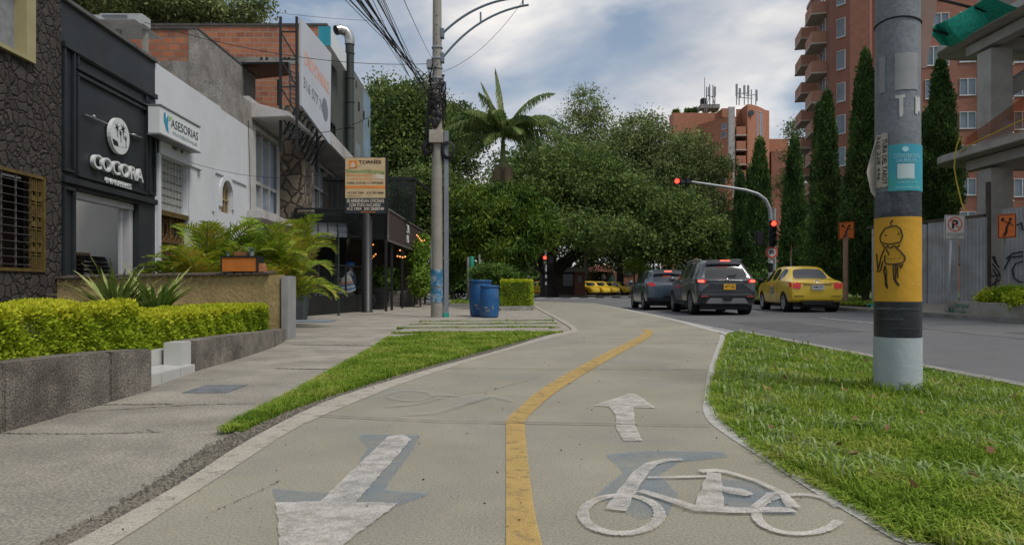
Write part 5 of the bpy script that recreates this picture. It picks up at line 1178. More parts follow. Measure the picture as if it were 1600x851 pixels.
m_vest = mat('denim_vest', (.05, .085, .14), .9, .2, 12); m_jean = mat('jeans', (.045, .065, .10), .9, .2, 12); m_sleeve = mat('grey_sleeve', (.33, .35, .38), .9, .1, 9)
def zn(c):
    if c.z > 1.44: return 0
    if c.z < .95: return 2
    if abs(c.y-ry0) > .19 or c.x < rx0-.13: return 3 if c.x > rx0-.38 else 0
    return 1
skinbody('body', J, E, None, t, 2, [m_skin, m_vest, m_jean, m_sleeve], zn)
mh = MB().ball(V3(-.02, 0, 1.63), .145, 20, 14, (1.1, .95, 1.02)); hel = mh.build('helmet', mat('helmet_blue', (.01, .10, .35), .25, .1, 2, coat=.5), t, smooth=True)
MB().ball(V3(-.115, 0, 1.61), .09, 14, 10, (.8, 1.15, .55)).build('visor', glassmat('dark_glass'), hel, smooth=True)
mb = MB()
for s in (1, -1):
    hx = V3(-.47, s*.21, 1.09)
    for k in range(4): o_ = (k-1.5)*.02; mb.tube([(hx[0]+.02, hx[1]+o_, hx[2]+.01), (hx[0]-.03, hx[1]+o_, hx[2]+.015), (hx[0]-.055, hx[1]+o_, hx[2]-.01), (hx[0]-.04, hx[1]+o_, hx[2]-.035)], .0095, 6)
    mb.tube([(hx[0]+.03, hx[1]-s*.035, hx[2]), (hx[0]-.01, hx[1]-s*.05, hx[2]-.02), (hx[0]-.03, hx[1]-s*.045, hx[2]-.035)], .011, 6)
mb.build('fingers', m_skin, t, smooth=True)
def motorcycle(label, x, y, rot=0, grp=None):
    t = thing('motorcycle', label, 'motorcycle', (x, y, 0), rot, grp)
    m_ty = mat('tyre', (.012, .012, .012), .85, .2, 20); m_rm = mat('rim', (.3, .31, .32), .35, metal=.7)
    for nm, cx in (('front', -.68), ('rear', .60)):
        pr = [(.22, -.045), (.27, -.05), (.295, -.025), (.30, 0), (.295, .025), (.27, .05), (.22, .045)]
        w_ = MB().lathe((cx, 0, .30), pr, 24, 'y', cap=False).build('wheel', m_ty, t, smooth=True, world=False)
        mb = MB().lathe((cx, 0, .30), [(.21, -.03), (.228, -.03), (.228, .03), (.21, .03), (.21, -.03)], 24, 'y', cap=False)
        for k in range(10): a = k*math.pi/5; mb.bar((cx, 0, .30), (cx+.215*math.cos(a), 0, .30+.215*math.sin(a)), .012)
        mb.lathe((cx, 0, .30), [(.05, -.06), (.05, .06)], 12, 'y'); mb.build('rim', m_rm, w_, world=False)
    mb = MB().tube([(-.68, .07, .30), (-.50, .07, .72), (-.42, .06, .95)], .022, 8).tube([(-.68, -.07, .30), (-.50, -.07, .72), (-.42, -.06, .95)], .022, 8); mb.build('fork', m_rm, t, world=False)
    MB().tube([(-.36, -.32, 1.05), (-.43, -.2, 1.06), (-.45, 0, .98), (-.43, .2, 1.06), (-.36, .32, 1.05)], .016, 8).build('handlebar', BM, t, world=False)
    m_bd = mat('moto_body', (.02, .05, .10), .35, coat=.3)
    MB().ball((-.18, 0, .83), .2, 16, 10, (1.25, .6, .72)).build('tank', m_bd, t, smooth=True, world=False)
    MB().ball((.28, 0, .80), .2, 16, 10, (2.0, .62, .42)).build('seat', BK, t, smooth=True, world=False)
    mb = MB().box(-.28, .12, -.12, .12, .32, .62); mb.build('engine', MATS['greymetal'], t, bevel=.04, world=False)
    mb = MB().bar((-.42, 0, .9), (-.30, 0, .4), .05).bar((-.30, 0, .4), (.6, 0, .30), .05).bar((-.38, 0, .82), (.55, 0, .72), .05).bar((.55, 0, .72), (.6, .09, .32), .03); mb.build('frame', BM, t, world=False)
    MB().tube([(-.1, -.13, .35), (.2, -.15, .30), (.72, -.15, .42)], [.025, .035, .045], 8).build('exhaust', m_rm, t, world=False)
    MB().lathe((-.57, 0, .92), [(.02, -.05), (.09, -.04), (.09, .03), (.07, .05)], 14, 'x').build('headlight', m_bd, t, smooth=True, world=False)
    mb = MB()
    for k in range(8):
        a0, a1 = R(20+k*16), R(36+k*16); mb.hexa([(-.68-.33*math.cos(a0), -.06, .30+.33*math.sin(a0)), (-.68-.33*math.cos(a1), -.06, .30+.33*math.sin(a1)), (-.68-.33*math.cos(a1), .06, .30+.33*math.sin(a1)), (-.68-.33*math.cos(a0), .06, .30+.33*math.sin(a0)), (-.68-.34*math.cos(a0), -.06, .30+.34*math.sin(a0)), (-.68-.34*math.cos(a1), -.06, .30+.34*math.sin(a1)), (-.68-.34*math.cos(a1), .06, .30+.34*math.sin(a1)), (-.68-.34*math.cos(a0), .06, .30+.34*math.sin(a0))])
    mb.build('mudguard', m_bd, t, world=False)
    for s in (1, -1):
        MB().ball((-.38, s*.34, 1.22), .055, 10, 8, (.5, 1.1, .8)).tube([(-.38, s*.3, 1.05), (-.38, s*.33, 1.2)], .008, 5).build('mirror', BM, t, world=False)
    return t
motorcycle('motorcycle with a rider on it, seen through the glass of the café terrace', rx0+.02, ry0)
motorcycle('parked motorcycle without a rider, left of the rider behind the café glass', XW(503, 24.6), 24.6, .5)
# striped shopping bag
t = thing('shopping_bag', 'large sagging white bag with blue and orange stripes hanging beside the motorcyclist', 'bag', (rx0-.2, ry0-.42, .55))
bx, by = XW(540, 25.1), 25.1
vs = []; rows = 9; cols = 16
for i in range(rows):
    f_ = i/(rows-1); z_ = .62+.62*f_; hw = (.36-.26*f_**1.3); dp = .12*(1-f_*.6)
    for k in range(cols):
        a = 2*math.pi*k/cols; vs.append((bx+.06*f_+hw*math.cos(a)*(1+.04*math.sin(a*3+i)), by+dp*math.sin(a), z_+.03*math.sin(a*2+1)*(1-f_)+.06*math.cos(a)*(1-f_)))
mb = MB().add(vs, [(i*cols+k, i*cols+(k+1) % cols, (i+1)*cols+(k+1) % cols, (i+1)*cols+k) for i in range(rows-1) for k in range(cols)]+[tuple(range(cols))[::-1], tuple((rows-1)*cols+k for k in range(cols))])
cm = [mat('bag_white', (.5, .5, .5), .8), mat('bag_blue', (.10, .22, .45), .8), mat('bag_orange', (.55, .22, .08), .8)]
for k in range(len(mb.f)):
    r_ = k//cols; mb.m[k] = {0: 0, 1: 1, 2: 0, 3: 1, 4: 2, 5: 0, 6: 0, 7: 0}.get(r_, 0)
mb.build('bag', cm, t, smooth=True)
MB().tube([(bx+.0, by, 1.23), (bx+.04, by, 1.31), (bx+.14, by+.1, 1.33)], .012, 6).build('handle', cm[0], t)

def standing(label, x, y, h, cols, rot=0, z=0):
    t = thing('person', label, 'person', (x, y, z)); k = h/1.72
    def v(a, b, c): ca, sa = math.cos(rot), math.sin(rot); return (x+(a*ca-b*sa)*k, y+(a*sa+b*ca)*k, z+c*k)
    J = {'pel': (v(0, 0, .93), (.15, .11)), 'ch': (v(0, 0, 1.25), (.17, .11)), 'nk': (v(0, 0, 1.45), .055), 'hd': (v(0, -.01, 1.55), (.075, .09)), 'ht': (v(0, 0, 1.66), (.07, .08))}
    E = [('pel', 'ch'), ('ch', 'nk'), ('nk', 'hd'), ('hd', 'ht')]
    for s, n_ in ((1, 'l'), (-1, 'r')):
        J['sh'+n_] = (v(s*.19, 0, 1.37), .06); J['el'+n_] = (v(s*.24, .03, 1.09), .042); J['wr'+n_] = (v(s*.24, -.06, .85), .03); J['hn'+n_] = (v(s*.24, -.08, .76), .035)
        J['hp'+n_] = (v(s*.09, 0, .88), .085); J['kn'+n_] = (v(s*.10, -.02, .48), .058); J['an'+n_] = (v(s*.10, 0, .08), .04); J['ft'+n_] = (v(s*.11, -.13, .035), .035)
        E += [('ch', 'sh'+n_), ('sh'+n_, 'el'+n_), ('el'+n_, 'wr'+n_), ('wr'+n_, 'hn'+n_), ('pel', 'hp'+n_), ('hp'+n_, 'kn'+n_), ('kn'+n_, 'an'+n_), ('an'+n_, 'ft'+n_)]
    zf_ = lambda c: (3 if c.z > z+1.60*k else 0) if c.z > z+1.44*k or (abs((c.x-x)) > .2*k and c.z < z+1.0*k) else (1 if c.z > z+.92*k else 2)
    skinbody('body', J, E, None, t, 1, [m_skin]+[mat('cloth_'+n, c, .9) for n, c in cols]+[m_hair], zf_)
    return t
standing('person in a blue shirt standing behind the row of yellow taxis', XW(933, 84), 84, 1.7, [('blue', (.03, .20, .40)), ('dark', (.03, .03, .04))], z=.05)
standing('person in a white shirt standing behind the taxis, under the red roof', XW(943.5, 86), 86, 1.75, [('white', (.5, .5, .5)), ('dark', (.03, .03, .04))], z=.9)
standing('person in a pale shirt near the brick wall beside the dark hatchback', XW(984, 80), 80, 1.7, [('pale', (.42, .46, .48)), ('dark', (.03, .03, .04))], z=.05)

# ------------------------------------------------------------------ barrels, pillar plants
def barrel(label, px, py, rpx, hpx, D_):
    x = XW(px, D_); s = D_/FX; r = rpx*s; h = hpx*s; z0 = 0
    t = thing('blue_barrel', label, 'barrel', (x, D_, z0), 0, 'blue plastic barrels by the bike path')
    m = mat('barrel_blue', (.012, .085, .235), .5, .12, 5, stain=(.10, .15, .20), stain_amt=.6, stain_scale=2.6, fine=.1, fscale=40)
    pr = [(r*.82, 0), (r*.90, .02), (r*.93, h*.12), (r*.99, h*.35), (r, h*.5), (r*.99, h*.68), (r*.93, h*.86), (r*.90, h*.93), (r*.90, h*.955)]
    MB().lathe((x, D_, z0), pr, 32).build('drum', m, t, smooth=True)
    MB().lathe((x, D_, z0), [(r*.90, h*.957), (r*.955, h*.96), (r*.955, h*.99), (r*.93, h), (r*.80, h*.985), (.01, h*.98)], 32).build('lid', m, t, smooth=True)
    MB().lathe((x, D_, z0), [(r*.94, h*.925), (r*.975, h*.93), (r*.975, h*.95), (r*.94, h*.955)], 32, cap=False).build('clamp_band', mat('barrel_blue_dark', (.01, .06, .17), .5), t, smooth=True)
    sc_ = MB()
    for a, z_, w_, hh_ in ((-1.9, .28, .10, .05), (-1.7, .20, .12, .03), (-1.2, .25, .03, .12)):
        q = Vector((x+r*1.003*math.cos(a), D_+r*1.003*math.sin(a), h*z_)); tn = Vector((-math.sin(a), math.cos(a), 0)); sc_.poly([q-tn*w_/2, q+tn*w_/2, q+tn*w_*.3+Vector((0, 0, hh_)), q-tn*w_*.5+Vector((0, 0, hh_*.7))])
    sc_.build('scrape', mat('scrape', (.22, .20, .16), .9), t, recalc=False)
    return t
barrel('left one of two blue barrels, the taller one standing slightly behind', 751, 493, 18, 56, 19.9)
barrel('right one of two blue barrels, the shorter and nearer one', 765, 495, 15.3, 49.5, 19.1)
t = thing('clipped_hedge', 'small block-shaped yellow-green hedge with its own kerb beside the blue barrels', 'hedge', (XW(806, 25.5), 25.5, .1))
xh0, xh1 = XW(783, 25), XW(830, 25)
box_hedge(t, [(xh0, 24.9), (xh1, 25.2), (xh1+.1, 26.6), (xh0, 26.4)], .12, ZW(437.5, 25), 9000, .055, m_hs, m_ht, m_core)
MB().prism([(XW(781, 24.5), 24.5, -.03), (XW(833, 25), 25.0, -.03), (XW(835, 27), 27, -.03), (XW(781, 27), 27, -.03)], (0, 0, .17)).build('kerb', m_kerb, t, bevel=.02)
# kerbed bed further left, low hedges, green post, stems
t = thing('planting_bed', 'low kerbed planting bed with ground cover left of the barrels', 'planting bed', (-2.4, 30, 0))
MB().box(XW(702, 29.5), XW(740, 29.5), 29.3, 33, -.03, .12).build('kerb', m_kerb, t, bevel=.02); npmesh('plants', leaf_quads(np.stack([XW(703, 29.5)+RNG.random(900)*1.0, 29.5+RNG.random(900)*3, .13+.12*RNG.random(900)], 1), .10), 4, m_bl_, t)
shrub('round_shrub', 'round clipped bush with dark trunk left of the green post', [B(713, 420, 33, 22, 14), B(700, 430, 33, 14, 12)], 7000, .14, m_ml)
shrub('round_shrub', 'green feathery bush right above the blue barrels', [B(770, 425, 27, 32, 10), B(752, 428, 27, 14, 8), B(792, 432, 27, 12, 9)], 8500, .11, m_ml)
shrub('round_shrub', 'darker brownish bush behind the block-shaped hedge', [B(808, 424, 32, 20, 12)], 4000, .13, m_dl)
for px_, lab, m, r_, pt in ((737, 'bright green painted post rising behind the blue barrels', mat('green_paint', (.01, .20, .13), .6, .2, 6), .11, 400), (731.5, 'weathered grey wooden post beside the green post', m_wd, .07, 401), (749, 'pale concrete post behind the green post', CON, .045, 397)):
    D_ = 30.5; t = thing('post', lab, 'post', (XW(px_, D_), D_, 0)); MB().lathe((XW(px_, D_), D_, -.02), [(r_, 0), (r_, ZW(pt, D_)-.02), (r_*.9, ZW(pt, D_)), (.01, ZW(pt, D_)+.01)], 12).build('post', m, t, smooth=True)
# white diamond sign on back, street name plate
t = thing('road_sign', 'pale diamond road sign seen from behind under the big tree', 'road sign', (XW(824, 45), 45, 0)); D_ = 45
MB().prism([Q(824, 408, D_), Q(831, 420, D_), Q(826, 434, D_), Q(818, 421, D_)], (0, .02, 0)).build('plate', mat('plate_grey', (.34, .36, .37), .5), t); MB().tube([(XW(824, D_), 45.04, -.03), (XW(824, D_), 45.04, ZW(412, D_))], .03, 8).build('post', MATS['greymetal'], t)
t = thing('street_plate', 'small vertical blue-white plate on a thin post among the trees', 'sign', (XW(804, 40), 40, 0)); D_ = 40
MB().box(XW(802, D_), XW(806, D_), 39.97, 40, ZW(412, D_), ZW(396, D_)).build('plate', mat('plate_pale', (.35, .42, .5), .5), t); MB().tube([(XW(804, D_), 40.03, -.03), (XW(804, D_), 40.03, ZW(400, D_))], .025, 8).build('post', MATS['greymetal'], t)

# ------------------------------------------------------------------ utility pole with cables
pu = Vector((XW(683, 19.3), 19.3, 0)); m_cp = mat('pole_concrete', (.26, .245, .215), .9, .12, 4, bump=.25, bscale=40, stain=(.16, .15, .13), stain_amt=.5, stain_scale=2)
t = thing('utility_pole', 'tall concrete utility pole wrapped with cables and blue posters near its base', 'utility pole', tuple(pu)); up_ = t
MB().lathe(pu, [(.175, -.03), (.168, 1), (.155, 3.5), (.135, 6), (.115, 9.5)], 20).build('pole', m_cp, t, smooth=True)
xk = pu.x+.24
MB().box(xk-.045, xk+.075, 19.2, 19.34, .02, ZW(205, 19.3)).build('cable_duct', mat('duct_grey', (.20, .22, .25), .5, .15, 3, metal=.2), t, bevel=.01); MB().box(xk-.055, xk+.085, 19.19, 19.35, -.02, .11).build('duct_foot', mat('turquoise', (.03, .30, .24), .6), t)
mb = MB()
for py in (107, 123, 132, 160, 168, 92, 75): mb.lathe((pu.x, pu.y, ZW(py, 19.3)), [(.14, -.02), (.155, -.018), (.155, .018), (.14, .02)], 16, cap=False)
mb.build('strap', MATS['galv'], t); mb = MB()
for k in range(10): mb.ball((pu.x-.0, pu.y-.125+k*.0008, 7.4-.25*k+.8), .016, 6, 5)
mb.build('hole', BK, t)
MB().box(pu.x-.28, pu.x-.12, 19.2, 19.4, ZW(108, 19.3), ZW(94, 19.3)).build('junction_box', MATS['greymetal'], t, bevel=.02)
MB().box(pu.x-.20, pu.x+.18, 19.08, 19.34, ZW(225, 19.3), ZW(205, 19.3)).build('wooden_clamp', mat('pale_wood', (.33, .30, .25), .8, .2, 8), t, bevel=.01)
mb = MB(); random.seed(11)
for k in range(34):      # tangled cable loops round the pole
    z_ = ZW(random.uniform(112, 200), 19.3); a0 = random.uniform(0, 6.28); rr = .16+random.random()*.09; sp_ = random.uniform(1.5, 6)
    mb.tube([(pu.x+rr*math.cos(a0+i*sp_/9), pu.y+rr*math.sin(a0+i*sp_/9), z_+.06*math.sin(i*1.3+k)+random.uniform(-.05, .05)+i*random.uniform(-.03, .03)) for i in range(10)], random.uniform(.008, .018), 5)
for k in range(7): mb.tube([(pu.x-.22+random.uniform(-.06, .06), pu.y-.1, ZW(160, 19.3)), (pu.x-.26+random.uniform(-.05, .05), pu.y-.12, ZW(205, 19.3)), (pu.x-.24+random.uniform(-.05, .08), pu.y-.12, ZW(240, 19.3))], .014, 5)
for k in range(4): mb.ball((pu.x+random.uniform(-.12, .12), pu.y-.17, ZW(random.uniform(175, 197), 19.3)), .09, 10, 7, (1, .8, 1.4))
mb.build('cable_tangle', mat('cable_black', (.012, .012, .013), .6, .3, 20), t, smooth=True)
for (cx_, cy_, rr) in ((698, 236, .28), (668, 232, .20)):
    mb = MB(); c = Q(cx_, cy_, 19.3); c.y = 19.25
    for k in range(6): r_ = rr*(1-.07*k); mb.tube([(c.x+r_*.72*math.cos(a*math.pi/9)+.01*k, c.y-.02*k, c.z+r_*math.sin(a*math.pi/9)) for a in range(19)], .02, 6)
    mb.build('cable_coil', MATS['cable_black'], t, smooth=True)
m_post = mat('blue_poster', (.03, .14, .26), .7, .35, 7, stain=(.42, .45, .46), stain_amt=.8, stain_scale=6.5)
mb = MB()
def wrap(mb, c, r, a0, a1, z0, z1, n=10, jag=0.0):
    vs = []
    for i in range(n+1):
        a = a0+(a1-a0)*i/n; vs += [(c.x+r*math.cos(a), c.y+r*math.sin(a), z0+random.uniform(-jag, jag)), (c.x+r*math.cos(a), c.y+r*math.sin(a), z1+random.uniform(-jag, jag))]
    mb.add(vs, [(2*i, 2*i+2, 2*i+3, 2*i+1) for i in range(n)])
wrap(mb, pu, .179, -2.9, -.3, .40, .78, 12, .01); wrap(mb, pu, .179, -2.9, -.4, .82, 1.30, 12, .012); mb.build('poster', m_post, t, recalc=False)
mb = MB(); wrap(mb, pu, .176, -3.0, -2.4, 1.3, 1.9, 8, .06); wrap(mb, pu, .175, -3.1, -2.5, 1.6, 2.1, 8, .05); mb.build('poster_scrap', mat('scrap', (.40, .42, .44), .8, .1, 9), t, recalc=False)
# lamp arm (to the right) and lamp head
mb = MB(); D_ = 19.3
def arc(p0, p1, p2, n=14): return [Q(*( (1-t_)**2*np.array(p0)+2*t_*(1-t_)*np.array(p1)+t_*t_*np.array(p2)), D_) for t_ in [i/n for i in range(n+1)]]
la = arc((689, 55), (745, -2), (822, -4)); lb = arc((689, 94), (745, 20), (826, 8)); mb.tube(la+[Q(870, -12, D_)], .035, 8); mb.tube(lb, .032, 8)
mb.bar(Q(751, 19.5, D_), Q(751, 36, D_), .05); mb.bar(Q(817, -4, D_), Q(817, 9, D_), .05); mb.box(pu.x+.10, pu.x+.19, 19.2, 19.4, ZW(60, D_), ZW(46, D_)); mb.box(pu.x+.10, pu.x+.19, 19.2, 19.4, ZW(98, D_), ZW(84, D_)); mb.build('lamp_arm', mat('arm_blue_grey', (.13, .17, .21), .5, .1, 3), t, smooth=True)
MB().ball(Q(895, -8, D_), .3, 16, 10, (1.3, .55, .42)).build('lamp_head', mat('lamp_teal', (.10, .17, .19), .4), t, smooth=True)
# overhead cables
m_cb = MATS['cable_black']
def cable(label, a, b, sag, r=.014, n=18, grp='overhead cables at the utility pole'):
    r *= .5
    t_ = [a.lerp(b, i/n)-Vector((0, 0, sag*4*(i/n)*(1-i/n))) for i in range(n+1)]
    o = MB().tube(t_, r, 5).build('overhead_cable', m_cb, smooth=True); return tag(o, label, 'cable', grp)
top = lambda py: Vector((pu.x-.1, pu.y, ZW(py, 19.3)))
bund = [(553, 0, 135), (577, 0, 140), (581, 0, 146), (586, 0, 150), (590, 0, 155), (594, 0, 158), (598, 0, 163), (603, 0, 168), (606, 0, 172), (612, 0, 158), (640, 0, 95), (571, 0, 150), (584, 0, 170), (589, 0, 182), (596, 0, 190), (601, 0, 150), (609, 0, 180), (566, 0, 128)]
for i, (px_, py_, tp) in enumerate(bund):
    Dn = 9.0; a = Q(px_, py_, Dn); b_ = top(tp); d = (a-b_); a2 = a+d*1.2
    cable('one of the bundled black cables rising left from the utility pole to the top edge', b_, a2, random.uniform(.1, .3), random.choice((.009, .012, .018)))
e1 = cable('single black cable from the left roofs across the billboard to the utility pole', Q(225, 35, 16), Q(668, 100, 19.3), .30, .016, grp='')
cable('black cable drooping from the balcony house to the utility pole above the agency sign', Q(400, 186, 21), Q(668, 112, 19.3), .95, .02, grp='')
cable('thin cable in front of the white building dipping towards the agency sign', Q(292, 252, 15.3), Q(668, 205, 19.3), .75, .010, grp='')
cable('thin high cable crossing the sky above the orange brick wall', Q(330, 3, 22), Q(600, 33, 24), .12, .012, grp='')
cable('thin cable from the lamp arm back to the utility pole', Q(817, 2, 19.25), Q(690, 113, 19.3), .30, .012, grp='')
cable('cable hanging down the white building beside the curtained window', Q(388, 188, 21), Q(392, 335, 21), .0, .018, grp='')
for o in bpy.data.objects:
    if o.get('group') == '': del o['group']
# ------------------------------------------------------------------ big painted pole in the median
bp_ = Vector((XW(1402.5, 5.3), 5.3, 0)); D_ = 5.3; rr_ = .157
t = thing('street_pole', 'thick round pole painted white, black, yellow and grey with posters, standing in the median grass', 'pole', tuple(bp_))
def pz(py): return ZW(py, 5.15)
m_pw = mat('pole_white', (.37, .41, .44), .75, .09, 3, bump=.25, bscale=22, stain=(.27, .30, .33), stain_amt=.6, stain_scale=3)
m_pb = mat('pole_black', (.016, .018, .022), .4, .3, 4, bump=.3, bscale=18, stain=(.05, .055, .06), stain_amt=.5, stain_scale=3)
m_py = mat('pole_yellow', (.50, .27, .018), .65, .10, 4, bump=.25, bscale=20, stain=(.38, .20, .02), stain_amt=.4, stain_scale=3)
m_pg = mat('pole_greyblue', (.15, .17, .19), .75, .2, 2.2, bump=.4, bscale=14, stain=(.17, .185, .20), stain_amt=.7, stain_scale=4, fine=.12, fscale=30)
m_pd = mat('pole_dark_wrap', (.03, .036, .044), .5, .4, 5, bump=.5, bscale=16, stain=(.12, .135, .15), stain_amt=.8, stain_scale=5)
for nm, z0, z1, m, r in (('white_band', -.03, pz(528), m_pw, rr_+.003), ('black_band', pz(528), pz(471), m_pb, rr_+.001), ('yellow_band', pz(471), pz(338), m_py, rr_), ('dark_wrap', pz(338), pz(297), m_pd, rr_-.001), ('grey_shaft', pz(297), 3.6, m_pg, rr_-.003)):
    zs = [z0+(z1-z0)*k/8 for k in range(9)]
    mb = MB().lathe(bp_, [(r*(1.03-.05*z/3.4)+random.uniform(-.0008, .0008), z) for z in zs], 40, cap=(nm in ('white_band', 'grey_shaft'))); mb.build(nm, m, t, smooth=True)
def on_pole(px, extra=.004, r=None, z=1.6):     # angle on the pole's front at a photo column
    r0 = (r or rr_)*(1.03-.05*z/3.4)
    s_ = (px-1402.5)/37.0; s_ = max(-.999, min(.999, s_)); a = math.asin(s_); return a
def pp3(px, py, ex=.004):
    z = pz(py); a = on_pole(px); r = rr_*(1.03-.05*z/3.4)+ex
    tw = Vector((-bp_.x, -bp_.y, 0)).normalized(); rg = Vector((-tw.y, tw.x, 0))
    return Vector((bp_.x, bp_.y, z))+rg*(r*math.sin(a))+tw*(r*math.cos(a))
def patch(name, px0, px1, py0, py1, m, parent, ex=.004, n=14, jag=0.0):
    vs = []
    for i in range(n+1):
        x = px0+(px1-px0)*i/n; vs += [pp3(x, py1+random.uniform(-jag, jag), ex), pp3(x, py0+random.uniform(-jag, jag), ex)]
    return MB().add(vs, [(2*i, 2*i+2, 2*i+3, 2*i+1) for i in range(n)]).build(name, m, parent, recalc=False)
def poletext(s, px0, px1, py0, py1, m, parent, ex=.007, bold=0.0, vert=False):
    me = text_mesh(s, bold); me.materials.clear(); me.materials.append(m)
    n = len(me.vertices); co = np.empty(n*3, dtype=np.float32); me.vertices.foreach_get('co', co); co = co.reshape(-1, 3); mn, mx_ = co.min(0), co.max(0); d = np.maximum(mx_-mn, 1e-6)
    u = (co[:, 0]-mn[0])/d[0]; v = (co[:, 1]-mn[1])/d[1]; V = []
    for a, b in zip(u, v):
        if vert: x, y = px0+(px1-px0)*b, py0+(py1-py0)*a
        else: x, y = px0+(px1-px0)*a, py1+(py0-py1)*b
        V.append(tuple(pp3(x, y, ex)))
    me.vertices.foreach_set('co', np.array(V, dtype=np.float32).ravel()); me.update(); return link_mesh('lettering', me, parent)
po = patch('blue_poster', 1388.5, 1439.5, 225, 298, mat('poster_cyan', (.03, .26, .36), .55, .12, 4, stain=(.04, .30, .22), stain_amt=.7, stain_scale=3.5), t, .004, 16, .4)
m_pt = mat('poster_text', (.30, .55, .62), .6)
poletext('COWORKING', 1397, 1434, 240, 246.5, m_pt, po); poletext('LAURELES', 1401, 1430, 247.5, 253.5, m_pt, po); poletext('info@coworking', 1402, 1430, 283, 286, m_pt, po); poletext('304 2281', 1404, 1428, 277.5, 281, m_pt, po); poletext('@coworkinglaureles', 1399, 1434, 291, 294.5, m_pt, po)
mb = MB(); mb.poly([pp3(1414+5*math.cos(a*.5236), 233+4.5*math.sin(a*.5236), .006) for a in range(12)]); mb.build('poster_emblem', m_pt, po, recalc=False)
patch('blank_square', 1402, 1427, 256, 279, mat('poster_pale', (.40, .50, .52), .6, .1), po, .0065)
patch('paper_square', 1398, 1433, 82, 140, mat('paper_grey', (.24, .25, .26), .8, .1, 6, stain=(.17, .18, .19), stain_amt=.5), t, .002, 14, .5)
patch('paper_scrap', 1374, 1384, 82, 140, MATS['paper_grey'], t, .002, 8, .5); 
m_sc = mat('paper_scrap_white', (.42, .43, .42), .85, .1, 9)
patch('paper_scrap', 1405, 1411, 150, 182, m_sc, t, .003, 6, 4); patch('paper_scrap', 1429, 1436, 150, 176, m_sc, t, .003, 6, 4); patch('paper_scrap', 1399, 1414, 148, 153, m_sc, t, .003, 6, 1)
tp_ = patch('torn_poster', 1371, 1388, 205, 290, mat('torn_paper', (.38, .35, .30), .85, .15, 8), t, .006, 10, 1.5)
poletext('TURA DEL TAROT', 1380, 1387, 214, 286, m_dk, tp_, .0085, .02, True); poletext('310 228 446', 1372.5, 1377.5, 208, 278, m_dk, tp_, .0085, .0, True)
mb = MB()      # loose paper hanging from the left edge
L0 = [pp3(1369, 212, .004), pp3(1369, 250, .006), pp3(1369, 292, .004)]
mb.add([L0[0], L0[0]+Vector((.0, -.04, .02)), L0[1]+Vector((-.06, -.02, 0)), L0[1], L0[1]+Vector((-.085, -.04, -.07)), L0[1]+Vector((0, 0, -.12)), L0[2]+Vector((-.05, -.03, -.02)), L0[2]+Vector((.005, 0, -.01)), L0[2]+Vector((-.02, -.03, -.06))], [(0, 1, 2, 3), (3, 2, 4, 5), (5, 4, 6, 7), (7, 6, 8)])
mb.build('torn_flap', MATS['torn_paper'], tp_, recalc=False)
patch('old_tape', 1370, 1436, 480, 484, m_pd, t, .004, 12, .8); patch('old_tape', 1372, 1410, 497, 500, m_pd, t, .004, 10, .8); patch('old_tape', 1390, 1438, 512, 514.5, m_pd, t, .004, 10, .8)
# doodle on the yellow band: plain marker strokes
def strokes(lst, w_=.009):
    mb = MB()
    for l in lst:
        pts = resample([Vector((x, y, 0)) for x, y in l], max(3, len(l)*3))
        q = [pp3(p.x, p.y, .0045) for p in pts]; mb.tube(q, w_/2, 5)
    return mb
do = [[(1378, 364), (1384, 355), (1400, 352), (1407, 357), (1410, 368), (1407, 378), (1390, 381), (1378, 378), (1376, 370), (1378, 364)], [(1394, 353), (1392, 347), (1396, 343)],
      [(1384, 366), (1386, 367)], [(1403, 364), (1405, 366)], [(1380, 381), (1384, 387), (1388, 383), (1392, 388), (1397, 383), (1402, 387), (1406, 382)], [(1383, 388), (1378, 400), (1376, 410), (1372, 424)], [(1380, 408), (1378, 420), (1375, 424)],
      [(1386, 388), (1390, 398)], [(1400, 386), (1408, 394), (1414, 402), (1412, 409), (1400, 412), (1386, 412), (1383, 408), (1384, 398)], [(1410, 412), (1408, 419), (1405, 413)],
      [(1384, 414), (1386, 424), (1386, 440), (1388, 451), (1385, 446), (1384, 432), (1382, 422), (1384, 414)], [(1399, 412), (1400, 424), (1399, 436), (1406, 447), (1401, 443), (1397, 436), (1396, 414)], [(1402, 412), (1403, 434)],
      [(1388, 403), (1389, 403)], [(1393, 404), (1394, 404)], [(1398, 403), (1399, 403)], [(1404, 403), (1405, 403)], [(1371, 395), (1372, 408), (1373, 418)]]
strokes(do).build('marker_drawing', mat('marker', (.03, .02, .01), .7), t)
mb = MB(); mb.tube([(bp_.x+(rr_*1.0)*math.cos(a*.3142), bp_.y+(rr_*1.0)*math.sin(a*.3142), pz(27)+.01*math.sin(a*.6)) for a in range(21)], .006, 5); mb.build('wire_tie', BK, t)
MB().hexa([(bp_.x+.14, 5.25, pz(100)), (bp_.x+.19, 5.25, pz(100)), (bp_.x+.19, 5.27, pz(100)), (bp_.x+.14, 5.27, pz(100)), (bp_.x+.14, 5.25, 3.4), (bp_.x+.34, 5.25, 3.4), (bp_.x+.34, 5.27, 3.4), (bp_.x+.14, 5.27, 3.4)]).build('sign_bracket', mat('faded_red_board', (.20, .13, .11), .8, .2, 4), t)
random.seed(5)
V = []       # grass tufts round the foot + dry leaves
k_ = 900; a = RNG.random(k_)*6.283; r = rr_+.02+RNG.random(k_)**2*.35
b = np.stack([bp_.x+r*np.cos(a), bp_.y+r*np.sin(a), np.full(k_, .01)], 1); h_ = (.10-.08*(r-rr_)/.4)*(.5+RNG.random(k_)); az = RNG.random(k_)*6.283; dx, dy = np.cos(az), np.sin(az); S = np.stack([-dy*.004, dx*.004, np.zeros(k_)], 1)
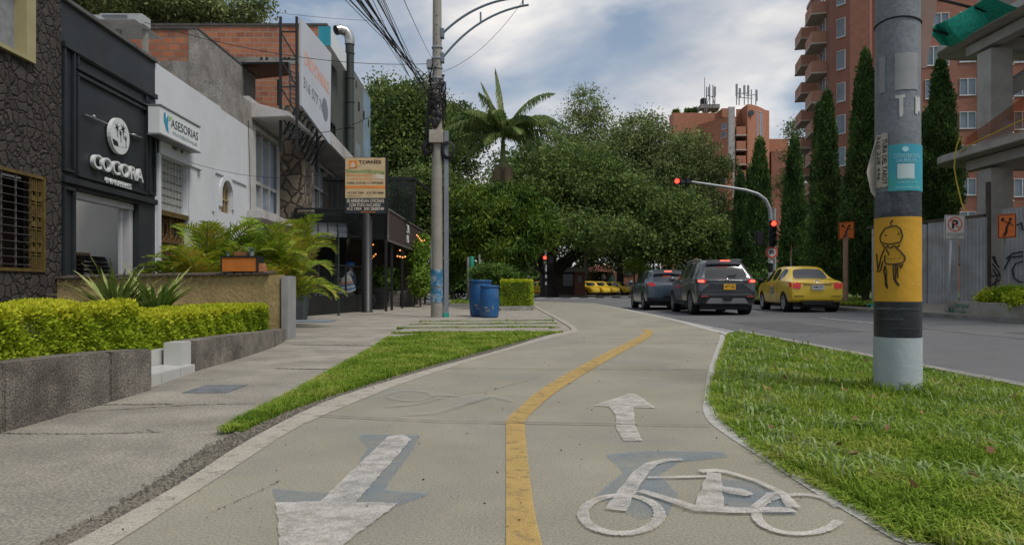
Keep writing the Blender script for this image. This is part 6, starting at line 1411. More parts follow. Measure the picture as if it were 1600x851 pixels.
m1 = b+np.stack([dx*h_*.25, dy*h_*.25, h_*.65], 1); tp = b+np.stack([dx*h_*.8, dy*h_*.8, h_*.9], 1)
o = npmesh('grass', np.stack([b-S, b+S, m1+S*.8, m1-S*.8, m1-S*.8, m1+S*.8, tp+S*.1, tp-S*.1], 1).reshape(-1, 3), 4, m_gr); tag(o, 'longer grass tufts growing round the foot of the painted pole', 'grass', kind='stuff')
n_ = 70; C = np.stack([1.35+RNG.random(n_)*2.4, 2.4+RNG.random(n_)**1.3*7, .05+.03*RNG.random(n_)], 1); kk = in_poly(C[:, 0], C[:, 1], [(p.x, p.y) for p in RG]); C = C[kk]
o = npmesh('fallen_leaves', leaf_quads(C, .055, None, .0, .6), 4, leafmat('dry_leaf', [(.22, .10, .04), (.32, .20, .10), (.16, .08, .04)], .8, .1)); tag(o, 'dry brown leaves scattered over the median grass', 'leaves', kind='stuff')

# ------------------------------------------------------------------ far right: planter, fence, concrete frame
m_pl = mat('painted_planter', (.33, .32, .28), .9, .12, 3, bump=.5, bscale=20, stain=(.22, .15, .09), stain_amt=.85, stain_scale=1.6)
t = thing('roadside_planter', 'low dirty-white concrete planter wall with green graffiti at the road edge', 'planter', (11.2, 17, 0)); 
PA, PB = Vector((11.22, 18.3, 0)), Vector((10.35, 12.0, 0)); 
mb = MB().prism([PA, PB, PB+Vector((.2, 0, 0)), PA+Vector((.2, 0, 0))], (0, 0, .45)); mb.prism([PA+Vector((.204, 0, 0)), PA+Vector((2.4, .4, 0)), PA+Vector((2.4, .2, 0)), PA+Vector((.204, -.2, 0))], (0, 0, .445)); mb.build('wall', m_pl, t, bevel=.015)
MB().poly([PA+Vector((.2, -.2, .38)), PB+Vector((.2, 0, .38)), PB+Vector((3.5, 0, .5)), PA+Vector((2.4, .2, .45))]).build('soil', m_soil, t, recalc=False)
dd = (PB-PA).normalized(); nrm = Vector((dd.y, -dd.x, 0)); nrm = -nrm if nrm.x > 0 else nrm
def gw(u, v): return PA+dd*u+Vector((0, 0, v))+nrm*.006
mb = MB()
for l in ([(.25, .12), (.35, .30), (.45, .14), (.55, .32), (.62, .12)], [(.95, .32), (.72, .32), (.72, .22), (.92, .21), (.92, .11), (.70, .10)], [(1.25, .33), (1.02, .33), (1.02, .10)], [(1.02, .21), (1.2, .21)], [(.1, .2), (.3, .22), (.6, .18)], [(.6, .35), (.9, .38), (1.3, .36)]): mb.tube([gw(*q) for q in l], .011, 5)
mb.build('graffiti', mat('graffiti_green', (.04, .22, .19), .8, .3, 20), t)
shrub('yellow_shrub', 'yellow-green shrub at the near left end of the graffiti planter', [B(1548, 463, 17.2, 14, 8), B(1538, 467, 17.2, 8, 5)], 2600, .075, m_ht, clump=.07, shell=.3); shrub('yellow_shrub', 'yellow-green shrub at the right edge of the photo behind the graffiti planter', [B(1580, 458, 16.2, 22, 9), B(1594, 466, 15, 14, 7)], 4600, .075, m_hs, clump=.08, shell=.3)
# corrugated fence
m_cr = mat('corrugated_zinc', (.40, .41, .42), .45, .2, 1.2, metal=.55, stain=(.22, .20, .15), stain_amt=.7, stain_scale=1.3)
def corr(t, a, b, z0, z1, lean=0, name='sheet', amp=.032, pitch=.105, m=m_cr):
    a = Vector(a); b = Vector(b); L_ = (b-a).length; d = (b-a)/L_; n_ = Vector((-d.y, d.x, 0)); k = int(L_/pitch*4); mb = MB(); vs = []
    for i in range(k+1):
        s_ = L_*i/k; o_ = n_*amp*math.cos(i*math.pi/2+.4)+n_*.012*math.sin(i*.11); p = a+d*s_+o_; dz = .05*math.sin(s_*1.3)*.5
        vs += [(p.x, p.y, z0), (p.x+n_.x*lean, p.y+n_.y*lean, z1+dz)]
    mb.add(vs, [(2*i, 2*i+2, 2*i+3, 2*i+1) for i in range(k)]); return mb.build(name, m, t, recalc=False)
t = thing('corrugated_fence', 'corrugated zinc construction fence with timber top rail behind the no-parking sign', 'fence', (13, 22, .3))
F0, F1, F2 = (12.35, 24.2, 0), (14.0, 20.7, 0), (15.6, 18.0, 0)
corr(t, F0, (13.2, 22.4, 0), .22, 2.80); corr(t, (13.18, 22.36, 0), (13.62, 21.45, 0), .24, 2.84, .02); corr(t, (13.60, 21.42, 0), F1, .24, 2.86)
mb = MB().bar((12.3, 24.35, 2.86), (13.98, 20.8, 2.93), .1, .08).bar((12.45, 24.4, 1.5), (14.05, 20.9, 1.5), .05); mb.build('rail', mat('old_timber', (.07, .055, .045), .9, .3, 5), t)
MB().bar((14.02, 20.72, .2), (14.02, 20.72, 3.9), .10).build('post', MATS['old_timber'], t)
t = thing('corrugated_fence', 'taller corrugated zinc fence panels with black graffiti, behind the orange worker sign', 'fence', (14.6, 19.5, .3))
G0, G1 = Vector((14.1, 20.3, 0)), Vector((16.2, 16.4, 0)); corr(t, G0, G1, .25, 3.05, 0, m=mat('zinc_light', (.38, .385, .39), .5, .12, 2, metal=.4, stain=(.28, .28, .25), stain_amt=.5))
mb = MB().bar(G0+Vector((.1, .08, 2.6)), G1+Vector((.1, .08, 2.6)), .05); mb.build('rail', MATS['old_timber'], t); MB().bar((14.75, 18.95, .2), (14.75, 18.95, 2.4), .07).build('post', MATS['old_timber'], t)
dg_ = (G1-G0).normalized(); gn = Vector((dg_.y, -dg_.x, 0)); gn = -gn if gn.x > 0 else gn
def gf(px, py, o_=.05):     # photo pixel on the taller fence plane
    a_ = Vector(((px-CX)/FX, 1, 0)); den = a_.x*gn.x+gn.y; D0 = (G0.dot(gn))/den; return Vector((a_.x*D0, D0, ZW(py, D0)))+gn*o_
mb = MB()
for l in ([(1553, 420), (1560, 432), (1556, 446), (1552, 455)], [(1552, 412), (1562, 425), (1566, 438)], [(1550, 432), (1566, 428), (1574, 414), (1580, 402), (1600, 400)], [(1574, 404), (1584, 396), (1600, 393)], [(1600, 408), (1588, 412), (1583, 422), (1586, 434), (1594, 440), (1600, 440)], [(1555, 400), (1560, 415)], [(1590, 352), (1597, 348), (1600, 360)], [(1563, 418), (1556, 410), (1552, 400)], [(1566, 436), (1558, 440), (1551, 446)]): mb.tube([gf(*q) for q in l], .022, 5)
mb.build('graffiti', mat('spray_black', (.015, .015, .017), .7), t)
# red squiggle on the first fence
# no parking sign
m_post_g = mat('white_post', (.42, .43, .44), .5, .1, 3)
def signpost(name, label, px, D_, pytop, zb=.1, lean=0, m=None, r=.03):
    t = thing(name, label, 'road sign', (XW(px, D_), D_, zb)); MB().tube([(XW(px, D_)-lean, D_, zb-.05), (XW(px, D_), D_, ZW(pytop, D_))], r, 10).build('post', m or m_post_g, t, smooth=True); return t
D_ = 17.9; t = signpost('no_parking_sign', 'no-parking sign on a slightly leaning white post in front of the zinc fence', 1488, D_, 337, .12, .13)
x0, x1, z0, z1 = XW(1474, D_), XW(1506, D_), ZW(374, D_), ZW(336, D_)
pl_ = MB().box(x0, x1, D_-.06, D_-.045, z0, z1).build('plate', mat('sign_plate', (.44, .43, .40), .5, .06, 6), t)
cx_, cz_ = (x0+x1)/2, z0+(z1-z0)*.62
def ring(c, r0, r1, y, n=28): 
    mb = MB(); mb.add([(c[0]+r*math.cos(2*math.pi*k/n), y, c[1]+r*math.sin(2*math.pi*k/n)) for r in (r0, r1) for k in range(n)], [(k, (k+1) % n, n+(k+1) % n, n+k) for k in range(n)]); return mb
m_red = mat('sign_red', (.50, .10, .07), .5, .1)
mb = ring((cx_, cz_), .155, .19, D_-.063); mb.build('red_ring', m_red, pl_, recalc=False); MB().bar((cx_-.11, D_-.066, cz_+.11), (cx_+.11, D_-.066, cz_-.11), .03, .004, (0, 1, 0)).build('red_slash', m_red, pl_)
text('P', 'lettering', m_dk, pl_, (cx_-.08, D_-.0635, cz_-.11), (1, 0, 0), (0, 0, 1), .16, .22, .05)
mb = MB()
for a, b, c, d in ((x0+.01, x1-.01, z0+.01, z0+.02), (x0+.01, x1-.01, z1-.02, z1-.01), (x0+.01, x0+.02, z0+.021, z1-.021), (x1-.02, x1-.01, z0+.021, z1-.021)): mb.box(a, b, D_-.064, D_-.061, c, d)
mb.build('border', m_dk, pl_)
text('AREA DE VIGILANCIA', 'lettering', m_dk, pl_, (x0+.05, D_-.064, z0+.13), (1, 0, 0), (0, 0, 1), x1-x0-.1, .028, .01); text('DE ESTACIONAMIENTO', 'lettering', m_dk, pl_, (x0+.05, D_-.064, z0+.085), (1, 0, 0), (0, 0, 1), x1-x0-.1, .028, .01); text('REGULADO', 'lettering', m_dk, pl_, (x0+.17, D_-.064, z0+.04), (1, 0, 0), (0, 0, 1), x1-x0-.34, .028, .01)
# orange worker signs
m_os = mat('sign_orange', (.62, .14, .02), .5, .06, 4)
def worker_sign(label, cpx, py0, py1, D_, wpx, flip=1, tilt=0, postm=None, postr=.03, pyb=None, lean=0):
    t = thing('roadworks_sign', label, 'road sign', (XW(cpx, D_), D_, .15), 0, 'orange roadworks signs')
    s = D_/FX; w_ = wpx*s; z0, z1 = ZW(py1, D_), ZW(py0, D_); xc = XW(cpx, D_); zc = (z0+z1)/2; h = (z1-z0)
    MB().tube([(xc-lean, D_+.06, 0.1), (xc, D_+.06, z0+.3)], postr, 10).build('post', postm or m_wd, t)
    ca, sa = math.cos(tilt), math.sin(tilt)
    def q(u, v, o=0): x = u*w_/2; return Vector((xc+x*ca+o*sa, D_+x*sa-o*ca, zc+v*h/2+u*h*.03))
    pl = MB().prism([q(-1, -1), q(1, -1), q(1, 1), q(-1, 1)], (q(0, 0, .012)-q(0, 0))).build('plate', m_os, t, bevel=.004)
    mb = MB(); o = .0155
    for (a, b) in (((-.92, -.92), (.92, -.92)), ((.92, -.92), (.92, .92)), ((.92, .92), (-.92, .92)), ((-.92, .92), (-.92, -.92))): mb.bar(q(*a, o), q(*b, o), .018, .004, q(0, 0, 1)-q(0, 0))
    mb.build('border', m_dk, pl)
    mb = MB(); o = .017; cc = [q(flip*.35+.16*math.cos(k*.63), .52+.16*math.sin(k*.63), o) for k in range(10)]; mb.poly(cc)
    for l, r in (([(.24, .34), (-.10, -.20)], .085), ([(-.10, -.2), (-.20, -.5), (-.45, -.8)], .05), ([(-.02, -.2), (-.02, -.5), (-.25, -.8)], .05), ([(.22, .3), (.48, .1), (.62, .0)], .035), ([(.2, .3), (-.15, .32), (-.42, .52)], .035)):
        mb.tube([q(flip*u, v, o) for u, v in l], r*h*.5, 6)
    mb.prism([q(flip*-.70, .42, o), q(flip*-.42, .40, o), q(flip*-.30, .68, o), q(flip*-.58, .72, o)], (q(0, 0, .001)-q(0, 0)))
    mb.build('worker_symbol', m_dk, pl, recalc=False); return t
worker_sign('orange sign with a black flag-waving worker, at the right edge before the taller zinc fence', 1573, 334, 372, 17.2, 29, 1, .0, m_wd, .03, lean=.12)
t3 = worker_sign('orange sign with black worker figure on a thick brownish post beside the yellow taxi', 1322.5, 346.5, 373, 26, 26, 1, .1, mat('tan_post', (.30, .18, .12), .9, .15, 6), .09)
t4 = worker_sign('narrow edge-on orange sign seen above the yellow taxi roof', 1236.5, 382, 401, 33, 22, 1, 1.2, m_wd, .03)
# bare stub post and broken branches
# concrete frame building under construction
m_cf = mat('raw_concrete', (.38, .365, .34), .9, .14, 1.2, bump=.3, bscale=12, stain=(.19, .18, .165), stain_amt=.6, stain_scale=.7)
t = thing('construction_building', 'raw concrete building frame under construction with open storeys and round slab corners', 'building', (16, 23, 0))
def slab(z0, z1, xl=15.05, yb=24.6, nm='slab'):
    pts = [(26, 10, z0), (26, yb+1.2, z0), (xl+1.6, yb+1.2, z0)]
    for k in range(8): a = math.pi/2+k*math.pi/14*1.0; pts.append((xl+1.2+1.2*math.cos(a), yb-.0+1.2*math.sin(a), z0))
    pts += [(xl, 10, z0)]
    return MB().prism(pts, (0, 0, z1-z0)).build(nm, m_cf, t, bevel=.02)
slab(5.16, 5.42); slab(9.10, 9.35); slab(12.9, 13.2)
mb = MB()
for zz_ in (4.80, 8.72): mb.prism([(15.6, 10, zz_), (15.6, 24.2, zz_), (16.0, 24.6, zz_), (16.0, 10, zz_)], (0, 0, .317))
for zz_ in (4.80, 8.72):
    for y in (14.2, 19.0, 23.2): mb.box(16.003, 25, y, y+.4, zz_-.1, zz_+.316)
mb.build('beam', m_cf, t)
for (x, y) in ((15.62, 23.0), (15.7, 19.0), (15.7, 14.2), (19.6, 23.0), (21.5, 18.8)):
    for (a, b) in ((0, 4.70), (5.423, 8.62), (9.353, 12.89)): MB().box(x, x+.72, y-.05, y+.65, a, b).build('column', m_cf, t, bevel=.015)
mb = MB(); mb.prism([Q(1543, 150, 23.4), Q(1600, 112, 23.4), Q(1680, 60, 23.4), Q(1680, 88, 23.4), Q(1600, 140, 23.4), Q(1543, 172, 23.4)], (0, .5, 0)); mb.build('stair_beam', m_cf, t)
t = thing('safety_net', 'green construction netting sagging from the upper slab of the concrete frame', 'netting', tuple(Q(1520, 50, 21)))
m_net = mat('green_net', (.03, .48, .36), .9, .35, 9, bump=1.0, bscale=60)
grid = [[(1449, 47), (1462, 36), (1478, 30), (1496, 24), (1520, 8), (1548, -6)], [(1455, 56), (1470, 50), (1486, 44), (1508, 34), (1535, 20), (1562, 4)], [(1464, 66), (1479, 64), (1497, 58), (1515, 48), (1545, 32), (1585, 10)], [(1470, 68), (1486, 71), (1501, 66), (1520, 54), (1552, 36), (1592, 12)]]
vs = [Q(x+random.uniform(-2, 2), y+random.uniform(-2.5, 2.5), 20.5+.25*r+.4*math.sin(c*2)) for r, row in enumerate(grid) for c, (x, y) in enumerate(row)]
MB().add(vs, [(r*6+c, r*6+c+1, (r+1)*6+c+1, (r+1)*6+c) for r in range(3) for c in range(5)]).build('net', m_net, t, recalc=False, smooth=True)
mb = MB(); mb.bar(Q(1462, -2, 20.3), Q(1545, 19, 21.2), .06).bar(Q(1448, 44, 20.3), Q(1490, 57, 21.2), .06); mb.build('support_rod', MATS['blackmetal'], t)
m_rope = mat('yellow_rope', (.50, .36, .04), .7, .2, 20)
ro = MB(); ro.tube([Q(1499, 238, 23.6), Q(1520, 224, 23), Q(1560, 205, 21), Q(1605, 184, 20)], .022, 6); ro.tube([Q(1500, 214, 23.6), Q(1494, 232, 23.6), Q(1491, 262, 23.5), Q(1495, 285, 23.4), Q(1503, 318, 22.5), Q(1508, 330, 22)], .022, 6)
ro.tube([Q(1504, 208, 23.8), Q(1503, 230, 23.7)], .012, 5)
tag(ro.build('warning_rope', m_rope, smooth=True), 'yellow warning rope strung along the lower slab of the concrete frame', 'rope')
m_onet = clearglass('orange_net_m', (.95, .55, .40), .72)
tag(MB().add([Q(1505, 230, 23.5), Q(1600, 200, 20.5), Q(1600, 150, 20.5), Q(1560, 180, 22), Q(1510, 215, 23.4)], [(0, 1, 2, 3, 4)]).build('barrier_net', m_onet, recalc=False), 'faint orange see-through barrier net above the lower concrete slab', 'net')
# crumpled green sheet at kerb
cz = P(1343, 478); mb = MB(); vs = []
for i in range(6):
    for k in range(8): vs.append((11.35+.16*k+random.uniform(-.05, .05), 22.2+.14*i, .17+.12*abs(math.sin(i*1.7+k*1.2))*(1 if 0 < i < 5 else .2)))
mb.add(vs, [(i*8+k, i*8+k+1, (i+1)*8+k+1, (i+1)*8+k) for i in range(5) for k in range(7)]); tag(mb.build('plastic_sheet', mat('green_sheet', (.03, .26, .19), .6, .2, 8), smooth=True), 'crumpled green plastic sheet lying on the kerb behind the yellow taxi', 'sheet')

# ------------------------------------------------------------------ brick towers
m_b1 = brick('tower_brick', (.27, .105, .065), (.20, .078, .052), (.24, .13, .10), .30, .10, .010, stain=(.20, .09, .06), stain_amt=.5, sscale=.25, bump=.2)
m_b2 = brick('orange_tower_brick', (.40, .165, .095), (.33, .13, .075), (.30, .17, .11), .30, .12, .010, stain=(.30, .13, .08), stain_amt=.5, sscale=.15, bump=.2)
m_bal = brick('balcony_brick', (.40, .20, .13), (.34, .165, .11), (.36, .2, .14), .30, .10, .01, bump=.2)
m_glw = mat('tower_glass', (.10, .13, .16), .12, .5, .6, spec=.8); m_pale = mat('slab_pale', (.42, .38, .35), .8, .1, 2); m_gfr = mat('window_white', (.5, .5, .5), .6)
def wallpanel(mb, a, b, z0, z1): mb.add([(a[0], a[1], z0), (b[0], b[1], z0), (b[0], b[1], z1), (a[0], a[1], z1)], [(0, 1, 2, 3)])
def twindow(parent, a, b, u0, u1, z0, z1, mg=None, split=1, nm='window'):     # window set on wall a->b
    a = Vector((a[0], a[1], 0)); b = Vector((b[0], b[1], 0)); d = (b-a).normalized(); n_ = Vector((d.y, -d.x, 0)); n_ = -n_ if n_.dot(a) > 0 else n_
    p, q = a+d*u0, a+d*u1
    g = MB().prism([Vector((p.x, p.y, z0)), Vector((q.x, q.y, z0)), Vector((q.x, q.y, z1)), Vector((p.x, p.y, z1))], n_*.02).build(nm, mg or m_glw, parent)
    mb = MB(); f = .07
    def bx(s0, s1, y0, y1): A_, B__ = p+d*s0, p+d*s1; mb.prism([Vector((A_.x, A_.y, y0)), Vector((B__.x, B__.y, y0)), Vector((B__.x, B__.y, y1)), Vector((A_.x, A_.y, y1))], n_*.09)
    W_ = u1-u0; bx(-.02, 0, z0, z1); bx(W_, W_+.05, z0, z1); bx(-.05, W_+.05, z0-.1, z0); bx(-.05, W_+.05, z1, z1+.05)
    for k in range(1, split+1): bx(W_*k/(split+1)-.03, W_*k/(split+1)+.03, z0, z1)
    mb.build('window_frame', m_gfr, g); return g
ft = [(30.3, 72), (28.0, 61.5), (28.9, 60.2), (30.3, 59.6), (31.2, 61.0), (34.5, 59.3), (49, 57.5), (58, 57), (58, 80), (37, 80)]
t = thing('brick_tower', 'tall red brick apartment tower with stacked balconies behind the cypress trees', 'building', (33, 60, 0))
TZ = 29.2
mb = MB().prism([(x, y, 0) for x, y in ft], (0, 0, TZ)); mb.build('wall', m_b1, t)
mb = MB().prism([(x+(.15 if x > 40 else -.15), y-.15 if y < 70 else y+.1, TZ+.003) for x, y in ft], (0, 0, .3)); mb.build('parapet', m_pale, t)
def balcony(parent, a, b, u0, u1, z, dep=1.1, h=1.0, m=None):
    a = Vector((a[0], a[1], 0)); b = Vector((b[0], b[1], 0)); d = (b-a).normalized(); n_ = Vector((d.y, -d.x, 0)); n_ = -n_ if n_.dot(a) > 0 else n_
    if abs(d.x) < .5: n_ = Vector((-1, 0, 0)) if n_.x > 0 else n_
    p, q = a+d*u0, a+d*u1; up = Vector((0, 0, z)); mb = MB()
    mb.prism([p+n_*dep+up, q+n_*dep+up, q+n_*(dep-.14)+up, p+n_*(dep-.14)+up], (0, 0, h)); mb.prism([p+up, p+n_*(dep-.143)+up, p+n_*(dep-.143)+d*.14+up, p+d*.14+up], (0, 0, h)); mb.prism([q+up, q+n_*(dep-.143)+up, q+n_*(dep-.143)-d*.14+up, q-d*.14+up], (0, 0, h))
    bl = mb.build('balcony', m or m_bal, parent)
    MB().prism([p+up-d*.05+Vector((0, 0, -.14)), p+n_*(dep+.05)-d*.05+up+Vector((0, 0, -.14)), q+n_*(dep+.05)+d*.05+up+Vector((0, 0, -.14)), q+d*.05+up+Vector((0, 0, -.14))], (0, 0, .137)).build('balcony_slab', m_pale, bl); return bl
a, b = ft[1], ft[0]
for k in range(10):
    z = 1.2+2.68*k
    balcony(t, a, b, 2.2, 5.2, z+.35, 1.3); balcony(t, a, b, 7.3, 10.6, z-.1, 1.3)
    twindow(t, a, b, 2.6, 4.8, z+1.5, z+2.6, None, 1); twindow(t, a, b, 7.8, 10.2, z+1.1, z+2.3, None, 1)
for k in range(9):
    z = 3.0+2.78*k
    twindow(t, ft[1], ft[2], .45, 1.15, z, z+1.5, None, 0, 'window')
    twindow(t, ft[4], ft[5], .8, 1.7, z, z+1.5, None, 1)
    twindow(t, ft[5], ft[6], .3, 2.1, z-.2, z+1.3, None, 2); twindow(t, ft[5], ft[6], 3.0, 4.2, z, z+1.3, None, 1)
    balcony(t, ft[5], ft[6], 5.2, 6.6, z-.6, 1.0, 1.0); twindow(t, ft[5], ft[6], 7.2, 8.4, z-.2, z+1.2, None, 1)
    balcony(t, ft[5], ft[6], 9.4, 11.8, z-.6, 1.0, 1.0); twindow(t, ft[5], ft[6], 9.6, 11.6, z+.5, z+1.5, None, 1)
# orange tower in the middle
t = thing('orange_tower', 'orange brick apartment block with a rounded corner, rooftop bushes and antennas', 'building', (35, 105, 0))
D_ = 105
def X_(px, D=105): return XW(px, D)
zt_ = ZW(180, 105)
w0 = [(X_(1044, 116), 116), (X_(1138), 105), (X_(1150), 105.0), (X_(1150), 107.5), (X_(1166), 107.5), (X_(1166), 104.5)]
arcp = []
for k in range(9):
    a_ = math.pi*(1.0-.5*k/8)+math.pi*.5
for k in range(7):
    f_ = k/6; arcp.append((X_(1166+30*f_, 104.5+1.6*(f_**2)*2.2), 104.5+1.6*(f_**2)*2.2))
rest = [(X_(1202, 108.5), 108.5), (X_(1202, 122), 122), (X_(1044, 122), 122)]
MB().prism([(x, y, 0) for x, y in [w0[0], w0[1], w0[2], w0[3], w0[4], w0[5]]+arcp[1:]+rest], (0, 0, ZW(182, 105))).build('wall', m_b2, t)
MB().prism([(x, y, ZW(182, 105)+.003) for x, y in [w0[5]]+arcp[1:]+[rest[0], (X_(1202, 116), 116), (X_(1150, 116), 116), (X_(1150, 107.5), 107.5), w0[4]]], (0, 0, ZW(164, 105)-ZW(182, 105))).build('top_floor', m_b2, t)
MB().box(X_(1137.3), X_(1147), 104.6, 105, 8, ZW(168, 105)).build('grey_fin', mat('grey_fin', (.34, .34, .33), .8), t)
for k in range(7):
    z = ZW(211+22.7*k, 105); mb = MB().box(X_(1149), X_(1163.5), 104.4, 104.6, z-.1, z+1.15); mb.box(X_(1149), X_(1149)+.2, 104.603, 107, z-.1, z+1.15); bb = mb.build('balcony', m_b2, t); MB().box(X_(1148), X_(1164.5), 104.3, 107.4, z-.25, z-.103).build('balcony_slab', m_pale, bb)
    MB().box(X_(1151), X_(1164), 107.38, 107.48, z+.1, z+2.0).build('window', glassmat('dark_glass'), t)
cw = Vector(arcp[4]+(0,)); 
for k in range(6):
    z0_ = ZW(210, 105)-k*4.3+(.0); hgt = ZW(172, 105)-ZW(210, 105)-.25 if k == 0 else 3.0
    z0_ = ZW(210, 105) if k == 0 else ZW(210+12+22*k, 105); hgt = (ZW(172, 105)-z0_) if k == 0 else 1.7
    twindow(t, arcp[3], arcp[5], .15, 2.0, z0_, z0_+hgt, mat('sky_glass', (.14, .22, .32), .08, .3, .8, spec=.9), 2)
MB().lathe((X_(1163), 104.45, ZW(178, 105)), [(.55, 0), (.55, .03)], 20, 'y').build('round_window', glassmat('dark_glass'), t) if False else None
MB().prism([(X_(1172)+.45*math.cos(k*.5236), 104.5, ZW(178, 105)+.45*math.sin(k*.5236)) for k in range(12)], (0, -.05, 0)).build('round_window', glassmat('dark_glass'), t)
for k, py in enumerate((286, 310, 333)): twindow(t, (X_(1128, 104.9), 104.9), (X_(1160, 104.9), 104.9), .4, 2.2, ZW(py+4, 105), ZW(py-5, 105), None, 2)
for k, py in enumerate((200, 213)): twindow(t, w0[0], w0[1], 11.5, 12.4, ZW(py, 105), ZW(py-8, 105), None, 0)
MB().box(X_(1048, 112), X_(1133, 112), 110.5, 113, 10, ZW(180, 112)).build('roof_planter', m_b2, t)
for i, px_ in enumerate((1056, 1075, 1086, 1103, 1116)):
    q = Q(px_, 176-i*1.4, 112); r_ = .62 if i else .55
    tb = thing('rooftop_bush', ['first', 'second', 'third', 'fourth', 'fifth'][i]+' clipped round bush from the left on the orange tower roof', 'bush', (q.x, q.y, q.z-r_), 0, 'round bushes on the orange tower roof')
    MB().tube([(q.x, q.y, q.z-r_-.4), (q.x, q.y, q.z)], .08, 6).build('stem', MATS['bark'], tb); npmesh('foliage', leaf_quads(blob_points([(q.x, q.y, q.z, r_, r_, r_)], 900, .12, 9, .3), .24, None, 0, .6), 4, m_ml, tb)
mb = MB()
for (p_, t_, b_) in ((1101, 121, 172), (1104, 136, 172), (1109, 132, 165), (1114, 133, 165), (1117, 135, 160), (1151, 131, 160), (1155, 140, 160), (1163, 133, 160), (1169, 133, 158), (1174, 140, 160), (1181, 140, 160)): mb.tube([Q(p_, b_+4, 106), Q(p_, t_, 106)], .08 if p_ > 1101 else .05, 6)
for (p_, t_, b_) in ((1108, 136, 150), (1117, 136, 150), (1151, 132, 150), (1156, 138, 152), (1163, 134, 148), (1169, 134, 148), (1182, 141, 158)): mb.bar(Q(p_, b_, 105.8), Q(p_, t_, 105.8), .30, .15)
for a_, b_ in (((1104, 150), (1118, 152)), ((1151, 146), (1170, 146)), ((1151, 152), (1176, 154)), ((1165, 150), (1182, 148)), ((1109, 150), (1104, 165)), ((1113, 150), (1117, 165))): mb.bar(Q(*a_, 106), Q(*b_, 106), .09)
ta = thing('rooftop_antennas', 'cluster of mobile phone antennas and masts on the orange tower roof', 'antennas', tuple(Q(1150, 160, 106))); mb.build('antenna', MATS['greymetal'], ta)
MB().box(X_(1098), X_(1128), 106, 108, ZW(166, 105), ZW(160, 105)).build('roof_equipment', CON, t); MB().lathe(Q(1099, 165, 107), [(.5, 0), (.5, .9), (.3, 1.1)], 12).build('water_tank', MATS['blackmetal'], t)
MB().box(X_(1132), X_(1150), 106.2, 110, ZW(180, 105), ZW(166, 105)).build('roof_hut', m_b2, t)
t = thing('brick_annex', 'lower orange brick block to the right of the rounded tower', 'building', (39, 112, 0))
MB().box(XW(1199, 112), XW(1232, 112), 112, 124, 0, ZW(217, 112)).build('wall', m_b2, t); MB().box(XW(1204, 111), XW(1222, 111), 110.6, 111.9, 0, ZW(237, 111)).build('dark_bay', m_b1, t)
# brick houses seen between the trees, red roofs
t = thing('brick_house', 'low red brick house with red roof edge, mostly hidden by trees behind the taxis', 'house', (16, 92, 0))
MB().box(XW(920, 92), XW(1060, 92), 92, 100, 0, ZW(425, 92)).build('wall', m_b1, t)
rf = MB().hexa([(XW(915, 90), 89, ZW(424, 90)), (XW(962, 90), 89, ZW(424, 90)), (XW(962, 90), 94, ZW(424, 90)), (XW(915, 90), 94, ZW(424, 90)), (XW(925, 90), 90.5, ZW(414, 90)), (XW(957, 90), 90.5, ZW(414, 90)), (XW(957, 90), 94, ZW(414, 90)), (XW(925, 90), 94, ZW(414, 90))]); rf.build('roof', mat('red_roof', (.33, .13, .085), .85, .2, 3), t)
MB().box(XW(926, 92), XW(948, 92), 91.9, 91.99, .1, ZW(426, 92)).build('doorway', BK, t); MB().box(XW(950, 92), XW(961, 92), 91.88, 91.99, .5, ZW(430, 92)).build('green_door', mat('door_green', (.04, .12, .09), .6), t)
for px_ in (976, 1003): MB().box(XW(px_, 92), XW(px_+15, 92), 91.88, 91.99, ZW(430, 92), ZW(423.5, 92)-.05).build('window', glassmat('dark_glass'), t)
t = thing('orange_wall_block', 'orange-brown apartment block showing through gaps between the middle trees', 'building', (28, 95, 0))
MB().box(XW(1050, 96), XW(1145, 96), 96, 103, 0, ZW(262, 96)).build('wall', m_b2, t)
for k in range(5):
    for q_ in (0, 1, 2): MB().box(XW(1060+28*q_, 95.9), XW(1078+28*q_, 95.9), 95.85, 95.99, 3+3*k, 4.5+3*k).build('window', m_glw, t)
t = thing('brick_kiosk', 'small flat-roofed brick guard kiosk with concrete roof beside the taxi rank', 'kiosk', (XW(893, 68), 68, 0)); D_ = 68
MB().box(XW(868, D_), XW(898, D_), D_+.3, 71, 0, 2.27).build('wall', mat('kiosk_brown', (.07, .045, .035), .9, .2), t); MB().box(XW(898, D_)+.003, XW(914, D_), D_, 71, 0, 2.27).build('brick_pier', m_b1, t)
MB().box(XW(870, D_), XW(920, D_), D_-.35, 71.3, 2.275, 2.68).build('roof', mat('kiosk_roof', (.25, .25, .19), .9, .15, 2), t, bevel=.02)
w_ = MB().box(XW(880, D_), XW(896, D_), D_+.22, D_+.297, .95, 2.1).build('window', mat('kiosk_pane', (.06, .07, .07), .15), t); MB().box(XW(888, D_)-.02, XW(888, D_)+.02, D_+.19, D_+.217, .95, 2.1).build('window_frame', MATS['greymetal'], w_)
MB().box(XW(903, D_), XW(909, D_), D_-.05, D_-.003, 1.3, 1.9).build('meter_box', MATS['greymetal'], t)
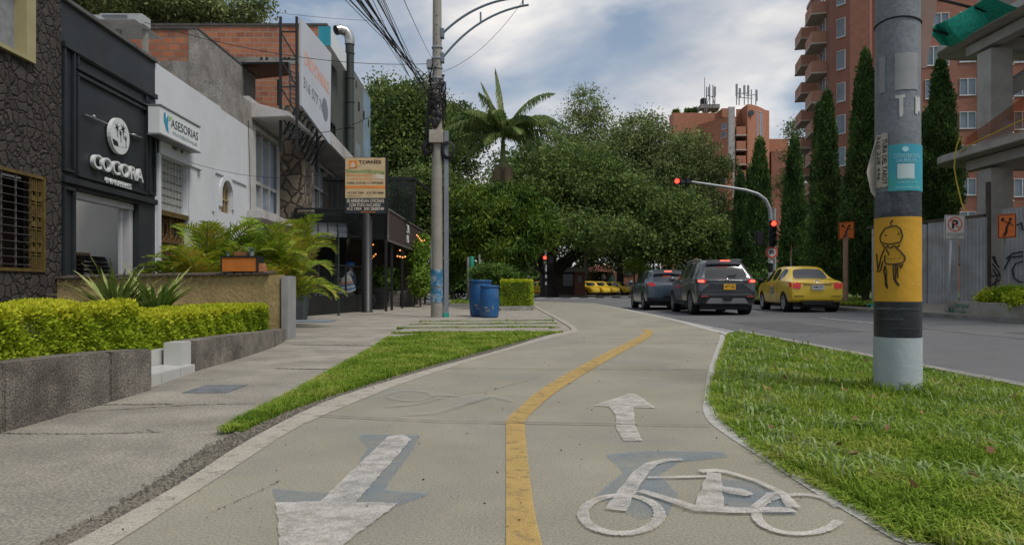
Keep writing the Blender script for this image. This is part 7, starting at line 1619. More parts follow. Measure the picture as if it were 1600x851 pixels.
# ------------------------------------------------------------------ traffic lights
m_rl = mat('red_lamp', (.6, .02, .01), .3, emit=(1.0, .04, .02), es=4.5); m_off = mat('lens_off', (.02, .025, .025), .2, spec=.7)
def lens(parent, c, r, m, dirv=(0, -1, 0), nm='lens'):
    n = 16; d = Vector(dirv); u = d.orthogonal().normalized(); v = d.cross(u)
    MB().prism([c+(u*math.cos(2*math.pi*k/n)+v*math.sin(2*math.pi*k/n))*r for k in range(n)], d*.02).build(nm, m, parent)
def head(parent, c, horiz=False, n=3, lit=0, s=.33, dep=.25):
    c = Vector(c); w_ = s*n/2
    hd = (MB().box(c.x-w_, c.x+w_, c.y-dep/2, c.y+dep/2, c.z-s/2, c.z+s/2) if horiz else MB().box(c.x-s/2, c.x+s/2, c.y-dep/2, c.y+dep/2, c.z-w_, c.z+w_)).build('signal_head', BK, parent, bevel=.03)
    for k in range(n):
        o = (k-(n-1)/2)*s; p = c+(Vector((o, 0, 0)) if horiz else Vector((0, 0, -o)))+Vector((0, -dep/2-.002, 0)); lens(hd, p, s*.40, m_rl if k == lit else m_off)
        q = MB(); vs = []
        for i in range(9):
            a = math.pi*i/8; vs += [(p.x+s*.44*math.cos(a), p.y, p.z+s*.44*math.sin(a)), (p.x+s*.44*math.cos(a), p.y-.16, p.z+s*.42*math.sin(a))]
        q.add(vs, [(2*i, 2*i+1, 2*i+3, 2*i+2) for i in range(8)]).build('visor', BK, hd, recalc=False)
    return hd
D_ = 34; xp = XW(1204, D_)
t = thing('traffic_light', 'traffic light on a curved grey mast arm reaching over the road, showing red', 'traffic light', (xp, D_, 0))
m_ma = mat('mast_grey', (.30, .32, .33), .45, .1, 3, metal=.3)
pts = [(xp, D_, 2.6), (xp, D_, ZW(338, D_)), Q(1202.5, 325, D_), Q(1196, 312, D_), Q(1184, 303, D_), Q(1165, 297, D_), Q(1130, 291.5, D_), Q(1080, 284, D_)]
MB().tube(pts, [.09, .09, .088, .085, .08, .075, .065, .05], 12).build('mast', m_ma, t, smooth=True)
for k, (a_, b_, m) in enumerate(((0, .6, m_gfr), (.6, 1.1, BK), (1.1, 1.55, m_gfr), (1.55, 2.0, BK), (2.0, 2.6, m_gfr))): MB().lathe((xp, D_, 0), [(.11, a_-.02), (.11, b_-.023)], 14).build('painted_band', m, t, smooth=True)
head(t, Q(1066, 283.5, D_-.1), True, 3, 0, .285); head(t, (xp+.02, D_-.22, ZW(365, D_)), False, 4, 0, .31)
hd = MB().box(xp-.75, xp-.35, D_-.2, D_+.1, ZW(372, D_)-.35, ZW(372, D_)+.35).build('side_head', BK, t, bevel=.03)
MB().bar((xp-.35, D_, ZW(372, D_)), (xp, D_, ZW(372, D_)), .05).build('bracket', BK, t)
D2 = D_-.3; pl_ = MB().prism([(xp+.3*math.cos(k*.3491), D_-.13, ZW(394, D_)+.3*math.sin(k*.3491)) for k in range(18)], (0, -.02, 0)).build('speed_limit_plate', m_gfr, t)
ring((xp, ZW(394, D_)), .2, .3, D_-.153).build('red_ring', m_red, pl_, recalc=False); text('30', 'lettering', m_dk, pl_, (xp-.13, D_-.156, ZW(394, D_)-.09), (1, 0, 0), (0, 0, 1), .26, .18, .03)
t = thing('grey_pole', 'plain tall grey steel pole right behind the traffic light mast', 'pole', (XW(1209.5, 35), 35, 0)); MB().lathe((XW(1209.5, 35), 35, 0), [(.10, -.02), (.09, ZW(326, 35))], 12).build('pole', m_ma, t, smooth=True)
D_ = 52; t = thing('traffic_light', 'smaller farther red traffic light on a crooked grey post left of the cypresses', 'traffic light', (XW(1154.5, D_), D_, 0))
MB().tube([(XW(1154.5, D_), D_, 0), Q(1154.5, 362, D_), Q(1156, 354, D_), Q(1162, 345, D_), Q(1171, 335, D_), Q(1173, 331, D_)], .075, 10).build('mast', m_ma, t, smooth=True)
MB().box(XW(1171, D_), XW(1180, D_), D_-.1, D_+.1, ZW(331, D_), ZW(328, D_)).build('camera', m_gfr, t); h_ = MB().box(XW(1148, D_), XW(1153.5, D_), D_-.1, D_+.1, ZW(397, D_), ZW(383, D_)).build('signal_head', BK, t); lens(h_, Q(1150.5, 388, D_)+Vector((0, -.15, 0)), .16, m_rl); MB().box(XW(1156, D_), XW(1162, D_), D_-.1, D_+.1, ZW(398, D_), ZW(380, D_)).build('signal_head', BK, t)
D_ = 58; t = thing('traffic_light', 'pedestrian traffic light on a black and white banded post before the big tree, showing red', 'traffic light', (XW(853, D_), D_, 0)); x_ = XW(853, D_)
bands = [458, 445, 440, 434, 429, 424, 388]
for k in range(6): MB().lathe((x_, D_, 0), [(.075, -.03 if k == 0 else ZW(bands[k], D_)), (.075, ZW(bands[k+1], D_)-.003)], 12).build('painted_band', (BK, m_gfr)[k % 2], t, smooth=True)
head(t, (x_-.1, D_-.2, ZW(406, D_)), False, 2, 0, .36); MB().box(x_+.2, x_+.6, D_-.1, D_+.15, ZW(411, D_), ZW(401, D_)).build('side_head', BK, t)
# ------------------------------------------------------------------ cars
m_tyre = mat('tyre', (.012, .012, .012), .85, .2, 20); m_rim = mat('rim', (.3, .31, .32), .35, metal=.7); m_rimw = mat('rim_bright', (.55, .56, .58), .3, metal=.6)
m_cg = mat('car_glass', (.018, .022, .025), .11, .1, 2, spec=.9); m_tl = mat('tail_lamp', (.38, .01, .012), .2, emit=(1, .02, .02), es=.12, spec=.7); m_tlon = mat('tail_lamp_lit', (.6, .03, .02), .25, emit=(1.0, .10, .06), es=3.0); m_chr = mat('chrome', (.55, .55, .55), .15, metal=.9)
def car(name, label, loc, rot, prof, W, m_body, wheels=(.32, .62, 3.2), glass=None, group=None, rimm=None, detail=None, cladding=None):
    """prof rows: y, z_roof, z_belt, half width at roof, z_sill ; y from rear (0) to front, local frame: rear at y=0, centre x=0"""
    t = thing(name, label, 'car', loc, rot, group)
    wr_, wy0, wy1 = wheels; hw = W/2; vs = []; NP = 11
    for (y, zr, zb, wr, zs, kk) in prof:        # kk: plan-width factor
        h = hw*kk; zm = zs+(zb-zs)*.55
        half = [(0, zr), (wr*.55, zr-.008), (wr*.86, zr-.025), (wr, zr-.065 if zr-zb > .2 else zr-.03), (h*.955, zb+.015), (h*.985, zb-.04), (h, zm), (h*.985, zs+.16), (h*.95, zs+.02), (h*.75, zs), (0, zs)]
        row = [(x, y, z) for x, z in half]+[(-x, y, z) for x, z in half[-2:0:-1]]; vs += row
    n = 20; R_ = len(prof); fs = []; ms = []
    for i in range(R_-1):
        for k in range(n):
            k2 = (k+1) % n; fs.append((i*n+k, i*n+k2, (i+1)*n+k2, (i+1)*n+k)); seg = k if k < 10 else 19-k
            mi = 0
            for (i0, i1, s0, s1) in (glass or []):
                if i0 <= i < i1 and s0 <= seg < s1: mi = 1
            ms.append(mi)
    fs.append(tuple(range(n))[::-1]); ms.append(0); fs.append(tuple((R_-1)*n+k for k in range(n))); ms.append(0)
    me = bpy.data.meshes.new('body'); me.from_pydata(vs, [], fs); me.materials.append(m_body); me.materials.append(m_cg)
    me.polygons.foreach_set('material_index', ms)
    o = bpy.data.objects.new('body', me); COL.objects.link(o)
    b = bmesh.new(); b.from_mesh(me); bmesh.ops.recalc_face_normals(b, faces=b.faces)
    cl = b.edges.layers.float.get('crease_edge') or b.edges.layers.float.new('crease_edge')
    for e in b.edges:
        mi_ = {f.material_index for f in e.link_faces}
        if len(mi_) > 1: e[cl] = .85
        elif e.calc_face_angle(0) > .75: e[cl] = .35
    b.to_mesh(me); b.free()
    sd = o.modifiers.new('s', 'SUBSURF'); sd.levels = 2; sd.render_levels = 2
    cuts = []
    for wy in (wy0, wy1):
        for s in (1, -1):
            c = MB().lathe((s*(hw-.02), wy, wr_), [(wr_+.055, -.26), (wr_+.055, .2)], 28, 'x').build('cut', m_body); cuts.append(c)
            bo = o.modifiers.new('b', 'BOOLEAN'); bo.operation = 'DIFFERENCE'; bo.solver = 'EXACT'; bo.object = c
    dg = bpy.context.evaluated_depsgraph_get(); m2 = bpy.data.meshes.new_from_object(o.evaluated_get(dg)); bpy.data.objects.remove(o)
    for c in cuts: bpy.data.objects.remove(c)
    b = bmesh.new(); b.from_mesh(m2); gf_ = [f for f in b.faces if f.material_index == 1]
    for f in b.faces: f.smooth = True
    gm = b.copy(); bmesh.ops.delete(gm, geom=[f for f in gm.faces if f.material_index != 1], context='FACES')
    # body keeps everything but glass, plus dark liner
    bmesh.ops.delete(b, geom=gf_, context='FACES'); mb_ = bpy.data.meshes.new('body'); b.to_mesh(mb_); mb_.materials.append(m_body); mb_.materials.append(m_body)
    if hasattr(mb_, 'set_sharp_from_angle'): mb_.set_sharp_from_angle(angle=R(42))
    body = link_mesh('body', mb_, t, False)
    # split glass into separate windows
    seen = set(); gm.faces.ensure_lookup_table()
    for f in gm.faces: f.material_index = 0
    for f0 in gm.faces:
        if f0.index in seen: continue
        st_ = [f0]; comp = []; seen.add(f0.index)
        while st_:
            f = st_.pop(); comp.append(f)
            for e in f.edges:
                for g in e.link_faces:
                    if g.index not in seen: seen.add(g.index); st_.append(g)
        if len(comp) < 3: continue
        mp_ = {}; V = []; F = []
        for f in comp:
            q = []
            for v in f.verts:
                if v.index not in mp_: mp_[v.index] = len(V); V.append(tuple(v.co-v.normal*.006))
                q.append(mp_[v.index])
            F.append(tuple(q))
        cy = sum(v[1] for v in V)/len(V); cxx = sum(v[0] for v in V)/len(V)
        nm = 'side_window' if abs(cxx) > .2 else ('rear_window' if cy < 1.5 else 'windscreen')
        mg = bpy.data.meshes.new(nm); mg.from_pydata(V, [], F); mg.materials.append(m_cg); mg.polygons.foreach_set('use_smooth', [True]*len(F)); link_mesh(nm, mg, t, False)
    b.free(); gm.free()
    MB().box(-hw*.78, hw*.78, .25, prof[-1][0]-.25, .16, .30).build('underbody', BK, t, world=False)
    for wy in (wy0, wy1):
        for s in (1, -1):
            x = s*(hw-.12); r = wr_
            w_ = MB().lathe((x, wy, r), [(r*.70, -.10), (r*.93, -.105), (r, -.08), (r, .08), (r*.93, .105), (r*.70, .10)], 32, 'x', cap=False).build('wheel', m_tyre, t, smooth=True, world=False)
            mb = MB().lathe((x, wy, r), [(r*.70, .095), (r*.66, .075), (r*.64, -.09), (r*.70, -.10)], 32, 'x', cap=False) if False else MB()
            mb.lathe((x, wy, r), [(r*.71, -.098), (r*.64, -.09), (r*.63, .09), (r*.71, .098)], 32, 'x', cap=False); f_ = x+s*.085
            mb.lathe((f_-s*.02 if True else 0, wy, r), [(r*.16, -.015), (r*.16, .02)], 12, 'x')
            for k in range(7):
                a_ = 2*math.pi*k/7+.2
                for da in (-.14, .14): mb.bar((f_-s*.01, wy+r*.1*math.cos(a_), r+r*.1*math.sin(a_)), (f_-s*.02, wy+r*.67*math.cos(a_+da), r+r*.67*math.sin(a_+da)), r*.09, .02, (1, 0, 0))
            mb.build('rim', rimm or m_rim, w_, world=False); MB().lathe((x+s*.0, wy, r), [(r*.60, -.03), (r*.60, .0)], 24, 'x').build('brake_disc', MATS['blackmetal'], w_, world=False)
            # dark wheel house
            MB().lathe((s*(hw-.24), wy, r), [(r+.05, -.03), (r+.05, 0)], 24, 'x').build('wheel_arch', BK, t, world=False)
    return t, body
def mirror(t, x, y, z, m, s):
    MB().ball((x+s*.11, y, z+.05), .11, 12, 8, (1.0, .62, .75)).bar((x-s*.03, y, z), (x+s*.06, y, z+.02), .04).build('wing_mirror', m, t, smooth=True, world=False)
def plate(t, x, y, z, w_, h_, m, s, mt, back=0.02):
    p = MB().box(x-w_/2, x+w_/2, y-back, y, z-h_/2, z+h_/2).build('number_plate', m, t, world=False)
    # text built in world space through the parent's matrix
    M_ = rootmat(t); o = M_ @ Vector((x-w_*.42, y-back-.002, z-h_*.30)); xd = (M_.to_3x3() @ Vector((1, 0, 0))); text(s, 'lettering', mt, p, o, xd, (0, 0, 1), w_*.84, h_*.6, .02)
m_py_ = mat('plate_yellow', (.62, .33, .02), .5, .05); m_pw_ = mat('plate_white', (.50, .52, .54), .5, .05)
# SUV ------------------------------------------------------------
m_suv = mat('suv_paint', (.052, .057, .066), .28, .06, 1.5, spec=.6, coat=.6, stain=(.085, .078, .068), stain_amt=.35, stain_scale=1.0)
suv_prof = [(0.00, 1.02, .98, .60, .42, .80), (.05, 1.06, 1.02, .70, .36, .93), (.16, 1.10, 1.05, .74, .30, .965), (.34, 1.52, 1.06, .58, .28, .985), (.50, 1.615, 1.06, .60, .26, .99), (.78, 1.645, 1.055, .61, .24, 1.0), (1.15, 1.66, 1.05, .62, .24, 1.0), (1.25, 1.662, 1.048, .62, .24, 1.0), (2.05, 1.655, 1.02, .62, .24, 1.0), (2.13, 1.65, 1.017, .62, .24, 1.0), (2.75, 1.58, 1.0, .60, .24, 1.0), (2.92, 1.52, .995, .59, .24, 1.0), (3.28, 1.10, 1.0, .70, .24, .99), (3.5, 1.03, .96, .74, .26, .985), (4.0, .96, .87, .72, .28, .96), (4.25, .84, .76, .62, .32, .86), (4.32, .70, .66, .50, .38, .72)]
def suv_glass(): return [(2, 4, 0, 2), (4, 5, 3, 4), (5, 6, 3, 4), (7, 8, 3, 4), (9, 11, 3, 4), (11, 12, 0, 2)]
xs, ys = 6.22, 20.35
t, body = car('suv', 'dirty dark grey SUV with yellow number plate between the other two cars', (xs, ys, rz(xs)), R(-1.5), suv_prof, 1.80, m_suv, (.345, .86, 3.46), suv_glass())
m_clad = mat('cladding', (.018, .019, .02), .7, .2, 8); m_skid = mat('skid_grey', (.20, .205, .21), .45, .1, 5)
MB().hexa([(-.80, .02, .36), (.80, .02, .36), (.84, .16, .36), (-.84, .16, .36), (-.80, -.02, .62), (.80, -.02, .62), (.85, .16, .62), (-.85, .16, .62)]).build('lower_bumper', m_clad, t, bevel=.04, world=False)
MB().prism([(-.50, -.05, .50), (.50, -.05, .50), (.62, -.02, .34), (-.62, -.02, .34)], (0, .06, 0)).build('skid_plate', m_skid, t, bevel=.015, world=False)
MB().prism([(-.16, -.06, .50), (.16, -.06, .50), (.10, -.055, .42), (-.10, -.055, .42)], (0, .02, 0)).build('tow_cover', BK, t, world=False)
MB().prism([(-.80, -.005, .66), (.80, -.005, .66), (.78, -.02, .70), (-.78, -.02, .70)], (0, .06, 0)).build('bumper_lip', m_suv, t, bevel=.01, world=False)
for s in (1, -1):
    MB().prism([(s*.56, -.05, .58), (s*.76, -.035, .58), (s*.76, -.035, .53), (s*.56, -.05, .53)], (0, .03, 0)).build('reflector', mat('reflector_red', (.22, .03, .03), .3), t, world=False)
    MB().hexa([(s*.60, -.012, .93), (s*.80, .03, .93), (s*.80, .10, .93), (s*.60, .06, .93), (s*.60, .0, 1.05), (s*.79, .045, 1.05), (s*.80, .14, 1.05), (s*.60, .09, 1.05)]).build('tail_light', m_tl, t, bevel=.015, world=False)
    MB().hexa([(s*.66, -.02, .96), (s*.82, .03, .96), (s*.83, .20, .96), (s*.66, .05, .96), (s*.66, -.014, 1.025), (s*.82, .038, 1.025), (s*.835, .22, 1.025), (s*.66, .06, 1.025)]).build('brake_light', m_tlon, t, bevel=.015, world=False)
    MB().tube([(s*.56, .66, 1.585), (s*.575, .78, 1.64), (s*.58, 1.6, 1.665), (s*.57, 2.4, 1.635), (s*.55, 2.6, 1.555)], .02, 8).build('roof_rail', MATS['galv'], t, smooth=True, world=False)
    mirror(t, s*.88, 2.95, 1.03, m_suv, s)
    for y_ in (1.45, 2.3): MB().box(s*.905-.012, s*.905+.012, y_-.1, y_+.1, .90, .925).build('door_handle', m_suv, t, bevel=.006, world=False)
    MB().prism([(s*.905, 1.32, .30), (s*.905, 3.02, .30), (s*.905, 3.02, .40), (s*.905, 1.32, .40)], (s*.008, 0, 0)).build('sill_trim', m_clad, t, world=False)
    for y_ in (1.22, 2.09, 2.98): MB().prism([(s*.9005, y_, .34), (s*.9005, y_+.008, .34), (s*.9005, y_+.008, .98), (s*.9005, y_, .98)], (s*.003, 0, 0)).build('door_gap', BK, t, world=False)
MB().box(-.60, .60, -.012, .03, .975, 1.01).build('light_bar', BK, t, world=False)
MB().prism([(-.72, -.006, .72), (-.42, -.02, .93), (.42, -.02, .93), (.72, -.006, .72)], (0, .04, 0)).build('tailgate_recess', mat('suv_dark', (.03, .034, .04), .35, coat=.4), t, bevel=.02, world=False)
plate(t, .06, -.03, .83, .34, .16, m_py_, 'NYT 355', m_dk)
MB().ball((0, -.01, 1.035), .05, 12, 8, (1, .3, .8)).build('badge', m_chr, t, world=False)
MB().prism([(-.56, .36, 1.60), (.56, .36, 1.60), (.50, .24, 1.585), (-.50, .24, 1.585)], (0, 0, .03)).build('spoiler', m_suv, t, bevel=.01, world=False); MB().box(-.14, .14, .222, .243, 1.575, 1.605).build('third_brake_light', m_tlon, t, world=False)
MB().tube([(.05, .13, 1.14), (.30, .145, 1.17)], .014, 6).build('wiper', BK, t, world=False)
# blue-grey hatchback ------------------------------------------
m_hb = mat('hatch_paint', (.035, .058, .082), .25, .06, 1.5, spec=.6, coat=.6)
hb_prof = [(0.00, .92, .88, .58, .40, .80), (.05, .98, .94, .66, .34, .93), (.18, 1.02, .98, .70, .28, .965), (.42, 1.36, 1.0, .54, .26, .985), (.62, 1.46, 1.0, .57, .24, .99), (.85, 1.485, .99, .58, .22, 1.0), (1.2, 1.495, .97, .59, .22, 1.0), (1.3, 1.495, .965, .59, .22, 1.0), (2.0, 1.48, .93, .585, .22, 1.0), (2.08, 1.475, .928, .585, .22, 1.0), (2.6, 1.38, .92, .56, .22, 1.0), (2.78, 1.32, .92, .55, .22, 1.0), (3.2, .98, .90, .66, .22, .99), (3.4, .92, .86, .70, .24, .985), (3.85, .84, .78, .68, .26, .95), (4.05, .70, .66, .58, .30, .84), (4.10, .60, .56, .46, .36, .70)]
def hatch(name, label, loc, rot, m, lit=True, pl=None, det=True, grp=None):
    t, body = car(name, label, loc, rot, hb_prof, 1.72, m, (.315, .72, 3.22), suv_glass(), grp)
    for s in (1, -1):
        MB().hexa([(s*.50, -.02, .84), (s*.80, .05, .84), (s*.82, .24, .86), (s*.52, .10, .86), (s*.52, -.01, .99), (s*.76, .05, 1.0), (s*.80, .22, .98), (s*.54, .10, .98)]).build('tail_light', m_tl, t, bevel=.025, world=False)
        mirror(t, s*.84, 2.85, .96, m, s)
    MB().box(-.13, .13, .29, .33, 1.385, 1.42).build('third_brake_light', m_tlon, t, world=False); MB().prism([(-.54, .42, 1.42), (.54, .42, 1.42), (.50, .29, 1.40), (-.50, .29, 1.40)], (0, 0, .03)).build('spoiler', m, t, bevel=.01, world=False)
    MB().hexa([(-.78, .02, .34), (.78, .02, .34), (.80, .12, .34), (-.80, .12, .34), (-.78, -.01, .46), (.78, -.01, .46), (.80, .12, .46), (-.80, .12, .46)]).build('lower_bumper', m_clad, t, bevel=.03, world=False)
    MB().tube([(-.05, .15, 1.06), (.25, .165, 1.08)], .012, 6).build('wiper', BK, t, world=False)
    plate(t, 0, -.025, .60, .34, .15, pl or m_py_, 'KLR 284', m_dk); return t
hatch('hatchback', 'dark blue hatchback partly hidden behind the left side of the grey SUV', (5.62, 25.1, rz(5.6)), R(-1.0), m_hb, pl=m_hb)
# taxi sedan -----------------------------------------------------
m_tx = mat('taxi_yellow', (.72, .49, .03), .3, .05, 1.5, spec=.55, coat=.5)
tx_prof = [(0.00, .86, .82, .58, .42, .80), (.04, .95, .91, .66, .36, .92), (.14, 1.02, .95, .70, .30, .96), (.62, 1.06, .97, .66, .27, .985), (1.02, 1.38, .985, .52, .26, 1.0), (1.20, 1.445, .985, .545, .25, 1.0), (1.42, 1.475, .98, .56, .24, 1.0), (1.50, 1.48, .978, .565, .24, 1.0), (2.12, 1.49, .95, .57, .24, 1.0), (2.20, 1.488, .945, .57, .24, 1.0), (2.72, 1.40, .93, .55, .24, 1.0), (2.88, 1.34, .93, .54, .24, 1.0), (3.28, .99, .92, .66, .24, .99), (3.45, .94, .88, .68, .25, .985), (3.80, .86, .80, .66, .27, .95), (3.96, .72, .68, .56, .31, .84), (4.00, .62, .58, .44, .37, .70)]
txg = [(3, 4, 0, 2), (4, 5, 3, 4), (5, 6, 3, 4), (7, 8, 3, 4), (9, 11, 3, 4), (11, 12, 0, 2)]
def taxi(label, loc, rot, grp=None, det=True, scale=1.0):
    t, body = car('taxi', label, loc, rot, tx_prof, 1.68, m_tx, (.305, .74, 3.18), txg, grp, m_rimw)
    for s in (1, -1):
        MB().hexa([(s*.50, -.035, .71), (s*.76, .02, .71), (s*.80, .16, .73), (s*.55, .10, .73), (s*.47, -.01, .92), (s*.765, .035, .94), (s*.825, .26, .95), (s*.55, .12, .93)]).build('tail_light', m_tl, t, bevel=.03, world=False)
        mirror(t, s*.82, 2.92, .96, BK, s)
        if det:
            MB().box(s*.55-.14, s*.55+.14, -.012, .02, .50, .515).build('bumper_slot', BK, t, world=False)
            for y_ in (1.62, 2.3): MB().box(s*.845-.012, s*.845+.012, y_-.09, y_+.09, .84, .862).build('door_handle', m_tx, t, bevel=.006, world=False)
            for y_ in (1.32, 2.16, 3.02): MB().prism([(s*.8405, y_, .34), (s*.8405, y_+.007, .34), (s*.8405, y_+.007, .92), (s*.8405, y_, .92)], (s*.003, 0, 0)).build('door_gap', MATS['blackmetal'], t, world=False)
    return t
xt, yt = 9.42, 21.7
t = taxi('yellow taxi sedan with red tail lamps and white plate, right of the grey SUV', (xt, yt, rz(xt)), R(-4.5))
MB().box(-.20, .20, -.03, .02, .74, .78).build('plate_recess', m_tx, t, bevel=.006, world=False)
plate(t, 0, -.012, .78, .36, .15, m_pw_, 'WMQ 911', m_dk, .03)
MB().tube([(-.52, .02, .92), (0, -.03, .945), (.52, .02, .92)], .014, 8).build('boot_lid_lip', m_tx, t, world=False); MB().box(-.42, .42, -.02, .02, .865, .885).build('boot_gap', mat('taxi_dark', (.20, .13, .01), .5), t, world=False)
MB().prism([(-.42, -.0, .24), (.42, -.0, .24), (.50, .0, .36), (-.50, .0, .36)], (0, .1, 0)).build('diffuser', BK, t, world=False)
MB().tube([(0, 1.25, 1.46), (-.03, 1.1, 1.60)], .009, 5).build('antenna', BK, t, world=False); MB().ball((0, 0.05, .97), .05, 10, 6, (1.2, .3, .8)).build('badge', m_chr, t, world=False)
dp_ = MB().prism([(-.846, 1.72, .56), (-.846, 2.02, .56), (-.846, 2.02, .80), (-.846, 1.72, .80)], (-.004, 0, 0)).build('door_sticker', mat('sticker', (.35, .42, .46), .5, .2, 9), t, world=False)
M_ = rootmat(t); text('WMQ', 'lettering', m_dk, dp_, M_ @ Vector((-.852, 2.0, .70)), M_.to_3x3() @ Vector((0, -1, 0)), (0, 0, 1), .26, .07, .02); text('911', 'lettering', m_dk, dp_, M_ @ Vector((-.852, 2.0, .59)), M_.to_3x3() @ Vector((0, -1, 0)), (0, 0, 1), .26, .08, .02)
# rank of far taxis: one is built, the others are copies
def copy_thing(src, loc, rot, label):
    c = src.copy(); COL.objects.link(c); c.location = loc; c.rotation_euler = (0, 0, rot); c['label'] = label
    def rec(o, p):
        for ch in list(o.children):
            d = ch.copy(); COL.objects.link(d); d.parent = p; rec(ch, d)
    rec(src, c); return c
# they face right in the photo (nose towards +x)
base_t = taxi('leftmost yellow taxi of the rank right of the brick kiosk', (XW(932, 70)-3.1, 72.5, -.02), R(-129), 'yellow taxis waiting at the far rank', det=False)
for s in (1, -1):
    MB().ball((s*.60, 3.80, .70), .09, 10, 8, (1.1, .8, .7)).build('headlight', m_gfr, base_t, smooth=True, world=False)
for px_, D_, lb in ((949, 71.6, 'second yellow taxi from the left in the far rank'), (964, 73.6, 'third yellow taxi from the left in the far rank'), (985, 75.4, 'rightmost yellow taxi of the far rank, beside the dark hatchback')):
    copy_thing(base_t, (XW(px_, D_)-3.1, D_+2.5, -.02), R(-129), lb)
copy_thing(base_t, (XW(818, 73), 73, -.02), R(-97), 'lone yellow taxi between the big tree trunk and the brick kiosk')

# ------------------------------------------------------------------ palms
def palm(name, label, loc, trunks, fronds, leaf, stem, group=None, n=26, wdt=.03, vee=.5, hang=.3):
    t = thing(name, label, 'palm tree', loc, 0, group); mb = MB()
    for pts, r in trunks: mb.tube(pts, r, 8)
    if trunks: mb.build('trunk', stem, t, smooth=True)
    for (o, az, el, l, dr, ll) in fronds:
        V = []; pts = frond(V, o, az, el, l, dr, ll, n, wdt, vee, .12, hang)
        f = npmesh('frond', [tuple(v) for v in V], 4, leaf, t)
        MB().tube(pts, [.012*l*(1-.8*i/(len(pts)-1))+.003 for i in range(len(pts))], 5, cap=False).build('frond_stalk', stem, f)
    return t
m_areca = leafmat('areca_leaf', [(0.0702, 0.141, 0.0132), (0.14, 0.235, 0.0198), (0.234, 0.33, 0.0274), (0.397, 0.389, 0.044), (0.492, 0.33, 0.066)], .4, .35); m_cane = mat('cane', (.20, .20, .06), .6, .25, 8)
def areca(label, x, y, z, n, l, h, grp='feathery yellow-green palms behind the yellow wall', seed=0, ll=.42):
    random.seed(seed); fr = []; tr = []
    for i in range(n):
        a = 2*math.pi*i*.382+random.uniform(-.3, .3); o = Vector((x+random.uniform(-.16, .16), y+random.uniform(-.16, .16), z+h*random.uniform(.3, 1.0))); e = random.uniform(1.0, 1.45) if i % 3 else random.uniform(.6, 1.0)
        fr.append((o, a, e, l*random.uniform(.85, 1.18), random.uniform(1.3, 2.2), ll))
        tr.append(([Vector((o.x, o.y, z-.1)), o], .022))
    return palm('areca_palm', label, (x, y, z), tr, fr, m_areca, m_cane, grp, 26, .048, .45, .35)
areca('tall feathery palm behind the left part of the yellow wall with orange-tinged fronds', XW(340, 13.6), 13.6, .0, 30, 1.5, 1.05, seed=1)
areca('tallest feathery palm, behind the orange planter box on the yellow wall', XW(405, 14.2), 14.2, .0, 30, 1.5, 1.0, seed=2)
areca('feathery palm right of the orange planter box, spreading over the wall end', XW(440, 14.4), 14.4, .0, 26, 1.35, .8, seed=8)
areca('low feathery palm at the left behind the yellow wall', XW(285, 12.8), 12.8, .1, 20, .95, .55, seed=3, ll=.3)
areca('orange-tinged feathery palm arching between the gate and the tall palms', XW(312, 13.2), 13.2, .0, 20, 1.35, .9, seed=12)
areca('low small feathery palm just left of the orange planter box', XW(318, 12.4), 12.4, .2, 10, .75, .45, seed=9, ll=.26)
areca('feathery palm growing in the tapered slate-grey pot', XW(463, 17.6), 17.6, ZW(452, 17.6), 18, 1.3, 1.0, seed=4, ll=.42)
# big royal-like palm
D_ = 36; pc = Q(786, 214, D_); m_pf = leafmat('palm_leaf', [(0.0455, 0.0834, 0.0283), (0.0912, 0.144, 0.0378), (0.156, 0.215, 0.0662), (0.286, 0.287, 0.113)], .4, .35)
m_shf = mat('crownshaft', (.20, .25, .08), .6, .2, 6); m_ptr = mat('palm_trunk', (.20, .18, .15), .9, .2, 6, bump=.5, bscale=15)
t = thing('palm_tree', 'tall palm with long arching fronds rising above the dark round tree', 'palm tree', (pc.x, pc.y, 0))
MB().tube([(pc.x, pc.y, -.05), (pc.x+.03, pc.y, 3), (pc.x, pc.y, ZW(262, D_))], [.2, .17, .14], 12).build('trunk', m_ptr, t, smooth=True); MB().tube([(pc.x, pc.y, ZW(262, D_)), (pc.x, pc.y, ZW(240, D_)), (pc.x, pc.y, ZW(212, D_))], [.15, .14, .08], 12).build('crown_shaft', m_shf, t, smooth=True)
fr = [(100, 1.50, 3.3, .3, 115), (118, 1.25, 3.1, .55, 150), (60, 1.2, 3.3, .9, 60), (30, .75, 3.3, 1.3, 30), (0, .55, 3.3, 1.2, -10), (-12, .45, 3.4, 1.1, -15), (175, .65, 3.3, 1.2, 175), (190, .5, 3.0, 1.5, 200), (160, .35, 2.6, 1.6, 160), (215, .35, 2.2, 1.6, 230), (-40, .45, 2.6, 1.6, -60), (80, 1.35, 2.8, .4, 75), (270, .5, 2.6, 1.5, 270), (300, .6, 2.4, 1.4, 300)]
random.seed(21)
PF = [(150, 1.52, 3.7, .25), (165, 1.28, 3.2, .30), (10, 1.15, 3.9, 1.35), (5, .62, 3.7, 1.45), (-5, .30, 3.9, 1.35), (172, .50, 3.7, 1.25), (183, .15, 3.5, 1.5), (195, -.1, 2.6, 1.6), (150, 1.3, 3.0, .8), (250, .1, 2.8, 1.4), (290, .3, 2.8, 1.4), (335, .0, 2.4, 1.5), (70, .9, 3.0, 1.2), (130, .8, 3.0, 1.2), (225, .75, 3.0, 1.4), (20, .85, 3.6, 1.7), (165, .85, 3.5, 1.7), (-25, .55, 3.3, 1.7), (200, .6, 3.3, 1.7), (45, .5, 3.2, 1.6), (310, .7, 3.0, 1.8), (260, .8, 3.0, 1.8)]
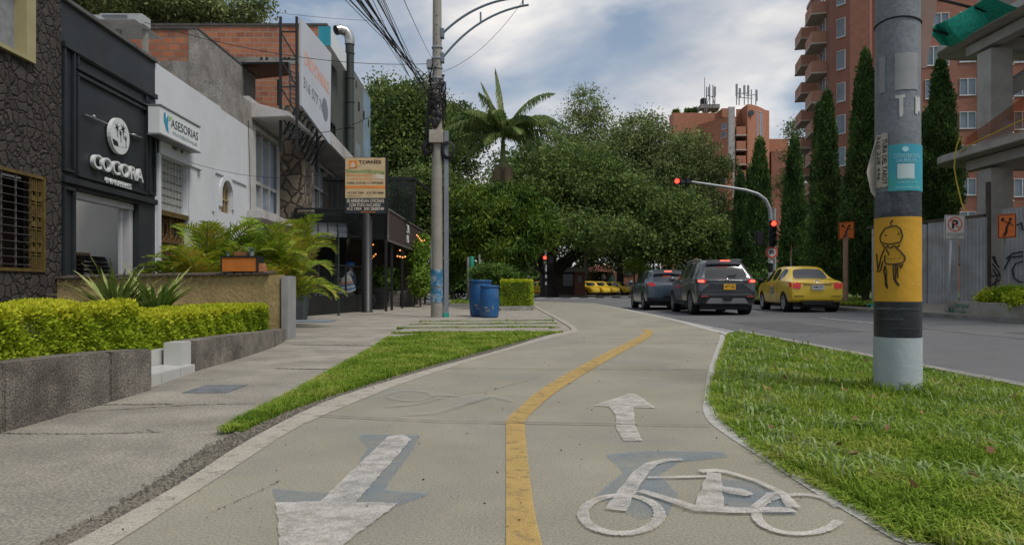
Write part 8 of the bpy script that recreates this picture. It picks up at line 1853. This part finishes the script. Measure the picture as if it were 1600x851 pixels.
for a_, e_, l_, dr_ in PF:
    V = []; pts = frond(V, pc, R(a_), e_, l_, dr_, 1.0 if dr_ > .5 else .7, 50, .085, -.05, .08, 2.2 if dr_ > .5 else 3.2); f = npmesh('frond', [tuple(v) for v in V], 4, m_pf, t)
    MB().tube(pts, [.045*(1-.85*i/(len(pts)-1)) for i in range(len(pts))], 5, cap=False).build('frond_stalk', m_cane, f)
V = []
for k in range(240):
    a = random.uniform(0, 6.28); c = Vector((pc.x+(.28 if k % 3 else -.30)+random.uniform(-.06, .06), pc.y-.25, ZW(258, D_))); d = Vector((math.cos(a)*.16, math.sin(a)*.15, 0)); s_ = Vector((.01, 0, 0)); m_ = c+d+Vector((0, 0, -.35)); e_ = m_+Vector((d.x*.2, 0, random.uniform(-.5, -.9)*(1 if k % 3 else .6)))
    V += [c-s_, c+s_, m_+s_*1.4, m_-s_*1.4, m_-s_*1.4, m_+s_*1.4, e_+s_, e_-s_]
npmesh('flower_cluster', [tuple(v) for v in V], 4, leafmat('palm_flower', [(.20, .15, .09), (.32, .25, .15)], .8, .1), t)

# ------------------------------------------------------------------ trees
m_t1 = leafmat('tree_leaf_mid', [(0.0361, 0.0647, 0.0194), (0.0794, 0.129, 0.0341), (0.148, 0.207, 0.0533), (0.251, 0.297, 0.085)], .5, .28)
m_t2 = leafmat('tree_leaf_dark', [(0.0227, 0.0414, 0.0169), (0.0544, 0.0899, 0.0291), (0.102, 0.146, 0.0437), (0.171, 0.216, 0.068)], .5, .25)
m_t3 = leafmat('tree_leaf_grey', [(0.0668, 0.0974, 0.0369), (0.133, 0.176, 0.0614), (0.223, 0.273, 0.102), (0.356, 0.39, 0.164)], .55, .3)
m_t4 = leafmat('mango_leaf', [(0.0201, 0.0449, 0.00997), (0.05, 0.0994, 0.0151), (0.115, 0.185, 0.0225), (0.214, 0.276, 0.0376)], .35, .25)
def Tr(label, px, D, blobs, n, leaf, lm, r=.25, grp='trees beyond the road', **k):
    return tree('tree', label, (XW(px, D), D, 0), [B(*((b[0], b[1], b[4] if len(b) > 4 else D)+tuple(b[2:4]))) for b in blobs], n, leaf, lm, r, grp, **k)
tree('mango_tree', 'dense round dark green tree with drooping leaves below the palm', (XW(778, 33), 33, 0), [B(762, 350, 33, 62, 52), B(745, 320, 33.5, 42, 36), B(810, 335, 33, 46, 50), B(845, 360, 32, 32, 28), B(790, 310, 34, 30, 26), B(722, 385, 32.5, 26, 26), B(800, 390, 32, 50, 20)], 52000, .23, m_t4, .16, None, clump=.17, per=30, up=1.6, asp=.28)
# left background behind the utility pole
Tr('tall tree behind the mural building, its crown left of the utility pole', 640, 52, [(622, 190, 46, 62), (600, 150, 24, 34), (655, 170, 38, 46), (640, 250, 60, 55), (690, 215, 40, 45), (595, 235, 34, 60)], 34000, .26, m_t1, .3, clump=.45)
Tr('dark tree directly behind the utility pole', 700, 56, [(715, 175, 20, 16), (690, 195, 40, 35), (735, 215, 30, 30), (700, 260, 50, 40)], 15000, .25, m_t2, .28, clump=.4)
Tr('bushy green tree behind the restaurant screens', 640, 44, [(650, 300, 40, 40), (625, 340, 30, 30), (685, 300, 40, 40), (668, 345, 34, 40), (650, 385, 40, 26)], 22000, .22, m_t1, .22, clump=.32)
# giant spreading tree: trunk modelled with forks
def fig():
    D = 63; base = Vector((XW(858, D), D, 0)); t = thing('fig_tree', 'huge spreading dark tree with a thick forked trunk behind the pedestrian light', 'tree', tuple(base), 0)
    mb = MB(); tp = Q(856, 425, D)
    mb.tube([base+Vector((0, 0, -.1)), base+Vector((0, 0, .5)), tp], [.95, .78, .75], 14)
    for pts, rs in (([(860, 430), (885, 408), (915, 385), (945, 362), (960, 330)], [.62, .55, .45, .35, .25]), ([(852, 430), (840, 405), (822, 388), (800, 370), (780, 340)], [.6, .5, .4, .3, .2]), ([(855, 425), (862, 395), (870, 365), (880, 320), (885, 270)], [.6, .5, .4, .3, .2]), ([(915, 385), (950, 385), (985, 370), (1020, 350)], [.45, .35, .25, .15]), ([(840, 405), (850, 380), (840, 350), (830, 310)], [.4, .3, .25, .15])):
        mb.tube([Q(a, b, D+random.uniform(-1, 1)) for a, b in pts], rs, 9)
    mb.build('trunk', MATS['darkbark'], t, smooth=True)
    bl = [B(840, 300, 64, 70, 80), B(900, 290, 66, 80, 80), B(960, 320, 63, 75, 65), B(1010, 340, 62, 60, 55), B(880, 355, 60, 60, 32), B(950, 368, 58, 70, 28), B(1010, 380, 58, 50, 24), B(800, 330, 66, 50, 60), B(830, 372, 60, 45, 20)]
    C = blob_points(bl, 80000, .48, 30, .6); npmesh('crown', leaf_quads(C, .30, None, .5, .5), 4, m_t1, t)
fig()
Tr('second dark tree with an upright trunk behind the taxi rank', 967, 80, [(970, 350, 55, 45), (1010, 370, 50, 30), (940, 380, 40, 22)], 20000, .30, m_t2, .45, clump=.6, tm=MATS['darkbark'], fork=.2)
Tr('tall airy tree with bare twigs poking above the middle trees', 915, 80, [(915, 165, 26, 36), (905, 205, 42, 30), (935, 190, 24, 26), (890, 250, 60, 50), (960, 250, 50, 50)], 17000, .28, m_t3, .3, clump=.5, per=16)
Tr('broad grey-green tree in front of the orange tower, left of it', 1000, 76, [(1000, 215, 48, 40), (970, 240, 45, 45), (1035, 240, 45, 45), (1010, 280, 60, 40), (1060, 290, 45, 45)], 30000, .30, m_t3, .35, clump=.55)
Tr('grey-green tree overlapping the lower half of the orange tower', 1075, 72, [(1078, 238, 36, 32), (1060, 275, 40, 38), (1110, 268, 34, 24), (1090, 320, 50, 40), (1130, 350, 30, 28), (1128, 255, 14, 12)], 26000, .28, m_t3, .3, clump=.5)
Tr('deep green tree low behind the dark hatchback and the SUV', 1080, 58, [(1080, 365, 60, 40), (1040, 385, 45, 30), (1120, 385, 40, 30), (1060, 330, 50, 30), (1140, 400, 25, 18)], 26000, .26, m_t1, .25, clump=.4)
Tr('dark evergreen tree filling the gap behind the pedestrian light', 900, 86, [(780, 380, 70, 50), (870, 390, 70, 40), (960, 395, 60, 25), (820, 300, 80, 70), (700, 350, 70, 60)], 30000, .42, m_t2, .4, clump=.9)
Tr('pale airy tree between the orange tower and the tall brick tower', 1248, 85, [(1246, 205, 18, 22), (1250, 245, 26, 26), (1238, 290, 26, 30), (1262, 330, 24, 34)], 9000, .28, m_t3, .25, clump=.45, per=15)
Tr('leafy tree crown showing above the left roofs and air conditioners', 270, 38, [(150, 4, 60, 22), (225, 14, 60, 26), (300, 18, 60, 22), (370, 24, 44, 14), (405, 10, 18, 16), (120, -20, 60, 24), (260, -12, 80, 24)], 26000, .22, m_t3, .3, grp=None, clump=.3)
tree('young_palm', 'small bright palm in front of the brick house left of the dark hatchback', (XW(990, 75), 75, 0), [B(992, 412, 75, 15, 10)], 1500, .55, m_bl_, .1, None, 'palm tree', up=.8, asp=.12, limbs=False)
# cypresses
m_cy = leafmat('cypress_leaf', [(0.0207, 0.0425, 0.0154), (0.0455, 0.0869, 0.0264), (0.0828, 0.145, 0.0375), (0.135, 0.213, 0.0485)], .6, .15)
def cypress(label, px, pyt, pyb, wpx, D, n, zb=.2, bend=0):
    x = XW(px, D); zt = ZW(pyt, D); z0 = max(zb, ZW(pyb, D)); r = wpx*D/FX/2
    t = thing('cypress', label, 'cypress tree', (x, D, zb), 0, 'cypress trees in front of the brick tower')
    MB().tube([(x, D, zb-.1), (x, D, z0+1), (x+bend, D, zt-.3)], [.16, .13, .02], 8).build('trunk', MATS['bark'], t)
    k = n//9; u = RNG.random(k)**.85; z = z0+(zt-z0)*u; pr = np.where(u < .12, .72+.28*u/.12, 1.0)*np.clip((1-u)**.72*1.25, 0, 1); 
    az = RNG.random(k)*2*np.pi; lump = 1+.14*np.sin(az*3+u*13+px)+.10*np.sin(az*5-u*27); rr = r*pr*lump*(.72+.30*RNG.random(k)**.5)
    c = np.stack([x+bend*u+rr*np.cos(az), D+rr*np.sin(az), z], 1)
    p = np.repeat(c, 9, 0)+RNG.normal(size=(k*9, 3))*np.array([.05, .05, .11])*(D/28)
    nn = np.stack([np.cos(az), np.sin(az), np.full(k, 2.0)], 1); nn = np.repeat(nn, 9, 0)
    s = .13*(D/28)
    npmesh('crown', leaf_quads(p, s, nn, 0, .45), 4, m_cy, t)
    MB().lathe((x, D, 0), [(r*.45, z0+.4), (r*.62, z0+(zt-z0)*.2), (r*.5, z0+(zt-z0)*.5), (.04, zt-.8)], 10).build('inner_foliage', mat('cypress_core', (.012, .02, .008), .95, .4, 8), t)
cypress('big broad cypress just left of the painted pole, the widest one', 1352, 88, 458, 66, 27, 42000); cypress('slender cypress reaching high, left neighbour of the broad cypress', 1292, 150, 455, 46, 30, 30000); cypress('narrow cypress leaning against the slender one on its left side', 1280, 170, 455, 26, 31, 12000)
cypress('cypress with a pointed crown right of the painted pole', 1470, 98, 345, 54, 30, 32000); cypress('thin cypress half hidden by the painted pole on its right side', 1447, 182, 345, 22, 31, 9000)
cypress('cypress standing alone right of the traffic light mast', 1241, 222, 450, 38, 42, 20000); cypress('cypress directly behind the traffic light mast', 1187, 225, 450, 40, 46, 20000); cypress('short thin cypress left of the traffic light mast', 1157, 275, 450, 22, 48, 9000); cypress('thin cypress squeezed between two others behind the mast arm', 1172, 268, 450, 18, 50, 7000)
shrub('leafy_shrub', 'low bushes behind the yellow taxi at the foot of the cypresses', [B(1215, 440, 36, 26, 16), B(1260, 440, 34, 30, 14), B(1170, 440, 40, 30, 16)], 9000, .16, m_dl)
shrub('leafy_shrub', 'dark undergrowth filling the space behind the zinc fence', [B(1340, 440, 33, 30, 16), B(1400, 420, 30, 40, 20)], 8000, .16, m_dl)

# undergrowth and low buildings closing the view under the far trees
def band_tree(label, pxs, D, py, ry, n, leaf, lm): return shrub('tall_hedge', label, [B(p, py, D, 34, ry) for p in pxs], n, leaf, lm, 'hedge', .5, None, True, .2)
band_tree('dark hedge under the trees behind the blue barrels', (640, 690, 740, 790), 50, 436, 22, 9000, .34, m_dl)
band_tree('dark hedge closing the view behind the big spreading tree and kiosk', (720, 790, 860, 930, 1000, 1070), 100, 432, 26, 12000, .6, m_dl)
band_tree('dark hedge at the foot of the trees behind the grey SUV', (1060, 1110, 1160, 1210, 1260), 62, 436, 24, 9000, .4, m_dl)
t = thing('low_house', 'low dim brick house behind the clipped bushes left of the big tree', 'house', (XW(760, 88), 88, 0))
MB().box(XW(600, 88), XW(850, 88), 88, 94, 0, 3.6).build('wall', mat('dim_brick', (.14, .08, .06), .9, .3, 1), t); MB().box(XW(598, 88), XW(852, 88), 87.6, 94.4, 3.603, 4.0).build('roof', m_rt, t)
for px_ in (640, 690, 745, 800): MB().box(XW(px_, 88), XW(px_+20, 88), 87.9, 87.99, .9, 2.4).build('window', glassmat('dark_glass'), t)


m_patch = mat('asphalt_patch', (.085, .086, .089), .9, .2, 3, bump=.4, bscale=120, fine=.35, fscale=140)
def rpatch(pts): return tag(MB().poly([(x+random.uniform(-.05, .05), y, rz(x)+.003) for x, y in pts]).build('road_patch', m_patch, recalc=False), kind='structure')
rpatch([(5.0, 12.8), (6.4, 12.9), (6.5, 16.6), (5.1, 16.4)]); rpatch([(8.6, 8.0), (10.1, 8.2), (10.0, 12.5), (8.5, 12.2)]); rpatch([(6.6, 28), (7.3, 28), (7.2, 40), (6.5, 40)])
for pts_, w_ in (([(4.3, 11), (5.6, 12.6), (7.4, 13.1), (8.8, 14.4), (10.6, 14.9)], .03), ([(7.75, 9), (7.85, 16), (7.8, 22), (7.9, 30)], .025)):
    q = resample([Vector((a, b, 0)) for a, b in pts_], 60); vs = [(p.x+random.uniform(-.03, .03), p.y+random.uniform(-.04, .04), rz(p.x)+.0045) for p in q]; vs2 = [(a+w_*random.uniform(.5, 1.3), b+w_*.8, c) for a, b, c in vs]; n = len(q)
    tag(MB().add(vs+vs2, [(i, i+1, n+i+1, n+i) for i in range(n-1)]).build('road_crack', mat('crack_tar', (.02, .02, .021), .7), recalc=False), kind='structure')
# pieces that one could count become parts of their own
for o in list(bpy.data.objects):
    nm = {'post': 'post', 'knobs': 'knob', 'bulbs': 'bulb', 'side_rods': 'side_rod', 'strap': 'strap', 'leg': 'leg', 'vent_openings': 'vent_opening', 'antenna': 'antenna', 'tile_joint': 'tile_joint', 'support_rod': 'support_rod'}.get(o.name.split('.')[0])
    if nm and o.type == 'MESH' and o.parent and not o.children:
        b = o.parent; each(o, nm)
